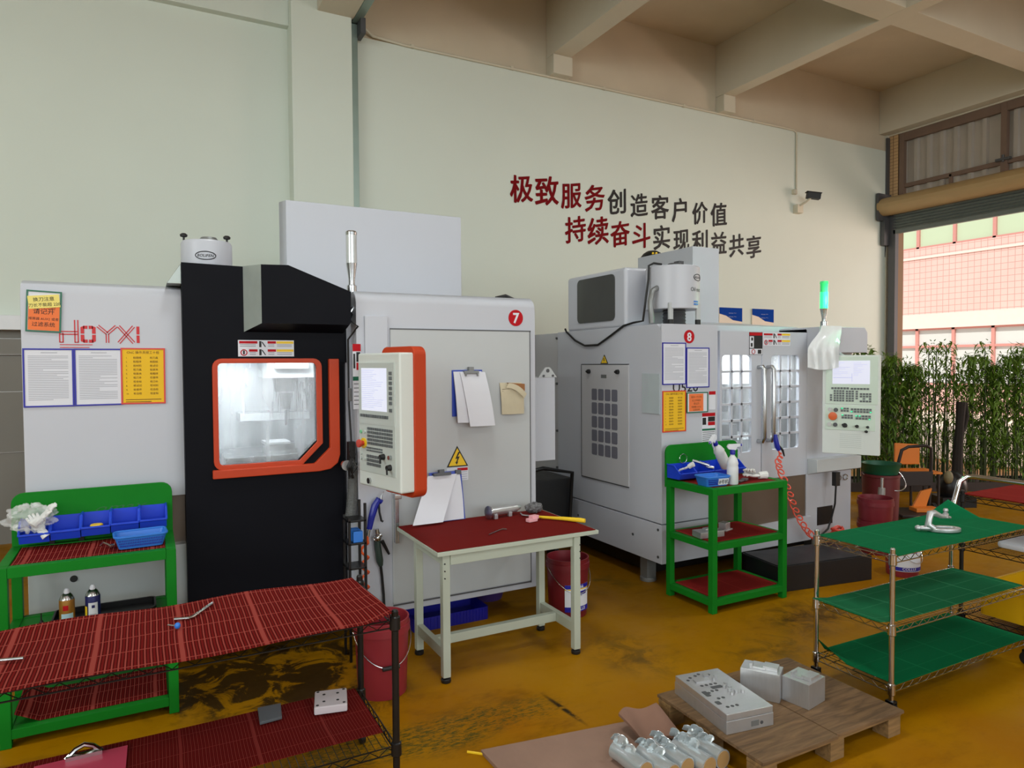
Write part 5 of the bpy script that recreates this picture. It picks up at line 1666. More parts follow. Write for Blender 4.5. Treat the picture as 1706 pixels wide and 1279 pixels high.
_d = bpy.data.lights.new('green_lamp_light', 'POINT'); _d.energy = 5; _d.color = (0.15, 1.0, 0.45); _d.shadow_soft_size = 0.05
_o = bpy.data.objects.new('green_lamp_light', _d); COL.objects.link(_o); _o.parent = t8
_o.location = Vector((LX_, LY_ - 0.09, 2.29)) - _loc[t8.name]
# control panel, swivelled towards the doors
P8W, P8H = 0.43, 0.818
T8 = Matrix.Translation((5.12, 3.722, 0.977)) @ rotz(math.radians(-61.1))
def qu(x): return (x - 180) / 530 * P8W - P8W / 2
def qv(y, x=450): return P8H - (y - 100) / 1045 * P8H
mb = MB(); mb.X = T8; mb.box(-P8W / 2, P8W / 2, 0, 0.06, 0, P8H)
b8 = part('control_panel', mb, m_panel, t8, 0.006, label='white control panel with bright screen and rows of keys')
mb = MB(); mb.X = T8
mb.box(qu(212), qu(690), -0.006, 0.002, qv(615), qv(115)); mb.box(qu(208), qu(668), -0.005, 0.002, qv(890), qv(625))
part('face_plate', mb, mat('panel_mint', S(206, 222, 208), 0.4, var=0.02), b8, 0.002)
mb = MB(); mb.X = T8
mb.box(qu(275), qu(618), -0.0085, -0.005, qv(402), qv(158)).use(1)
rr = random.Random(9)
for i in range(9):
    mb.box(qu(282), qu(rr.uniform(330, 450)), -0.009, -0.0085, qv(180 + i * 16), qv(177 + i * 16))
    mb.box(qu(470), qu(rr.uniform(500, 605)), -0.009, -0.0085, qv(185 + i * 16), qv(182 + i * 16))
mb.box(qu(282), qu(455), -0.009, -0.0085, qv(338), qv(333)).box(qu(455), qu(459), -0.009, -0.0085, qv(375), qv(290))
part('screen', mb, [m_screen, m_scrline], b8, sharp=None)
def keyset(xa, xb, ya, yb, nx, ny, skip=()):
    mb = MB(); mb.X = T8
    for i in range(nx):
        for j in range(ny):
            if (i, j) in skip: continue
            x0 = xa + (xb - xa) * i / nx; y0 = ya + (yb - ya) * j / ny
            mb.box(qu(x0 + 3), qu(x0 + (xb - xa) / nx - 3), -0.010, -0.004, qv(y0 + (yb - ya) / ny - 3), qv(y0 + 3))
    part('keypad', mb, m_key, b8)
for a in ((262, 432, 435, 462, 6, 1), (442, 615, 440, 465, 6, 1), (285, 390, 465, 590, 4, 5), (398, 478, 468, 590, 3, 5), (488, 515, 470, 565, 1, 4),
          (526, 635, 494, 594, 4, 4, ((0, 2), (2, 2))), (250, 276, 510, 585, 1, 3), (352, 432, 650, 698, 3, 2), (446, 640, 655, 705, 7, 2), (360, 470, 722, 770, 4, 2), (490, 632, 725, 775, 5, 2)):
    keyset(*a)
m_led = mat('led_green', S(30, 210, 130), 0.4, emit=(0.05, 0.9, 0.4, 1), estr=1.0)
for (x, y) in ((368, 660), (372, 730), (456, 692), (628, 695), (500, 735), (530, 735), (618, 768)):
    mb = MB(); mb.X = T8; mb.box(qu(x - 8), qu(x + 8), -0.0115, -0.010, qv(y + 5), qv(y - 5))
    part('led', mb, m_led, b8)
mb = MB(); mb.X = T8; mb.lathe([(0.028, 0.0), (0.028, 0.012), (0.034, 0.018), (0.032, 0.03), (0, 0.034)], (qu(283), -0.004, qv(745)), 24, Matrix.Rotation(PI / 2, 4, 'X'))
part('emergency_stop', mb, mat('estop_orange', S(214, 96, 40), 0.4), b8, label='orange red emergency stop button')
for k, (x, y, mm) in enumerate(((255, 675, m_lens), (310, 678, m_greydk), (250, 832, m_lens), (305, 836, m_greydk))):
    mb = MB(); mb.X = T8; mb.cyl((qu(x), -0.004, qv(y)), (qu(x), -0.016, qv(y)), 0.017, n=20)
    part('push_button', mb, mm, b8)
for (x, y, r) in ((393, 840, 0.020), (506, 846, 0.014), (603, 850, 0.011), (590, 897, 0.012)):
    mb = MB(); mb.X = T8; mb.cyl((qu(x), -0.004, qv(y)), (qu(x), -0.018, qv(y)), r, r * 0.8, 16).cbox((qu(x), -0.024, qv(y)), (r * 2.1, 0.014, r * 0.7), Matrix.Rotation(0.4, 4, 'Y'))
    part('selector_knob', mb, m_black, b8)
mb = MB(); mb.X = T8; mb.box(qu(330), qu(560), -0.0015, 0.0, qv(1105), qv(905))
mb.use(1)
for i in range(8):
    mb.box(qu(345), qu(545), -0.0022, -0.0015, qv(935 + i * 20), qv(930 + i * 20))
part('paper_label', mb, [m_panel, m_plate], b8, sharp=None)
mb = MB(); mb.cyl((5.42, 4.15, 1.86), (5.24, 3.84, 1.74), 0.03)
part('panel_arm', mb, m_white2, t8)
# power cable with plug under the panel
mb = MB(); mb.box(5.275, 5.33, YF - 0.13, YF - 0.09, 0.66, 0.78).tube([(5.302, YF - 0.11, 0.66), (5.305, YF - 0.10, 0.5), (5.31, YF - 0.06, 0.36), (5.28, YF - 0.05, 0.27), (5.2, YF - 0.04, 0.22)], 0.008, 8)
part('plug_cable', mb, m_black, t8)
# black cable on the left flank
mb = MB(); mb.tube([(XS - 0.008, 5.45, 2.06), (XS - 0.012, 5.42, 2.03), (XS - 0.012, 5.28, 1.95), (XS - 0.012, 5.12, 1.898), (XS - 0.012, 4.92, 1.90), (XS - 0.012, 4.74, 1.97), (XS - 0.012, 4.56, 2.045), (XS + 0.0, 4.44, 2.065), (XS + 0.03, 4.36, 2.075), (XS + 0.035, 4.33, 2.25), (XS + 0.06, 4.33, 2.40), (XS + 0.072, 4.34, 2.51), (XS + 0.12, 4.34, 2.532), (XS + 0.2, 4.34, 2.528)], 0.009, 8)
part('power_cable', mb, m_black, t8)

# collector on machine 8
MX_, MY_, MR_ = 3.755, 4.33, 0.213
t = thing('oil_mist_collector', 'white cylinder collector on legs on top of the smaller machine', 'collector', (MX_, MY_, 2.04))
mb = MB(); mb.lathe([(MR_ - 0.004, 2.165), (MR_, 2.17), (MR_, 2.495), (MR_ - 0.01, 2.505), (0, 2.506)], (MX_, MY_, 0), 48)
part('drum', mb, m_white, t)
mb = MB(); mb.lathe([(0.085 + 0.008 * (i % 2), 2.042 + i * 0.0125) for i in range(11)], (MX_, MY_ - 0.02, 0), 28)
part('bellows', mb, m_greydk, t, sharp=None)
for a in (-0.35 * PI, -0.75 * PI, 0.3 * PI):
    x, y = MX_ + 0.21 * math.cos(a), MY_ + 0.21 * math.sin(a)
    mb = MB(); mb.box(x - 0.02, x + 0.02, y - 0.008, y + 0.008, 2.07, 2.21).use(1).cyl((x, y, 2.041), (x, y, 2.08), 0.022)
    part('support_leg', mb, [m_white2, m_black], t)
mb = MB(); mb.lathe([(0.06, 2.505), (0.06, 2.53), (0.05, 2.54), (0, 2.542)], (MX_ + 0.02, MY_, 0), 20).box(MX_ + 0.04, MX_ + 0.09, MY_ - 0.03, MY_ + 0.03, 2.53, 2.56)
part('motor_cap', mb, m_greydk, t)
mb = MB(); mb.tube([(MX_ - 0.20, MY_ - 0.05, 2.33), (MX_ - 0.27, MY_ - 0.08, 2.30), (MX_ - 0.30, MY_ - 0.09, 2.22), (MX_ - 0.29, MY_ - 0.09, 2.12), (MX_ - 0.285, MY_ - 0.088, 2.05)], 0.022, 10)
part('drain_hose', mb, m_grey, t)
mb = MB(); logo_on_drum(mb, (MX_, MY_), MR_, 2.41, -PI / 2 + 0.42, 0.06, 'BOLIFEN')
part('maker_mark', mb, m_ink, t, sharp=None)
mb = MB()
for co, faces in glyphs('Oil mist', 0.0, 'CENTER'):
    vs = [mb.bm.verts.new((MX_ + (MR_ + 0.0015) * math.cos(-PI / 2 + 0.32 + x * 0.045 / MR_), MY_ + (MR_ + 0.0015) * math.sin(-PI / 2 + 0.32 + x * 0.045 / MR_), 2.30 + y * 0.045)) for x, y in co]
    for q in faces: mb.f([vs[i] for i in q])
mb.use(1)
for i in range(8):
    for j in range(2):
        a = -PI / 2 + 0.16 + i * 0.035
        mb.cbox((MX_ + MR_ * math.cos(a), MY_ + MR_ * math.sin(a), 2.20 + j * 0.02), (0.006, 0.006, 0.012), rotz(a))
part('drum_label', mb, [m_ink, m_lblue], t, sharp=None)

# documents on machine 8
white_doc('taller blue-framed document left of and touching the red 8', 3.453, 3.686, 1.575, 1.897, YF, 31)
white_doc('blue-framed document just below and right of the red 8', 3.690, 3.926, 1.547, 1.860, YF, 37)
checklist('yellow red-framed checklist above the green three-shelf workbench', 3.454, 3.686, 1.213, 1.529, YF)
t, mb = holder('note_holder', 'green-framed holder with an orange note, right of the yellow checklist', 3.688, 3.906, 1.352, 1.512, YF - 0.0065, m_hgreen, None, 0.0, fill)
part('backing', mb, m_paper, t, local=True)
mb = MB(); mb.box(-0.085, 0.060, -0.0055, -0.0035, -0.068, 0.068).use(1)
for s, z, k in (('程序一个小时', 0.042, 0.018), ('以上的程序', 0.016, 0.018), ('请记开', -0.010, 0.020), ('排屑器 AUX2', -0.034, 0.017), ('过滤系统', -0.056, 0.017)):
    mb.text(s, face_y(-0.012, -0.0055, z - 0.006), k, 0.0, 'CENTER')
part('orange_note', mb, [m_opaper, m_dimink], t, local=True, sharp=None)

# plastic cover draped over the arm
mb = MB()
def drape(u, v):
    top = Vector((5.07 + 0.26 * u, YF - 0.134, 2.05))
    low = T8 @ Vector((-P8W / 2 - 0.11 + 0.24 * u, -0.022, P8H - 0.10))
    k = min(1, v / 0.6); k = k * k * (3 - 2 * k)
    p = top.lerp(low, k)
    p.z = top.z + (low.z - top.z) * v - 0.02 * math.sin(PI * u) * v
    f = 0.010 * (1 + math.sin(11 * u + 3 * v)) + 0.006 * (1 + math.sin(23 * u - 4 * v))
    return p + Vector((-0.875, -0.483, 0)) * f * (0.3 + 0.7 * k)
mb.sheet(drape, 30, 18, (0.0015, 0.001, 0))
solo('plastic_cover', mb, film_mat('milky_plastic_film', 0.72), 'milky plastic cover hanging beside the screen of the smaller machine', 'cover', sharp=30)

# air gun with a coil hose
t = thing('air_gun', 'blue air gun hooked on the door handle with red coil hose', 'air gun', (4.55, 3.98, 0.3))
mb = MB(); mb.tube([(4.545, 3.985, 1.15), (4.55, 3.985, 1.10), (4.56, 3.98, 1.05), (4.575, 3.975, 1.02)], [0.012, 0.02, 0.022, 0.016], 10)
part('grip', mb, m_gunblue, t)
mb = MB(); mb.tube([(4.565, 3.975, 1.06), (4.60, 3.96, 1.02), (4.62, 3.96, 0.97)], [0.012, 0.010, 0.006], 8)
part('trigger', mb, m_black, t)
path = [(4.58, 3.98, 1.02), (4.60, 3.975, 0.97), (4.57, 3.98, 0.92), (4.60, 3.98, 0.84), (4.665, 3.98, 0.73), (4.72, 3.98, 0.62), (4.78, 3.98, 0.50), (4.86, 3.98, 0.385), (4.95, 3.985, 0.29), (5.02, 3.985, 0.25)]
pts = []
def lerp_path(s):
    k = s * (len(path) - 1); i = min(int(k), len(path) - 2)
    return Vector(path[i]).lerp(Vector(path[i + 1]), k - i)
NT = 15
for i in range(NT * 14 + 1):
    s = i / (NT * 14)
    c = lerp_path(s)
    a = s * NT * 2 * PI
    r = 0.006 + 0.034 * min(1, s * 3.0)
    pts.append(c + Vector((r * math.cos(a) * 0.9, 0.6 * r * math.sin(a), r * math.sin(a) * 0.75)))
mb = MB(); mb.tube(pts, 0.006, 6)
part('coil_hose', mb, mat('red_coil_hose', S(226, 84, 60), 0.35), t)
mb = MB(); 
rr = random.Random(2)
for i in range(5):
    c = Vector((5.30 + rr.uniform(-0.04, 0.06), 3.99 + rr.uniform(-.01, .01), 0.235 + 0.012 * i))
    mb.tube([c + Vector((0.06 * math.cos(a * PI / 8), 0.035 * math.sin(a * PI / 8), 0.012 * math.sin(a * 0.9))) for a in range(16)], 0.007, 6, closed=True)
solo('hose_coil', mb, mat('red_hose', S(206, 70, 56), 0.4), 'tangle of red hose lying on the black step at the machine foot', 'hose')
# black step
mb = MB(); mb.X = Matrix.Translation((4.2, 3.63, 0)) @ rotz(-0.145); mb.box(-0.015, 0.90, 0.0, 0.43, 0, 0.195)
mb.box(-0.005, 0.89, 0.01, 0.42, 0.195, 0.202)
mb.X = None
solo('step_platform', mb, mat('black_step_rubber', S(24, 24, 28), 0.45, var=0.15, scale=8), 'low black step platform in front of the smaller machine', 'platform', 0.004)
# ================================================================== table at machine 7
m_gtab = mat('grey_green_frame', S(178, 186, 172), 0.45, var=0.05)
t = thing('work_table', 'grey green steel table with dark red top in front of the cabinet door', 'table', (1.88, 3.77, 0))
LEGS = ((1.40, 3.465), (2.232, 3.44), (1.40, 3.885), (2.232, 3.86))
for x, y in LEGS:
    mb = MB(); mb.box(x - 0.002, x + 0.042, y, y + 0.042, 0.03, 0.712)
    lg = part('leg', mb, m_gtab, t, 0.003)
    mb = MB(); mb.lathe([(0.026, 0.0), (0.028, 0.006), (0.028, 0.018), (0.012, 0.026), (0.010, 0.035)], (x + 0.02, y + 0.021, 0), 18)
    part('foot_pad', mb, m_black, lg)
mb = MB(); mb.box(1.355, 2.40, 3.43, 4.11, 0.712, 0.735)
part('table_top', mb, m_gtab, t, 0.003)
for (x0, x1, y0, y1) in ((1.442, 2.23, 3.455, 3.495), (1.442, 2.23, 3.88, 3.92), (1.40, 1.44, 3.507, 3.885), (2.235, 2.275, 3.485, 3.86)):
    mb = MB(); mb.box(x0, x1, y0, y1, 0.652, 0.711)
    part('apron', mb, m_gtab, t, 0.003)
for x, y0, y1 in ((1.402, 3.507, 3.885), (2.236, 3.482, 3.86)):
    mb = MB(); mb.box(x, x + 0.036, y0, y1, 0.128, 0.188)
    part('side_stretcher', mb, m_gtab, t, 0.003)
mb = MB(); mb.box(1.438, 2.236, 3.66, 3.70, 0.132, 0.184)
part('long_stretcher', mb, m_gtab, t, 0.003)
mb = MB()
for x in (1.41, 2.27):
    for z in (0.66, 0.62, 0.58):
        mb.cyl((x, 3.464 if x < 2 else 3.439, z), (x, 3.46 if x < 2 else 3.435, z), 0.004, n=8)
part('punched_holes', mb, m_black, t)
m_tabmat = mat_stripes('dark_red_table_mat', S(112, 28, 26), S(140, 50, 44), 0.007, 0.5, 0.5, 'Y', 0.25, 0.85)
flat_mat('table_mat', 'dark red fine ribbed mat covering the grey green table', 1.36, 2.385, 3.44, 4.105, 0.7352, m_tabmat, 8, sag=0.0015, th=0.003)
ZT_ = 0.741
t = thing('machined_tube', 'polished aluminium flanged tube on small feet at the back of the table', 'metal part', (2.03, 4.0, ZT_))
A, B = Vector((1.93, 3.99, ZT_ + 0.045)), Vector((2.16, 4.04, ZT_ + 0.042))
d = (B - A).normalized()
mb = MB(); mb.cyl(A + d * 0.012, B, 0.027, 0.026, 24).cyl(B, B + d * 0.03, 0.018, 0.012, 16)
part('tube', mb, m_alu, t)
mb = MB(); mb.tube([A, A + d * 0.006, A + d * 0.014], [0.042, 0.043, 0.034], 28)
part('flange', mb, m_steel, t)
for s in (0.05, 0.17):
    c = A + d * s
    mb = MB(); mb.box(c.x - 0.012, c.x + 0.012, c.y - 0.03, c.y - 0.006, ZT_, ZT_ + 0.03)
    part('foot_block', mb, m_alu, t, 0.002)
mb = crumple((2.285, 4.02, ZT_ + 0.035), (0.06, 0.04, 0.032), 12, 0.45)
solo('wire_wool', mb, mat('wire_wool_grey', S(120, 120, 122), 0.6, 0.4, var=0.35, scale=60, bump=0.8, bscale=150), 'ball of grey wire wool on the far table edge', 'wire wool', sharp=20)
t = thing('scraper', 'yellow handled scraper lying on the right end of the table', 'tool', (2.3, 3.75, ZT_))
mb = MB(); mb.tube([(2.215, 3.86, ZT_ + 0.012), (2.29, 3.77, ZT_ + 0.013), (2.33, 3.72, ZT_ + 0.015), (2.40, 3.62, ZT_ + 0.016), (2.415, 3.60, ZT_ + 0.015)], [0.008, 0.010, 0.012, 0.015, 0.013], 10)
part('handle', mb, m_yel, t)
mb = MB(); mb.tube([(2.17, 4.0, ZT_ + 0.012), (2.165, 3.96, ZT_ + 0.008), (2.19, 3.92, ZT_ + 0.008), (2.215, 3.86, ZT_ + 0.012)], 0.006, 8)
part('hook', mb, m_steel, t)
mb = MB(); mb.tube([(2.22, 3.92, ZT_ + 0.005), (2.33, 3.79, ZT_ + 0.006), (2.39, 3.72, ZT_ + 0.007)], 0.004, 8)
solo('scriber', mb, m_brown, 'thin brown rod beside the yellow scraper', 'tool')
m_pink = mat('pink_rubber', S(232, 168, 176), 0.7)
mb = MB(); mb.X = Matrix.Translation((2.155, 3.805, ZT_)) @ rotz(0.2); mb.box(-0.045, 0.025, -0.02, 0.02, 0, 0.022).box(-0.01, 0.045, -0.01, 0.032, 0.012, 0.035)
mb.X = None
solo('rubber_block', mb, m_pink, 'pink rubber block at the hook end of the yellow scraper', 'block', 0.004)
mb = MB(); mb.tube([(1.753, 3.62, ZT_ + 0.004), (1.86, 3.69, ZT_ + 0.004), (1.885, 3.70, ZT_ + 0.005), (1.905, 3.685, ZT_ + 0.004)], 0.004, 6)
solo('hex_key', mb, m_steel, 'small bent hex key on the dark red table top', 'tool')

# buckets, trays on the floor
def bucket(label, x, y, r, h, m, handle=True, grip=True, hang=-0.55):
    t = thing('bucket', label, 'bucket', (x, y, 0))
    mb = MB(); mb.lathe([(r * 0.90, 0), (r * 0.91, 0.004), (r, h - 0.07), (r * 1.06, h - 0.068), (r * 1.06, h - 0.03), (r * 1.02, h - 0.028), (r * 1.03, h), (r * 0.97, h), (r * 0.95, h - 0.03), (r * 0.86, 0.012), (0, 0.012)], (x, y, 0), 40)
    part('body', mb, m, t)
    if handle:
        mb = MB(); pts = []
        for i in range(25):
            a = PI * i / 24
            pts.append((x + r * 1.08 * math.cos(a) * 1.0, y - r * 1.10 * math.sin(a), h - 0.06 - 0.16 * math.sin(a)))
        mb.tube(pts, 0.003, 6)
        part('handle', mb, m_steel, t)
    if grip:
        mb = MB(); mb.cyl((x - 0.045, y - r * 1.10, h - 0.22), (x + 0.045, y - r * 1.10, h - 0.22), 0.011, n=10)
        part('grip', mb, m_black, t)
    return t
bucket('red plastic bucket with wire handle between the black rack and the table', 1.085, 3.565, 0.142, 0.40, m_redp)
tb = bucket('dark red lubricant bucket with a printed label behind the table leg', 2.575, 4.06, 0.145, 0.40, mat('dark_red_plastic', S(112, 24, 34), 0.4, var=0.08), True, False)
def wrap(mb, x, y, r, a0, a1, z0, z1, k, lift=0.001, r2=None):
    mb.use(k); n = 12; r2 = r if r2 is None else r2
    lo = [mb.v((x + (r + lift) * math.cos(a0 + (a1 - a0) * i / n), y + (r + lift) * math.sin(a0 + (a1 - a0) * i / n), z0)) for i in range(n + 1)]
    hi = [mb.v((x + (r2 + lift) * math.cos(a0 + (a1 - a0) * i / n), y + (r2 + lift) * math.sin(a0 + (a1 - a0) * i / n), z1)) for i in range(n + 1)]
    for i in range(n): mb.f([lo[i], lo[i + 1], hi[i + 1], hi[i]])
def wrap_text(mb, s, x, y, r, a0, z, k, size, lift=0.0045):
    mb.use(k)
    for co, faces in glyphs(s, 0.015, 'CENTER'):
        vs = [mb.v((x + (r + lift) * math.cos(a0 + px * size / r), y + (r + lift) * math.sin(a0 + px * size / r), z + py * size)) for px, py in co]
        for q in faces: mb.f([vs[i] for i in q])
def oil_label(tb, x, y, r, a):
    mb = MB()
    wrap(mb, x, y, r * 0.955, a - 0.7, a + 0.7, 0.05, 0.235, 0, 0.003)
    wrap(mb, x, y, r * 0.955, a - 0.7, a + 0.7, 0.05, 0.085, 1, 0.004); wrap(mb, x, y, r * 0.955, a - 0.7, a + 0.7, 0.208, 0.235, 1, 0.004)
    wrap(mb, x, y, r * 0.955, a - 0.7, a + 0.7, 0.200, 0.207, 2, 0.004)
    wrap(mb, x, y, r * 0.955, a - 0.05, a + 0.5, 0.165, 0.19, 1, 0.004); wrap(mb, x, y, r * 0.955, a - 0.35, a + 0.2, 0.155, 0.163, 3, 0.0042)
    wrap_text(mb, 'COLLUI', x, y, r * 0.955, a, 0.058, 0, 0.032); wrap_text(mb, '润滑油品', x, y, r * 0.955, a, 0.213, 0, 0.020)
    part('printed_label', mb, [m_paper, m_hblue, m_yel, m_inkgrey], tb, sharp=None)
oil_label(tb, 2.575, 4.06, 0.145, -PI / 2 + 0.0)
mb = MB()
mb.ring(rrect(1.50, 2.04, 4.22, 4.52, 0.02), rrect(1.507, 2.033, 4.227, 4.513, 0.016), 'z', 0.004, 0.085).prism(rrect(1.50, 2.04, 4.22, 4.52, 0.02), 'z', 0.0, 0.006)
for i in range(22):
    x = 1.52 + i * 0.0235
    mb.box(x, x + 0.005, 4.214, 4.222, 0.01, 0.08)
solo('plastic_crate', mb, m_hblue, 'flat dark blue plastic crate on the floor under the large machine', 'crate')
mb = MB(); mb.lathe([(0.11, 0), (0.15, 0.12), (0.16, 0.125), (0.145, 0.12), (0.105, 0.008), (0, 0.008)], (2.22, 4.62, 0), 28)
solo('plastic_basin', mb, mat('purple_plastic', S(70, 50, 110), 0.4), 'purple plastic basin in the shade under the large machine', 'basin')

# ================================================================== wire shelving
def wire_rack(name, label, cat, x0, x1, y0, y1, zs, ztop, m, r=0.0125, post_top=0.03, casters=True, wires=True, zbot=0.0, cast_m=None):
    t = thing(name, label, cat, ((x0 + x1) / 2, (y0 + y1) / 2, 0))
    for x in (x0, x1):
        for y in (y0, y1):
            mb = MB(); mb.cyl((x, y, 0.075 if casters else 0), (x, y, ztop + post_top), r, n=14)
            mb.lathe([(r * 0.9, ztop + post_top), (r * 0.7, ztop + post_top + 0.006), (0, ztop + post_top + 0.007)], (x, y, 0), 14)
            for z in zs:
                mb.lathe([(r * 1.15, z - 0.045), (r * 1.55, z - 0.04), (r * 1.45, z + 0.008), (r * 1.1, z + 0.012)], (x, y, 0), 14)
            p = part('post', mb, m, t)
            if casters:
                mb = MB(); mb.tube([(x - 0.011, y, 0.037), (x + 0.011, y, 0.037)], 0.037, 18)
                mb.box(x - 0.017, x - 0.013, y - 0.02, y + 0.02, 0.03, 0.085).box(x + 0.013, x + 0.017, y - 0.02, y + 0.02, 0.03, 0.085).box(x - 0.017, x + 0.017, y - 0.02, y + 0.02, 0.078, 0.086)
                part('caster', mb, cast_m or m_black, p)
    for z in zs:
        mb = MB(); wr = 0.0032
        zl = z - 0.034
        for zz in (z - 0.004, zl):
            for y in (y0, y1): mb.tube([(x0, y, zz), (x1, y, zz)], wr, 6)
            for x in (x0, x1): mb.tube([(x, y0, zz), (x, y1, zz)], wr, 6)
        for y in (y0, y1):
            n = int((x1 - x0) / 0.035)
            mb.tube([(x0 + (x1 - x0) * i / n, y, (z - 0.006) if i % 2 else (zl + 0.002)) for i in range(n + 1)], 0.0022, 5)
        for x in (x0, x1):
            n = int((y1 - y0) / 0.035)
            mb.tube([(x, y0 + (y1 - y0) * i / n, (z - 0.006) if i % 2 else (zl + 0.002)) for i in range(n + 1)], 0.0022, 5)
        if wires:
            n = int((x1 - x0) / 0.028)
            for i in range(1, n):
                x = x0 + (x1 - x0) * i / n
                mb.tube([(x, y0, z - 0.001), (x, y1, z - 0.001)], 0.0016, 4)
            for k in range(1, 4):
                y = y0 + (y1 - y0) * k / 4
                mb.tube([(x0, y, z - 0.005), (x1, y, z - 0.005)], 0.0028, 5)
        part('wire_shelf', mb, m, t)
    return t

# left rack in front
RX0, RX1, RY0, RY1 = -0.66, 0.845, 2.60, 3.11
wire_rack('wire_rack', 'long black wire rack with red mats in the left front', 'rack', RX0, RX1, RY0, RY1, (0.745, 0.242), 0.745, m_blackm, 0.014)
flat_mat('ribbed_mat', 'red ribbed mat with pale lines on the top shelf of the black wire rack', RX0 + 0.024, 0.821, 2.565, 3.165, 0.747, m_redmat, 9, 0.010, 0.003, 90, 24,
         curl=lambda u, v: (0.010 * math.sin(3 * v), -0.006 * math.sin(14 * u), (0.030 * max(0, (u - 0.93) / 0.07) * (1 - v) + 0.012 * max(0, v - 0.75) / 0.25 * math.sin(7 * u) ** 2)))
flat_mat('ribbed_mat', 'darker red ribbed mat on the lower shelf of the black wire rack', RX0 + 0.024, 0.821, 2.70, 3.13, 0.2445, m_redmat3, 10, 0.006, 0.003, 80, 16)
ZM = 0.760
mb = MB(); mb.tube([(-0.62, 2.86, ZM + 0.008), (-0.385, 2.80, ZM + 0.008)], 0.006, 8)
solo('metal_rod', mb, m_steel, 'thin bright metal rod on the red mat at the left picture edge', 'rod')
mb = MB(); mb.tube([(0.075, 2.95, ZM + 0.008), (0.125, 2.935, ZM + 0.008), (0.14, 2.945, ZM + 0.008), (0.22, 3.07, ZM + 0.010)], 0.006, 8)
solo('hex_key', mb, m_steel, 'long bent hex key on the top red mat of the black rack', 'tool')
t = thing('insert_driver', 'tiny driver with blue handle lying near the long hex key', 'tool', (0.075, 2.87, ZM))
mb = MB(); mb.ball((0.083, 2.858, ZM + 0.012), (0.011, 0.011, 0.012), 12, 8)
part('handle', mb, m_lblue, t)
mb = MB(); mb.cyl((0.078, 2.865, ZM + 0.010), (0.052, 2.895, ZM + 0.008), 0.003, n=8)
part('blade', mb, m_steel, t)
ZL_ = 0.256
t = thing('bolted_plate', 'white machined block with eight holes on the lower rack shelf', 'metal part', (0.69, 3.03, ZL_))
R = Matrix.Translation((0.685, 3.025, ZL_)) @ rotz(0.0)
q = [(0.597, 2.982), (0.726, 2.912), (0.786, 3.08), (0.645, 3.14)]
q = [(0.60, 2.955), (0.735, 2.925), (0.770, 3.075), (0.635, 3.105)]
mb = MB(); mb.prism(q, 'z', ZL_, ZL_ + 0.035)
part('block', mb, mat('white_anodised', S(206, 196, 200), 0.4, var=0.03), t, 0.006)
mb = MB()
c = Vector((sum(p[0] for p in q) / 4, sum(p[1] for p in q) / 4, 0))
for k in (0.80, 0.42):
    for p in q:
        v = c + (Vector((p[0], p[1], 0)) - c) * k
        mb.cyl((v.x, v.y, ZL_ + 0.0352), (v.x, v.y, ZL_ + 0.0358), 0.0065, n=14)
part('screw_holes', mb, m_black, t)
mb = MB(); mb.prism([(0.385, 2.985), (0.475, 2.992), (0.49, 3.115), (0.395, 3.122)], 'z', ZL_, ZL_ + 0.012)
solo('steel_plate', mb, mat('dull_steel_plate', S(96, 100, 104), 0.5, 0.4, var=0.15), 'small dull grey steel plate on the lower rack shelf', 'metal part', 0.002)
t = thing('clipboard', 'pink clipboard with silver clip at the bottom left of the lower rack shelf', 'clipboard', (-0.24, 2.95, ZL_))
mb = MB(); mb.prism([(-0.40, 2.79), (-0.10, 2.79), (-0.095, 3.07), (-0.40, 3.07)], 'z', ZL_, ZL_ + 0.004)
part('board', mb, mat('pink_plastic', S(206, 56, 92), 0.4), t, 0.001)
mb = MB(); mb.tube([(-0.30, 3.06, ZL_ + 0.006), (-0.27, 3.075, ZL_ + 0.03), (-0.24, 3.08, ZL_ + 0.04), (-0.21, 3.075, ZL_ + 0.03), (-0.18, 3.06, ZL_ + 0.006)], 0.009, 8).box(-0.30, -0.18, 3.045, 3.07, ZL_ + 0.004, ZL_ + 0.018)
part('clip', mb, m_chrome, t)

# chrome cart on the right
CX0, CX1, CY0, CY1 = 3.19, 4.435, 2.085, 2.515
t = wire_rack('wire_cart', 'chrome three-shelf wire cart with green mats on the right', 'cart', CX0, CX1, CY0, CY1, (0.797, 0.452, 0.158), 0.797, m_chrome, 0.0125, 0.035)
mb = MB(); mb.tube([(CX1, CY1, 0.80), (CX1 + 0.03, CY1, 0.88), (CX1 + 0.08, CY1, 0.985), (CX1 + 0.12, CY1 - 0.02, 1.015), (CX1 + 0.13, CY1 - 0.06, 1.02), (CX1 + 0.13, CY0 + 0.06, 1.02), (CX1 + 0.12, CY0 + 0.02, 1.015), (CX1 + 0.08, CY0, 0.985), (CX1 + 0.03, CY0, 0.88), (CX1, CY0, 0.80)], 0.015, 12)
part('push_handle', mb, m_chrome, t)
def up_corner(u, v):
    k = max(0, (u - 0.80) / 0.20) * max(0, (v - 0.6) / 0.4)
    return (0.0, 0.0, 0.075 * k)
flat_mat('ribbed_mat', 'green mat on the top shelf of the chrome cart, holding a casting', CX0 + 0.021, CX1 - 0.021, CY0 - 0.02, CY1 + 0.012, 0.7995, m_grnmat, 12, 0.003, 0.003, 60, 20, curl=up_corner)
flat_mat('ribbed_mat', 'green net mat with pale lines on the middle shelf of the chrome cart', CX0 - 0.06, CX1 - 0.022, CY0 + 0.021, CY1 - 0.021, 0.4545, m_grnmat2, 13, 0.004, 0.003, 60, 20,
         curl=lambda u, v: (0, 0, 0.02 * max(0, 0.10 - u) / 0.10 + 0.02 * max(0, 0.1 - v) * math.sin(PI * min(1, u * 3))))
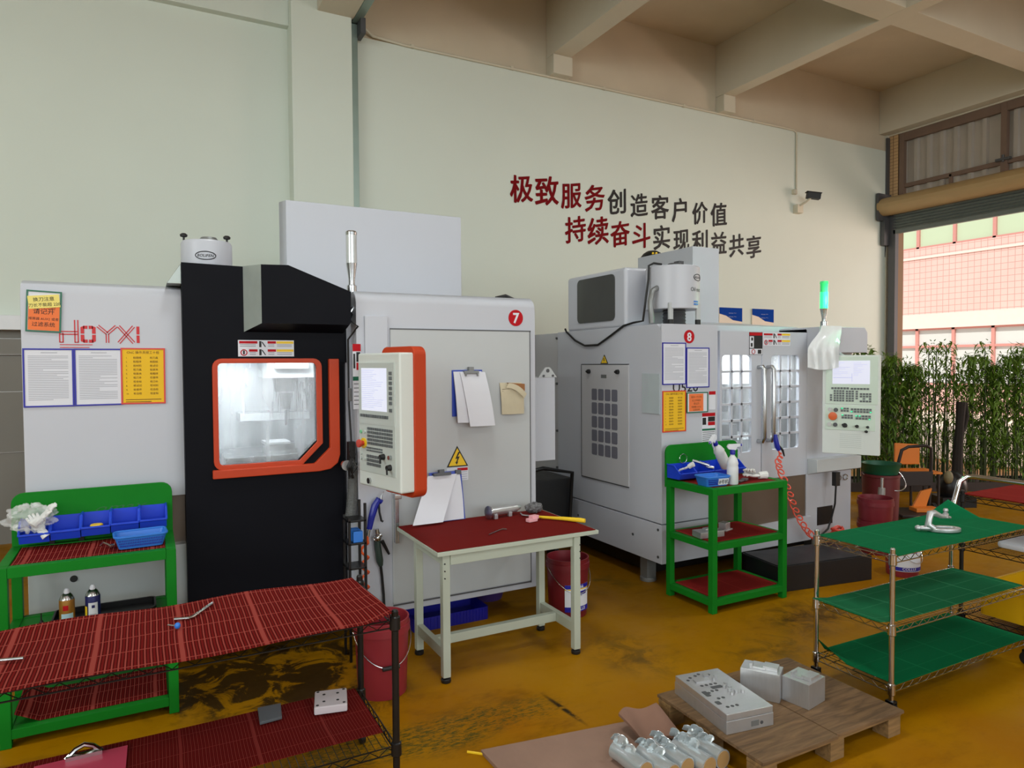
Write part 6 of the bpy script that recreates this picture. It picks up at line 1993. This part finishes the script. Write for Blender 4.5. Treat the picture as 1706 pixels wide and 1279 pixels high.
flat_mat('ribbed_mat', 'green mat on the lowest shelf of the chrome cart', CX0 + 0.021, CX1 - 0.022, CY0 - 0.01, CY1 + 0.01, 0.1605, m_grnmat, 14, 0.004, 0.003, 60, 20,
         curl=lambda u, v: (0, 0, 0.07 * max(0, (0.05 - u) / 0.05) * max(0, (v - 0.6) / 0.4)))
t = thing('casting', 'silver casting with oval ring base and bent arm on the green cart', 'metal part', (3.84, 2.24, 0.806))
mb = MB(); n = 30
oc, ic = [], []
for i in range(n):
    a = 2 * PI * i / n
    X = Matrix.Translation((3.875, 2.235, 0)) @ rotz(-0.5)
    oc.append((X @ Vector((0.085 * math.cos(a), 0.052 * math.sin(a), 0)))[:2]); ic.append((X @ Vector((0.055 * math.cos(a), 0.026 * math.sin(a), 0)))[:2])
mb.ring(oc, ic, 'z', 0.807, 0.828)
part('ring_base', mb, m_alu, t, 0.004)
mb = MB(); mb.tube([(3.815, 2.26, 0.822), (3.79, 2.275, 0.845), (3.80, 2.275, 0.875), (3.81, 2.275, 0.905), (3.835, 2.27, 0.905), (3.88, 2.26, 0.885), (3.925, 2.25, 0.878), (3.945, 2.245, 0.872)], [0.020, 0.018, 0.016, 0.019, 0.018, 0.013, 0.010, 0.007], 12)
part('arm', mb, m_alu, t)
mb = MB(); mb.lathe([(0.016, 0), (0.016, 0.02), (0.010, 0.026), (0.014, 0.04), (0.010, 0.05), (0, 0.052)], (3.918, 2.255, 0.874), 16)
part('boss', mb, m_alu, t)
mb = MB(); mb.tube([(3.80, 2.27, 0.825), (3.775, 2.29, 0.824), (3.755, 2.305, 0.824)], [0.016, 0.014, 0.012], 12).ball((3.752, 2.308, 0.824), 0.016, 12, 8)
part('lug', mb, m_alu, t)

# black cart behind it
wire_rack('wire_cart', 'black wire cart with dark red top mat at the right picture edge', 'cart', 4.70, 5.75, 1.95, 2.60, (0.865, 0.545, 0.10), 0.865, m_blackm, 0.0125, 0.03, True)
flat_mat('ribbed_mat', 'dark red mat on the black wire cart at the right picture edge', 4.722, 5.728, 1.94, 2.61, 0.8675, m_redmat2, 15)
mb = MB()
mb.ring(rrect(4.76, 5.45, 2.0, 2.52, 0.03), rrect(4.77, 5.44, 2.01, 2.51, 0.025), 'z', 0.105, 0.30).prism(rrect(4.765, 5.445, 2.005, 2.515, 0.03), 'z', 0.103, 0.112)
mb.ring(rrect(4.75, 5.46, 1.99, 2.53, 0.035), rrect(4.765, 5.445, 2.005, 2.515, 0.03), 'z', 0.285, 0.305)
solo('plastic_crate', mb, mat('yellow_crate', S(222, 172, 10), 0.4), 'big yellow plastic crate on the bottom shelf of the black cart', 'crate')
mb = MB(); mb.prism(rrect(4.80, 5.3, 2.02, 2.45, 0.04), 'z', 0.548, 0.585)
mb.use(1).prism(rrect(4.95, 5.3, 2.0, 2.2, 0.04), 'z', 0.586, 0.62)
solo('folded_cloth', mb, [m_paper, m_grey], 'white and grey folded cloth on the middle shelf of the black cart', 'cloth', 0.012)
tb = bucket('white labelled paint bucket standing behind the chrome cart', 5.45, 3.48, 0.13, 0.34, m_redp, True, False)
mb = MB(); a = -2.15
wrap(mb, 5.45, 3.48, 0.127, a - 1.2, a + 1.2, 0.05, 0.25, 0, 0.003); wrap(mb, 5.45, 3.48, 0.127, a - 1.2, a + 1.2, 0.055, 0.085, 1, 0.004); wrap(mb, 5.45, 3.48, 0.127, a - 0.2, a + 0.5, 0.20, 0.24, 1, 0.004)
wrap_text(mb, 'COLLUI', 5.45, 3.48, 0.127, a, 0.062, 0, 0.030)
part('printed_label', mb, [m_paper, m_hblue], tb, sharp=None)

# ================================================================== pallet with aluminium parts
def wood(name, col, rough=0.75):
    m, nt, p, N, L = nodes_of(name)
    tc = N.new('ShaderNodeTexCoord'); mp = N.new('ShaderNodeMapping'); mp.inputs['Scale'].default_value = (2.0, 16, 16)
    L.new(tc.outputs['Object'], mp.inputs[0])
    nz = N.new('ShaderNodeTexNoise'); nz.inputs['Scale'].default_value = 2.2; nz.inputs['Detail'].default_value = 9; nz.inputs['Distortion'].default_value = 1.2
    L.new(mp.outputs[0], nz.inputs['Vector'])
    r = N.new('ShaderNodeValToRGB')
    r.color_ramp.elements[0].position = 0.3; r.color_ramp.elements[0].color = tuple(c * 0.45 for c in col[:3]) + (1,)
    r.color_ramp.elements[1].position = 0.7; r.color_ramp.elements[1].color = col
    L.new(nz.outputs['Fac'], r.inputs[0]); L.new(r.outputs[0], p.inputs['Base Color'])
    p.inputs['Roughness'].default_value = rough
    b = N.new('ShaderNodeBump'); b.inputs['Strength'].default_value = 0.3; b.inputs['Distance'].default_value = 0.004
    L.new(nz.outputs['Fac'], b.inputs['Height']); L.new(b.outputs[0], p.inputs['Normal'])
    return m
m_wood = wood('pallet_wood', S(128, 98, 66))
m_wood2 = wood('pallet_block_wood', S(150, 116, 72))
t = thing('pallet', 'low wooden pallet carrying aluminium blocks at the bottom of the view', 'pallet', (2.63, 2.3, 0))
for i, (x0, x1) in enumerate(((2.18, 2.63), (2.634, 3.09))):
    mb = MB(); mb.prism([(x0 + 0.0, 1.965), (x1, 1.955), (x1, 2.62), (x0 + 0.005, 2.63)], 'z', 0.105, 0.120)
    part('deck_board', mb, m_wood, t, 0.002)
for y in (1.97, 2.27, 2.53):
    mb = MB(); mb.box(2.18, 3.09, y, y + 0.085, 0.088, 0.104)
    part('stringer_board', mb, m_wood2, t, 0.002)
for x in (2.18, 2.60, 3.0):
    for y in (1.972, 2.272, 2.532):
        mb = MB(); mb.box(x, x + 0.09, y, y + 0.082, 0.0, 0.0875)
        part('block', mb, m_wood2, t, 0.003)
ZP = 0.1205
# big milled plate with pockets and bores
t = thing('milled_plate', 'large milled aluminium plate with many bores on the wooden pallet', 'metal part', (2.33, 2.37, ZP))
ax = Vector((2.434 - 2.189, 2.149 - 2.186, 0)).normalized(); ay = Vector((-ax.y, ax.x, 0))
X = Matrix(((ax.x, ay.x, 0, 2.205), (ax.y, ay.y, 0, 2.19), (0, 0, 1, ZP), (0, 0, 0, 1)))
mb = MB(); mb.X = X
mb.box(0, 0.25, 0, 0.41, 0, 0.058)
part('lower_slab', mb, m_alu, t, 0.002)
mb = MB(); mb.X = X
mb.box(0.002, 0.248, 0.002, 0.408, 0.059, 0.088)
part('upper_slab', mb, m_alu, t, 0.002)
mb = MB(); mb.X = X; zt = 0.0884
rr = random.Random(6)
for (u, v) in ((.05, .06), (.075, .06), (.10, .06), (.06, .14), (.085, .14), (.05, .20), (.075, .21), (.10, .21), (.06, .27), (.085, .27), (.11, .27), (.135, .27), (.03, .34), (.055, .36), (.09, .37), (.115, .38), (.14, .37), (.16, .36)):
    mb.cyl((u, v, zt), (u, v, zt + 0.0006), 0.0085, n=14)
mb.prism(rrect(0.09, 0.15, 0.225, 0.25, 0.006), 'z', zt, zt + 0.0006).prism(rrect(0.02, 0.045, 0.17, 0.22, 0.006), 'z', zt, zt + 0.0006).prism(rrect(0.02, 0.045, 0.09, 0.12, 0.006), 'z', zt, zt + 0.0006)
part('bores', mb, m_greydk, t, sharp=None)
for (u, v) in ((.15, .18), (.165, .20), (.15, .22), (.17, .24), (.15, .30), (.17, .32), (.14, .15), (.20, .15), (.17, .16)):
    mb = MB(); mb.X = X; mb.cyl((u, v, zt), (u, v, zt + 0.014), 0.009, n=16)
    part('boss', mb, m_alu, t)
for q in ((0.05, 0.13, 0.30, 0.33, zt, zt + 0.006), (0.12, 0.145, 0.335, 0.355, zt, zt + 0.012)):
    mb = MB(); mb.X = X; mb.box(*q)
    part('raised_pad', mb, m_alu, t)
mb = MB(); mb.X = X; mb.box(0.13, 0.17, -0.0015, 0.0, 0.015, 0.04).use(1).cyl((0.185, -0.001, 0.025), (0.185, -0.002, 0.025), 0.008, n=12)
part('end_marks', mb, [m_grey, m_greydk], t)
def block(label, a, b, depth, h, seed):
    """milled block standing on the pallet: a-b is its lower front edge (left face edge)"""
    a, b = Vector((a[0], a[1], 0)), Vector((b[0], b[1], 0))
    u = (b - a); L_ = u.length; u.normalize(); v = Vector((-u.y, u.x, 0))
    X = Matrix(((u.x, v.x, 0, a.x), (u.y, v.y, 0, a.y), (0, 0, 1, ZP), (0, 0, 0, 1)))
    t = thing('aluminium_block', label, 'metal part', (a.x, a.y, ZP))
    mb = MB(); mb.X = X; mb.box(0, L_, 0, depth, 0, h)
    part('body', mb, m_alu, t, 0.002)
    mb = MB(); mb.X = X; mb.box(L_ * 0.25, L_ * 0.62, depth * 0.2, depth * 0.85, h, h + 0.010).box(L_ * 0.55, L_ * 0.92, depth * 0.25, depth * 0.8, h, h + 0.018).box(L_ * 0.22, L_ * 0.30, depth * 0.15, depth * 0.45, h, h + 0.024)
    part('raised_steps', mb, m_alu, t, 0.0015)
block('dark-sided aluminium block standing at the back of the pallet', (2.535, 2.43), (2.632, 2.275), 0.11, 0.135, 1)
block('bright-sided aluminium block standing nearest the chrome cart post', (2.675, 2.300), (2.700, 2.165), 0.15, 0.118, 2)

# cardboard with wrapped cylinders
m_card = mat('stained_board', S(146, 116, 100), 0.85, var=0.22, scale=6, bump=0.2, bscale=40)
mb = MB(); mb.prism([(1.29, 2.765), (2.16, 2.63), (2.165, 1.4), (1.33, 1.4)], 'z', 0.0, 0.018)
solo('board_sheet', mb, m_card, 'stained brown board lying on the floor left of the pallet', 'board', 0.002)
mb = MB(); mb.sheet(lambda u, v: (1.93 + 0.21 * u, 2.60 - 0.20 * v + 0.02 * math.sin(5 * u), 0.045 + 0.055 * (1 - v) + 0.01 * math.sin(8 * u + 3 * v)), 14, 8, 0.012)
solo('cardboard_flap', mb, mat('brown_cardboard', S(134, 100, 84), 0.85, var=0.15, scale=9), 'crumpled brown cardboard flap between board and pallet', 'cardboard', sharp=40)
mb = MB(); mb.tube([(1.24, 2.80, 0.004), (1.30, 2.745, 0.004)], 0.006, 6).use(1).tube([(1.30, 2.745, 0.006), (1.335, 2.712, 0.008)], 0.008, 6)
solo('marker_strip', mb, [m_yel, m_black], 'short yellow and black strip at the corner of the brown board', 'strip')
m_wrapf = mat('silver_wrapping_film', S(196, 204, 208), 0.22, 0.55, var=0.10, scale=16)
m_endgrain = mat('tan_end_cap', S(168, 132, 84), 0.5, var=0.05)
axd = Vector((-0.06, 1.0, 0)).normalized()
pn = Vector((-1.0, -0.06, 0)).normalized()
labs = ('silver film-wrapped cylinder, the one touching the pallet', 'silver film-wrapped cylinder next to the pallet-side one', 'silver film-wrapped cylinder in the middle of the row of five',
        'silver film-wrapped cylinder, fourth away from the pallet', 'silver film-wrapped cylinder with loose folded film, farthest from the pallet')
for i, lab in enumerate(labs):
    f0 = Vector((2.134 - 0.0855 * i, (2.14, 2.13, 2.17, 2.16, 2.23)[i], 0.018 + 0.041))
    t = thing('wrapped_cylinder', lab, 'metal part', (f0.x, f0.y, 0.018), 0, 'wrapped cylinders')
    rr = random.Random(40 + i)
    Lc = 0.19
    mb = MB(); pts, rs = [], []
    for k in range(9):
        s = k / 8
        pts.append(f0 + axd * (Lc * s)); rs.append(0.0395 + (0.001 * math.sin(9 * s + i)))
    mb.tube(pts, rs, 32)
    part('film', mb, m_wrapf, t, sharp=50)
    mb = MB(); mb.cyl(f0 - axd * 0.003, f0 + axd * 0.001, 0.036, n=32)
    part('end_face', mb, m_endgrain, t)
    mb = MB(); mb.tube([f0 - axd * 0.001 + Vector((0, 0, 0)), f0 + axd * 0.006], [0.0415, 0.0410], 32)
    part('film_rim', mb, m_wrapf, t)
    mb = MB()
    for k in range(5):                                               # gathered film standing up on top
        c = f0 + axd * (0.09 + 0.025 * k) + Vector((0, 0, 0.034))
        w = pn * rr.uniform(-0.006, 0.006)
        a, b = c + w - axd * 0.020 - pn * 0.010, c + w + axd * 0.022 + pn * 0.010
        h = Vector((rr.uniform(-.012, .012), rr.uniform(-.015, .015), rr.uniform(0.03, 0.055)))
        mb.sheet(lambda u, v, a=a, b=b, h=h: a.lerp(b, u) + h * v * math.sin(PI * (0.15 + 0.7 * u)) + pn * (0.006 * math.sin(6 * u + 4 * v)), 6, 4, tuple(pn * 0.003))
    part('film_crest', mb, m_wrapf, t, sharp=25)

# ================================================================== far right: buckets, hand truck, bamboo
bucket('dark red bucket standing right of the smaller machine, carrying another', 5.86, 4.0, 0.145, 0.30, mat('wine_red_plastic', S(116, 26, 38), 0.45, var=0.1), False, False)
mbk = dup(bpy.data.objects[[o.name for o in COL.objects if o.get('label', '').startswith('dark red bucket standing right')][0]], (5.86, 4.0, 0.205), None, 'dark red bucket nested in the lower one right of the machine')
t = thing('bucket', 'tall dark red bucket topped by a green basket beyond the machine', 'bucket', (7.0, 4.72, 0))
mb = MB(); mb.lathe([(0.17, 0), (0.185, 0.50), (0.195, 0.505), (0.195, 0.53), (0.175, 0.53), (0.165, 0.012), (0, 0.012)], (7.0, 4.72, 0), 32)
part('body', mb, mat('dull_red_plastic', S(96, 26, 32), 0.5, var=0.1), t)
mb = MB(); mb.tube([(7.0 + 0.2 * math.cos(PI * i / 16) * 0.9, 4.72 - 0.2 * math.cos(PI * i / 16) * 0.45 - 0.19 * math.sin(PI * i / 16), 0.54 - 0.17 * math.sin(PI * i / 16)) for i in range(17)], 0.006, 6)
part('handle', mb, m_steel, t)
mb = MB(); mb.lathe([(0.165, 0.532), (0.195, 0.64), (0.20, 0.645), (0.185, 0.64), (0.155, 0.54), (0, 0.54)], (7.0, 4.72, 0), 32)
solo('plastic_basket', mb, mat('dark_green_plastic', S(10, 84, 58), 0.45), 'dark green round basket sitting on the tall red bucket', 'basket')
t = thing('wrapped_pole', 'grey film-wrapped pole standing in front of the tall red bucket', 'pole', (6.55, 4.42, 0))
mb = MB(); mb.tube([(6.55, 4.42, 0.0), (6.56, 4.42, 0.25), (6.575, 4.42, 0.46)], [0.035, 0.038, 0.034], 10)
part('film', mb, mat('grey_wrap_film', S(150, 148, 146), 0.3, 0.2, var=0.2, scale=20), t)
mb = MB(); mb.cyl((6.575, 4.42, 0.46), (6.58, 4.42, 0.56), 0.014)
part('pole_end', mb, m_steel, t)
mb = MB(); mb.lathe([(0.05, 0), (0.07, 0.04), (0.06, 0.09), (0.02, 0.11), (0, 0.11)], (7.15, 4.38, 0), 16)
solo('clay_jar', mb, mat('ochre_clay', S(150, 106, 60), 0.7), 'small ochre jar on the floor beside the tall red bucket', 'jar')
# hand truck
m_truck = mat('dark_truck_steel', S(44, 34, 32), 0.5, 0.2)
m_orpl = mat('orange_plastic', S(214, 118, 30), 0.45)
HT = Matrix.Translation((7.62, 4.68, 0)) @ rotz(-0.49)
t = thing('hand_truck', 'dark folding hand truck parked in front of the bamboo', 'hand truck', (7.62, 4.68, 0))
mb = MB(); mb.X = HT; mb.tube([(-0.22, 0.10, 0.08), (-0.20, 0.06, 0.60), (-0.17, 0.05, 0.74), (-0.10, 0.04, 0.78), (0.10, 0.04, 0.79), (0.16, 0.05, 0.76), (0.17, 0.06, 0.60), (0.17, 0.10, 0.08)], 0.018, 10)
part('frame', mb, m_truck, t)
mb = MB(); mb.X = HT; mb.box(-0.21, 0.17, 0.02, 0.05, 0.34, 0.50)
part('back_plate', mb, m_truck, t, 0.006)
mb = MB(); mb.X = HT; mb.box(-0.36, 0.20, -0.32, 0.10, 0.055, 0.085)
part('load_plate', mb, m_truck, t, 0.006)
for x in (-0.27, 0.22):
    mb = MB(); mb.X = HT; mb.tube([(x - 0.02, 0.10, 0.065), (x + 0.02, 0.10, 0.065)], 0.065, 18)
    part('wheel', mb, m_black, t)
mb = MB(); mb.X = HT
mb.prism([(-0.11, 0.13), (0.03, 0.11), (0.10, 0.33), (-0.02, 0.30)], 'y', -0.08, -0.05); mb.box(-0.14, 0.12, -0.2, -0.05, 0.088, 0.13)
mb.X = None
solo('warning_board', mb, m_orpl, 'orange plastic board leaning on the hand truck plate', 'board', 0.004)
HT2 = Matrix.Translation((8.05, 4.98, 0)) @ rotz(-0.49)
t = thing('plastic_chair', 'orange plastic chair behind the hand truck', 'chair', (8.05, 4.98, 0))
mb = MB(); mb.X = HT2; mb.prism([(-0.20, 0.50), (0.10, 0.50), (0.10, 0.74), (-0.20, 0.76)], 'y', 0.10, 0.13)
part('backrest', mb, m_orpl, t, 0.01)
mb = MB(); mb.X = HT2; mb.box(-0.20, 0.18, -0.22, 0.12, 0.43, 0.455)
part('seat', mb, m_orpl, t, 0.008)
for x in (-0.17, 0.15):
    for y in (-0.19, 0.10):
        mb = MB(); mb.X = HT2; mb.cyl((x, y, 0), (x, y, 0.43), 0.014)
        part('leg', mb, m_truck, t)
mb = MB(); mb.X = Matrix.Translation((8.55, 4.85, 0)) @ rotz(-0.49)
mb.ball((0, 0, 0.22), (0.17, 0.15, 0.2), 14, 8).box(-0.2, 0.2, -0.15, 0.15, 0.0, 0.12).use(1).ball((-0.12, -0.12, 0.36), (0.05, 0.05, 0.08), 12, 8)
mb.X = None
solo('old_motor', mb, [m_blackm, mat('pale_cap', S(120, 110, 80), 0.6)], 'dark greasy electric motor on the floor before the bamboo', 'motor', sharp=40)

# bamboo screen in a long dark trough
P0, P1 = Vector((8.45, 6.22, 0)), Vector((11.45, 4.58, 0))
pdir = (P1 - P0).normalized(); pnor = Vector((-pdir.y, pdir.x, 0))
m_trough = mat('dark_planter', S(50, 38, 34), 0.7, var=0.15)
mb = MB(); mb.X = Matrix(((pdir.x, pnor.x, 0, P0.x), (pdir.y, pnor.y, 0, P0.y), (0, 0, 1, 0), (0, 0, 0, 1)))
Lp = (P1 - P0).length
mb.box(-0.1, Lp + 0.1, -0.28, -0.24, 0, 0.12).box(-0.1, Lp + 0.1, 0.24, 0.28, 0, 0.12).box(-0.1, -0.06, -0.24, 0.24, 0, 0.12).box(Lp + 0.06, Lp + 0.1, -0.24, 0.24, 0, 0.12).box(-0.06, Lp + 0.06, -0.24, 0.24, 0, 0.09)
mb.X = None
solo('planter_trough', mb, m_trough, 'long dark planter trough holding the bamboo row', 'planter', 0.003)
def leaf_mat():
    m, nt, p, N, L = nodes_of('bamboo_leaf')
    out = N['Material Output']
    tc = N.new('ShaderNodeTexCoord'); nz = N.new('ShaderNodeTexNoise'); nz.inputs['Scale'].default_value = 5
    L.new(tc.outputs['Object'], nz.inputs['Vector'])
    mx = N.new('ShaderNodeMix'); mx.data_type = 'RGBA'
    mx.inputs['A'].default_value = S(46, 94, 26); mx.inputs['B'].default_value = S(136, 166, 56)
    L.new(nz.outputs['Fac'], mx.inputs['Factor']); L.new(mx.outputs['Result'], p.inputs['Base Color'])
    p.inputs['Roughness'].default_value = 0.45
    tl = N.new('ShaderNodeBsdfTranslucent'); L.new(mx.outputs['Result'], tl.inputs[0])
    ms = N.new('ShaderNodeMixShader'); ms.inputs[0].default_value = 0.4
    L.new(p.outputs[0], ms.inputs[1]); L.new(tl.outputs[0], ms.inputs[2]); L.new(ms.outputs[0], out.inputs['Surface'])
    return m
m_leaf = leaf_mat()
m_cane = mat('bamboo_cane', S(58, 66, 34), 0.5, var=0.25, scale=6)
rb = random.Random(21)
CW, CD = 0.155, 0.225                                                # room each plant has along and across the trough
def bamboo(h, seed, nleaf):
    rr = random.Random(seed)
    t = thing('bamboo_plant', 'tall thin leafy bamboo cane in the dense green row before the open doorway', 'bamboo', (0, 0, 0), 0, 'bamboo canes in the trough')
    lx, ly = CW / 2 - 0.004, CD / 2 - 0.004
    mb = MB()
    for i in range(4):
        ox, oy = rr.uniform(-.05, .05), rr.uniform(-.07, .07)
        qx, qy = rr.uniform(-.055, .055), rr.uniform(-.09, .09)
        hh = h * (1.0 if i == 0 else rr.uniform(0.7, 1.0))
        mb.tube([(ox + (qx - ox) * s * s, oy + (qy - oy) * s * s, 0.0915 + (hh - 0.12) * s) for s in [k / 6 for k in range(7)]], [(0.013 if i == 0 else 0.009) - 0.007 * k / 6 for k in range(7)], 6)
    part('cane', mb, m_cane, t, local=True)
    mb = MB()
    cl = lambda p: Vector((max(-lx, min(lx, p.x)), max(-ly, min(ly, p.y)), p.z))
    for i in range(nleaf):
        z = 0.25 + (h - 0.2) * rr.random() ** 0.75
        a = rr.uniform(0, 2 * PI)
        base = Vector((rr.uniform(-lx, lx) * 0.75, rr.uniform(-ly, ly) * 0.8, z))
        d = Vector((math.cos(a), math.sin(a), rr.uniform(-1.1, 0.5))).normalized()
        ln = rr.uniform(0.11, 0.20); w = rr.uniform(0.010, 0.017)
        sd = d.cross(Vector((0, 0, 1))).normalized() * w
        dr = Vector((0, 0, -0.03 * rr.random()))
        p0 = base; p1 = cl(base + d * ln * 0.4); p2 = cl(base + d * ln + dr)
        v = [mb.v(p0), mb.v(cl(p1 + sd)), mb.v(p2), mb.v(cl(p1 - sd)), mb.v(p1 + Vector((0, 0, 0.004)))]
        mb.f([v[0], v[1], v[4]]); mb.f([v[1], v[2], v[4]]); mb.f([v[2], v[3], v[4]]); mb.f([v[3], v[0], v[4]])
    part('foliage', mb, m_leaf, t, local=True, sharp=None)
    return t
protos = [bamboo(1.60 + 0.06 * k, 60 + k, (160, 700, 260, 480, 120, 640, 220)[k]) for k in range(7)]
pang = math.atan2(pdir.y, pdir.x)
first = list(range(7))
for row in (-0.5, 0.5):
    for i in range(22):
        p = P0 + pdir * (CW * (i + 0.5)) + pnor * (row * CD)
        rz = pang + (PI if rb.random() < 0.5 else 0)
        if first:
            o = protos[first.pop()]; o.location = p; o.rotation_euler = (0, 0, rz); _loc[o.name] = p
        else:
            dup(protos[rb.randrange(7)], p, rz)
mb = MB(); mb.X = Matrix.Translation((9.35, 5.25, 0)); mb.tube([(0, 0, 0), (0.02, 0, 0.5), (0.06, 0, 0.9), (0.09, 0, 1.2)], [0.07, 0.06, 0.05, 0.06], 10).tube([(0.05, 0, 0.75), (0.16, 0, 0.85), (0.22, 0, 1.0), (0.2, 0, 1.18)], [0.03, 0.03, 0.028, 0.02], 8)
mb.X = None
solo('tree_stump', mb, mat('dark_bark', S(34, 26, 22), 0.9, var=0.2, bump=0.4), 'dark forked dead trunk standing before the bamboo row', 'trunk')

# dark corner between the two machines
t = thing('chip_cart', 'black chip cart in the dark gap between the two machines', 'cart', (2.95, 5.6, 0))
mb = MB(); mb.prism([(2.62, 0.16), (3.28, 0.16), (3.36, 0.72), (2.60, 0.72)], 'y', 5.2, 6.0)
part('tub', mb, m_black, t, 0.01)
mb = MB(); mb.tube([(2.64, 5.14, 0.30), (2.62, 5.12, 0.78), (3.0, 5.12, 0.84), (3.30, 5.12, 0.78), (3.28, 5.14, 0.30)], 0.018, 8)
part('handle', mb, m_blackm, t)
for x in (2.72, 3.2):
    for y in (5.3, 5.9):
        mb = MB(); mb.tube([(x - 0.02, y, 0.08), (x + 0.02, y, 0.08)], 0.08, 18)
        part('wheel', mb, m_black, t)
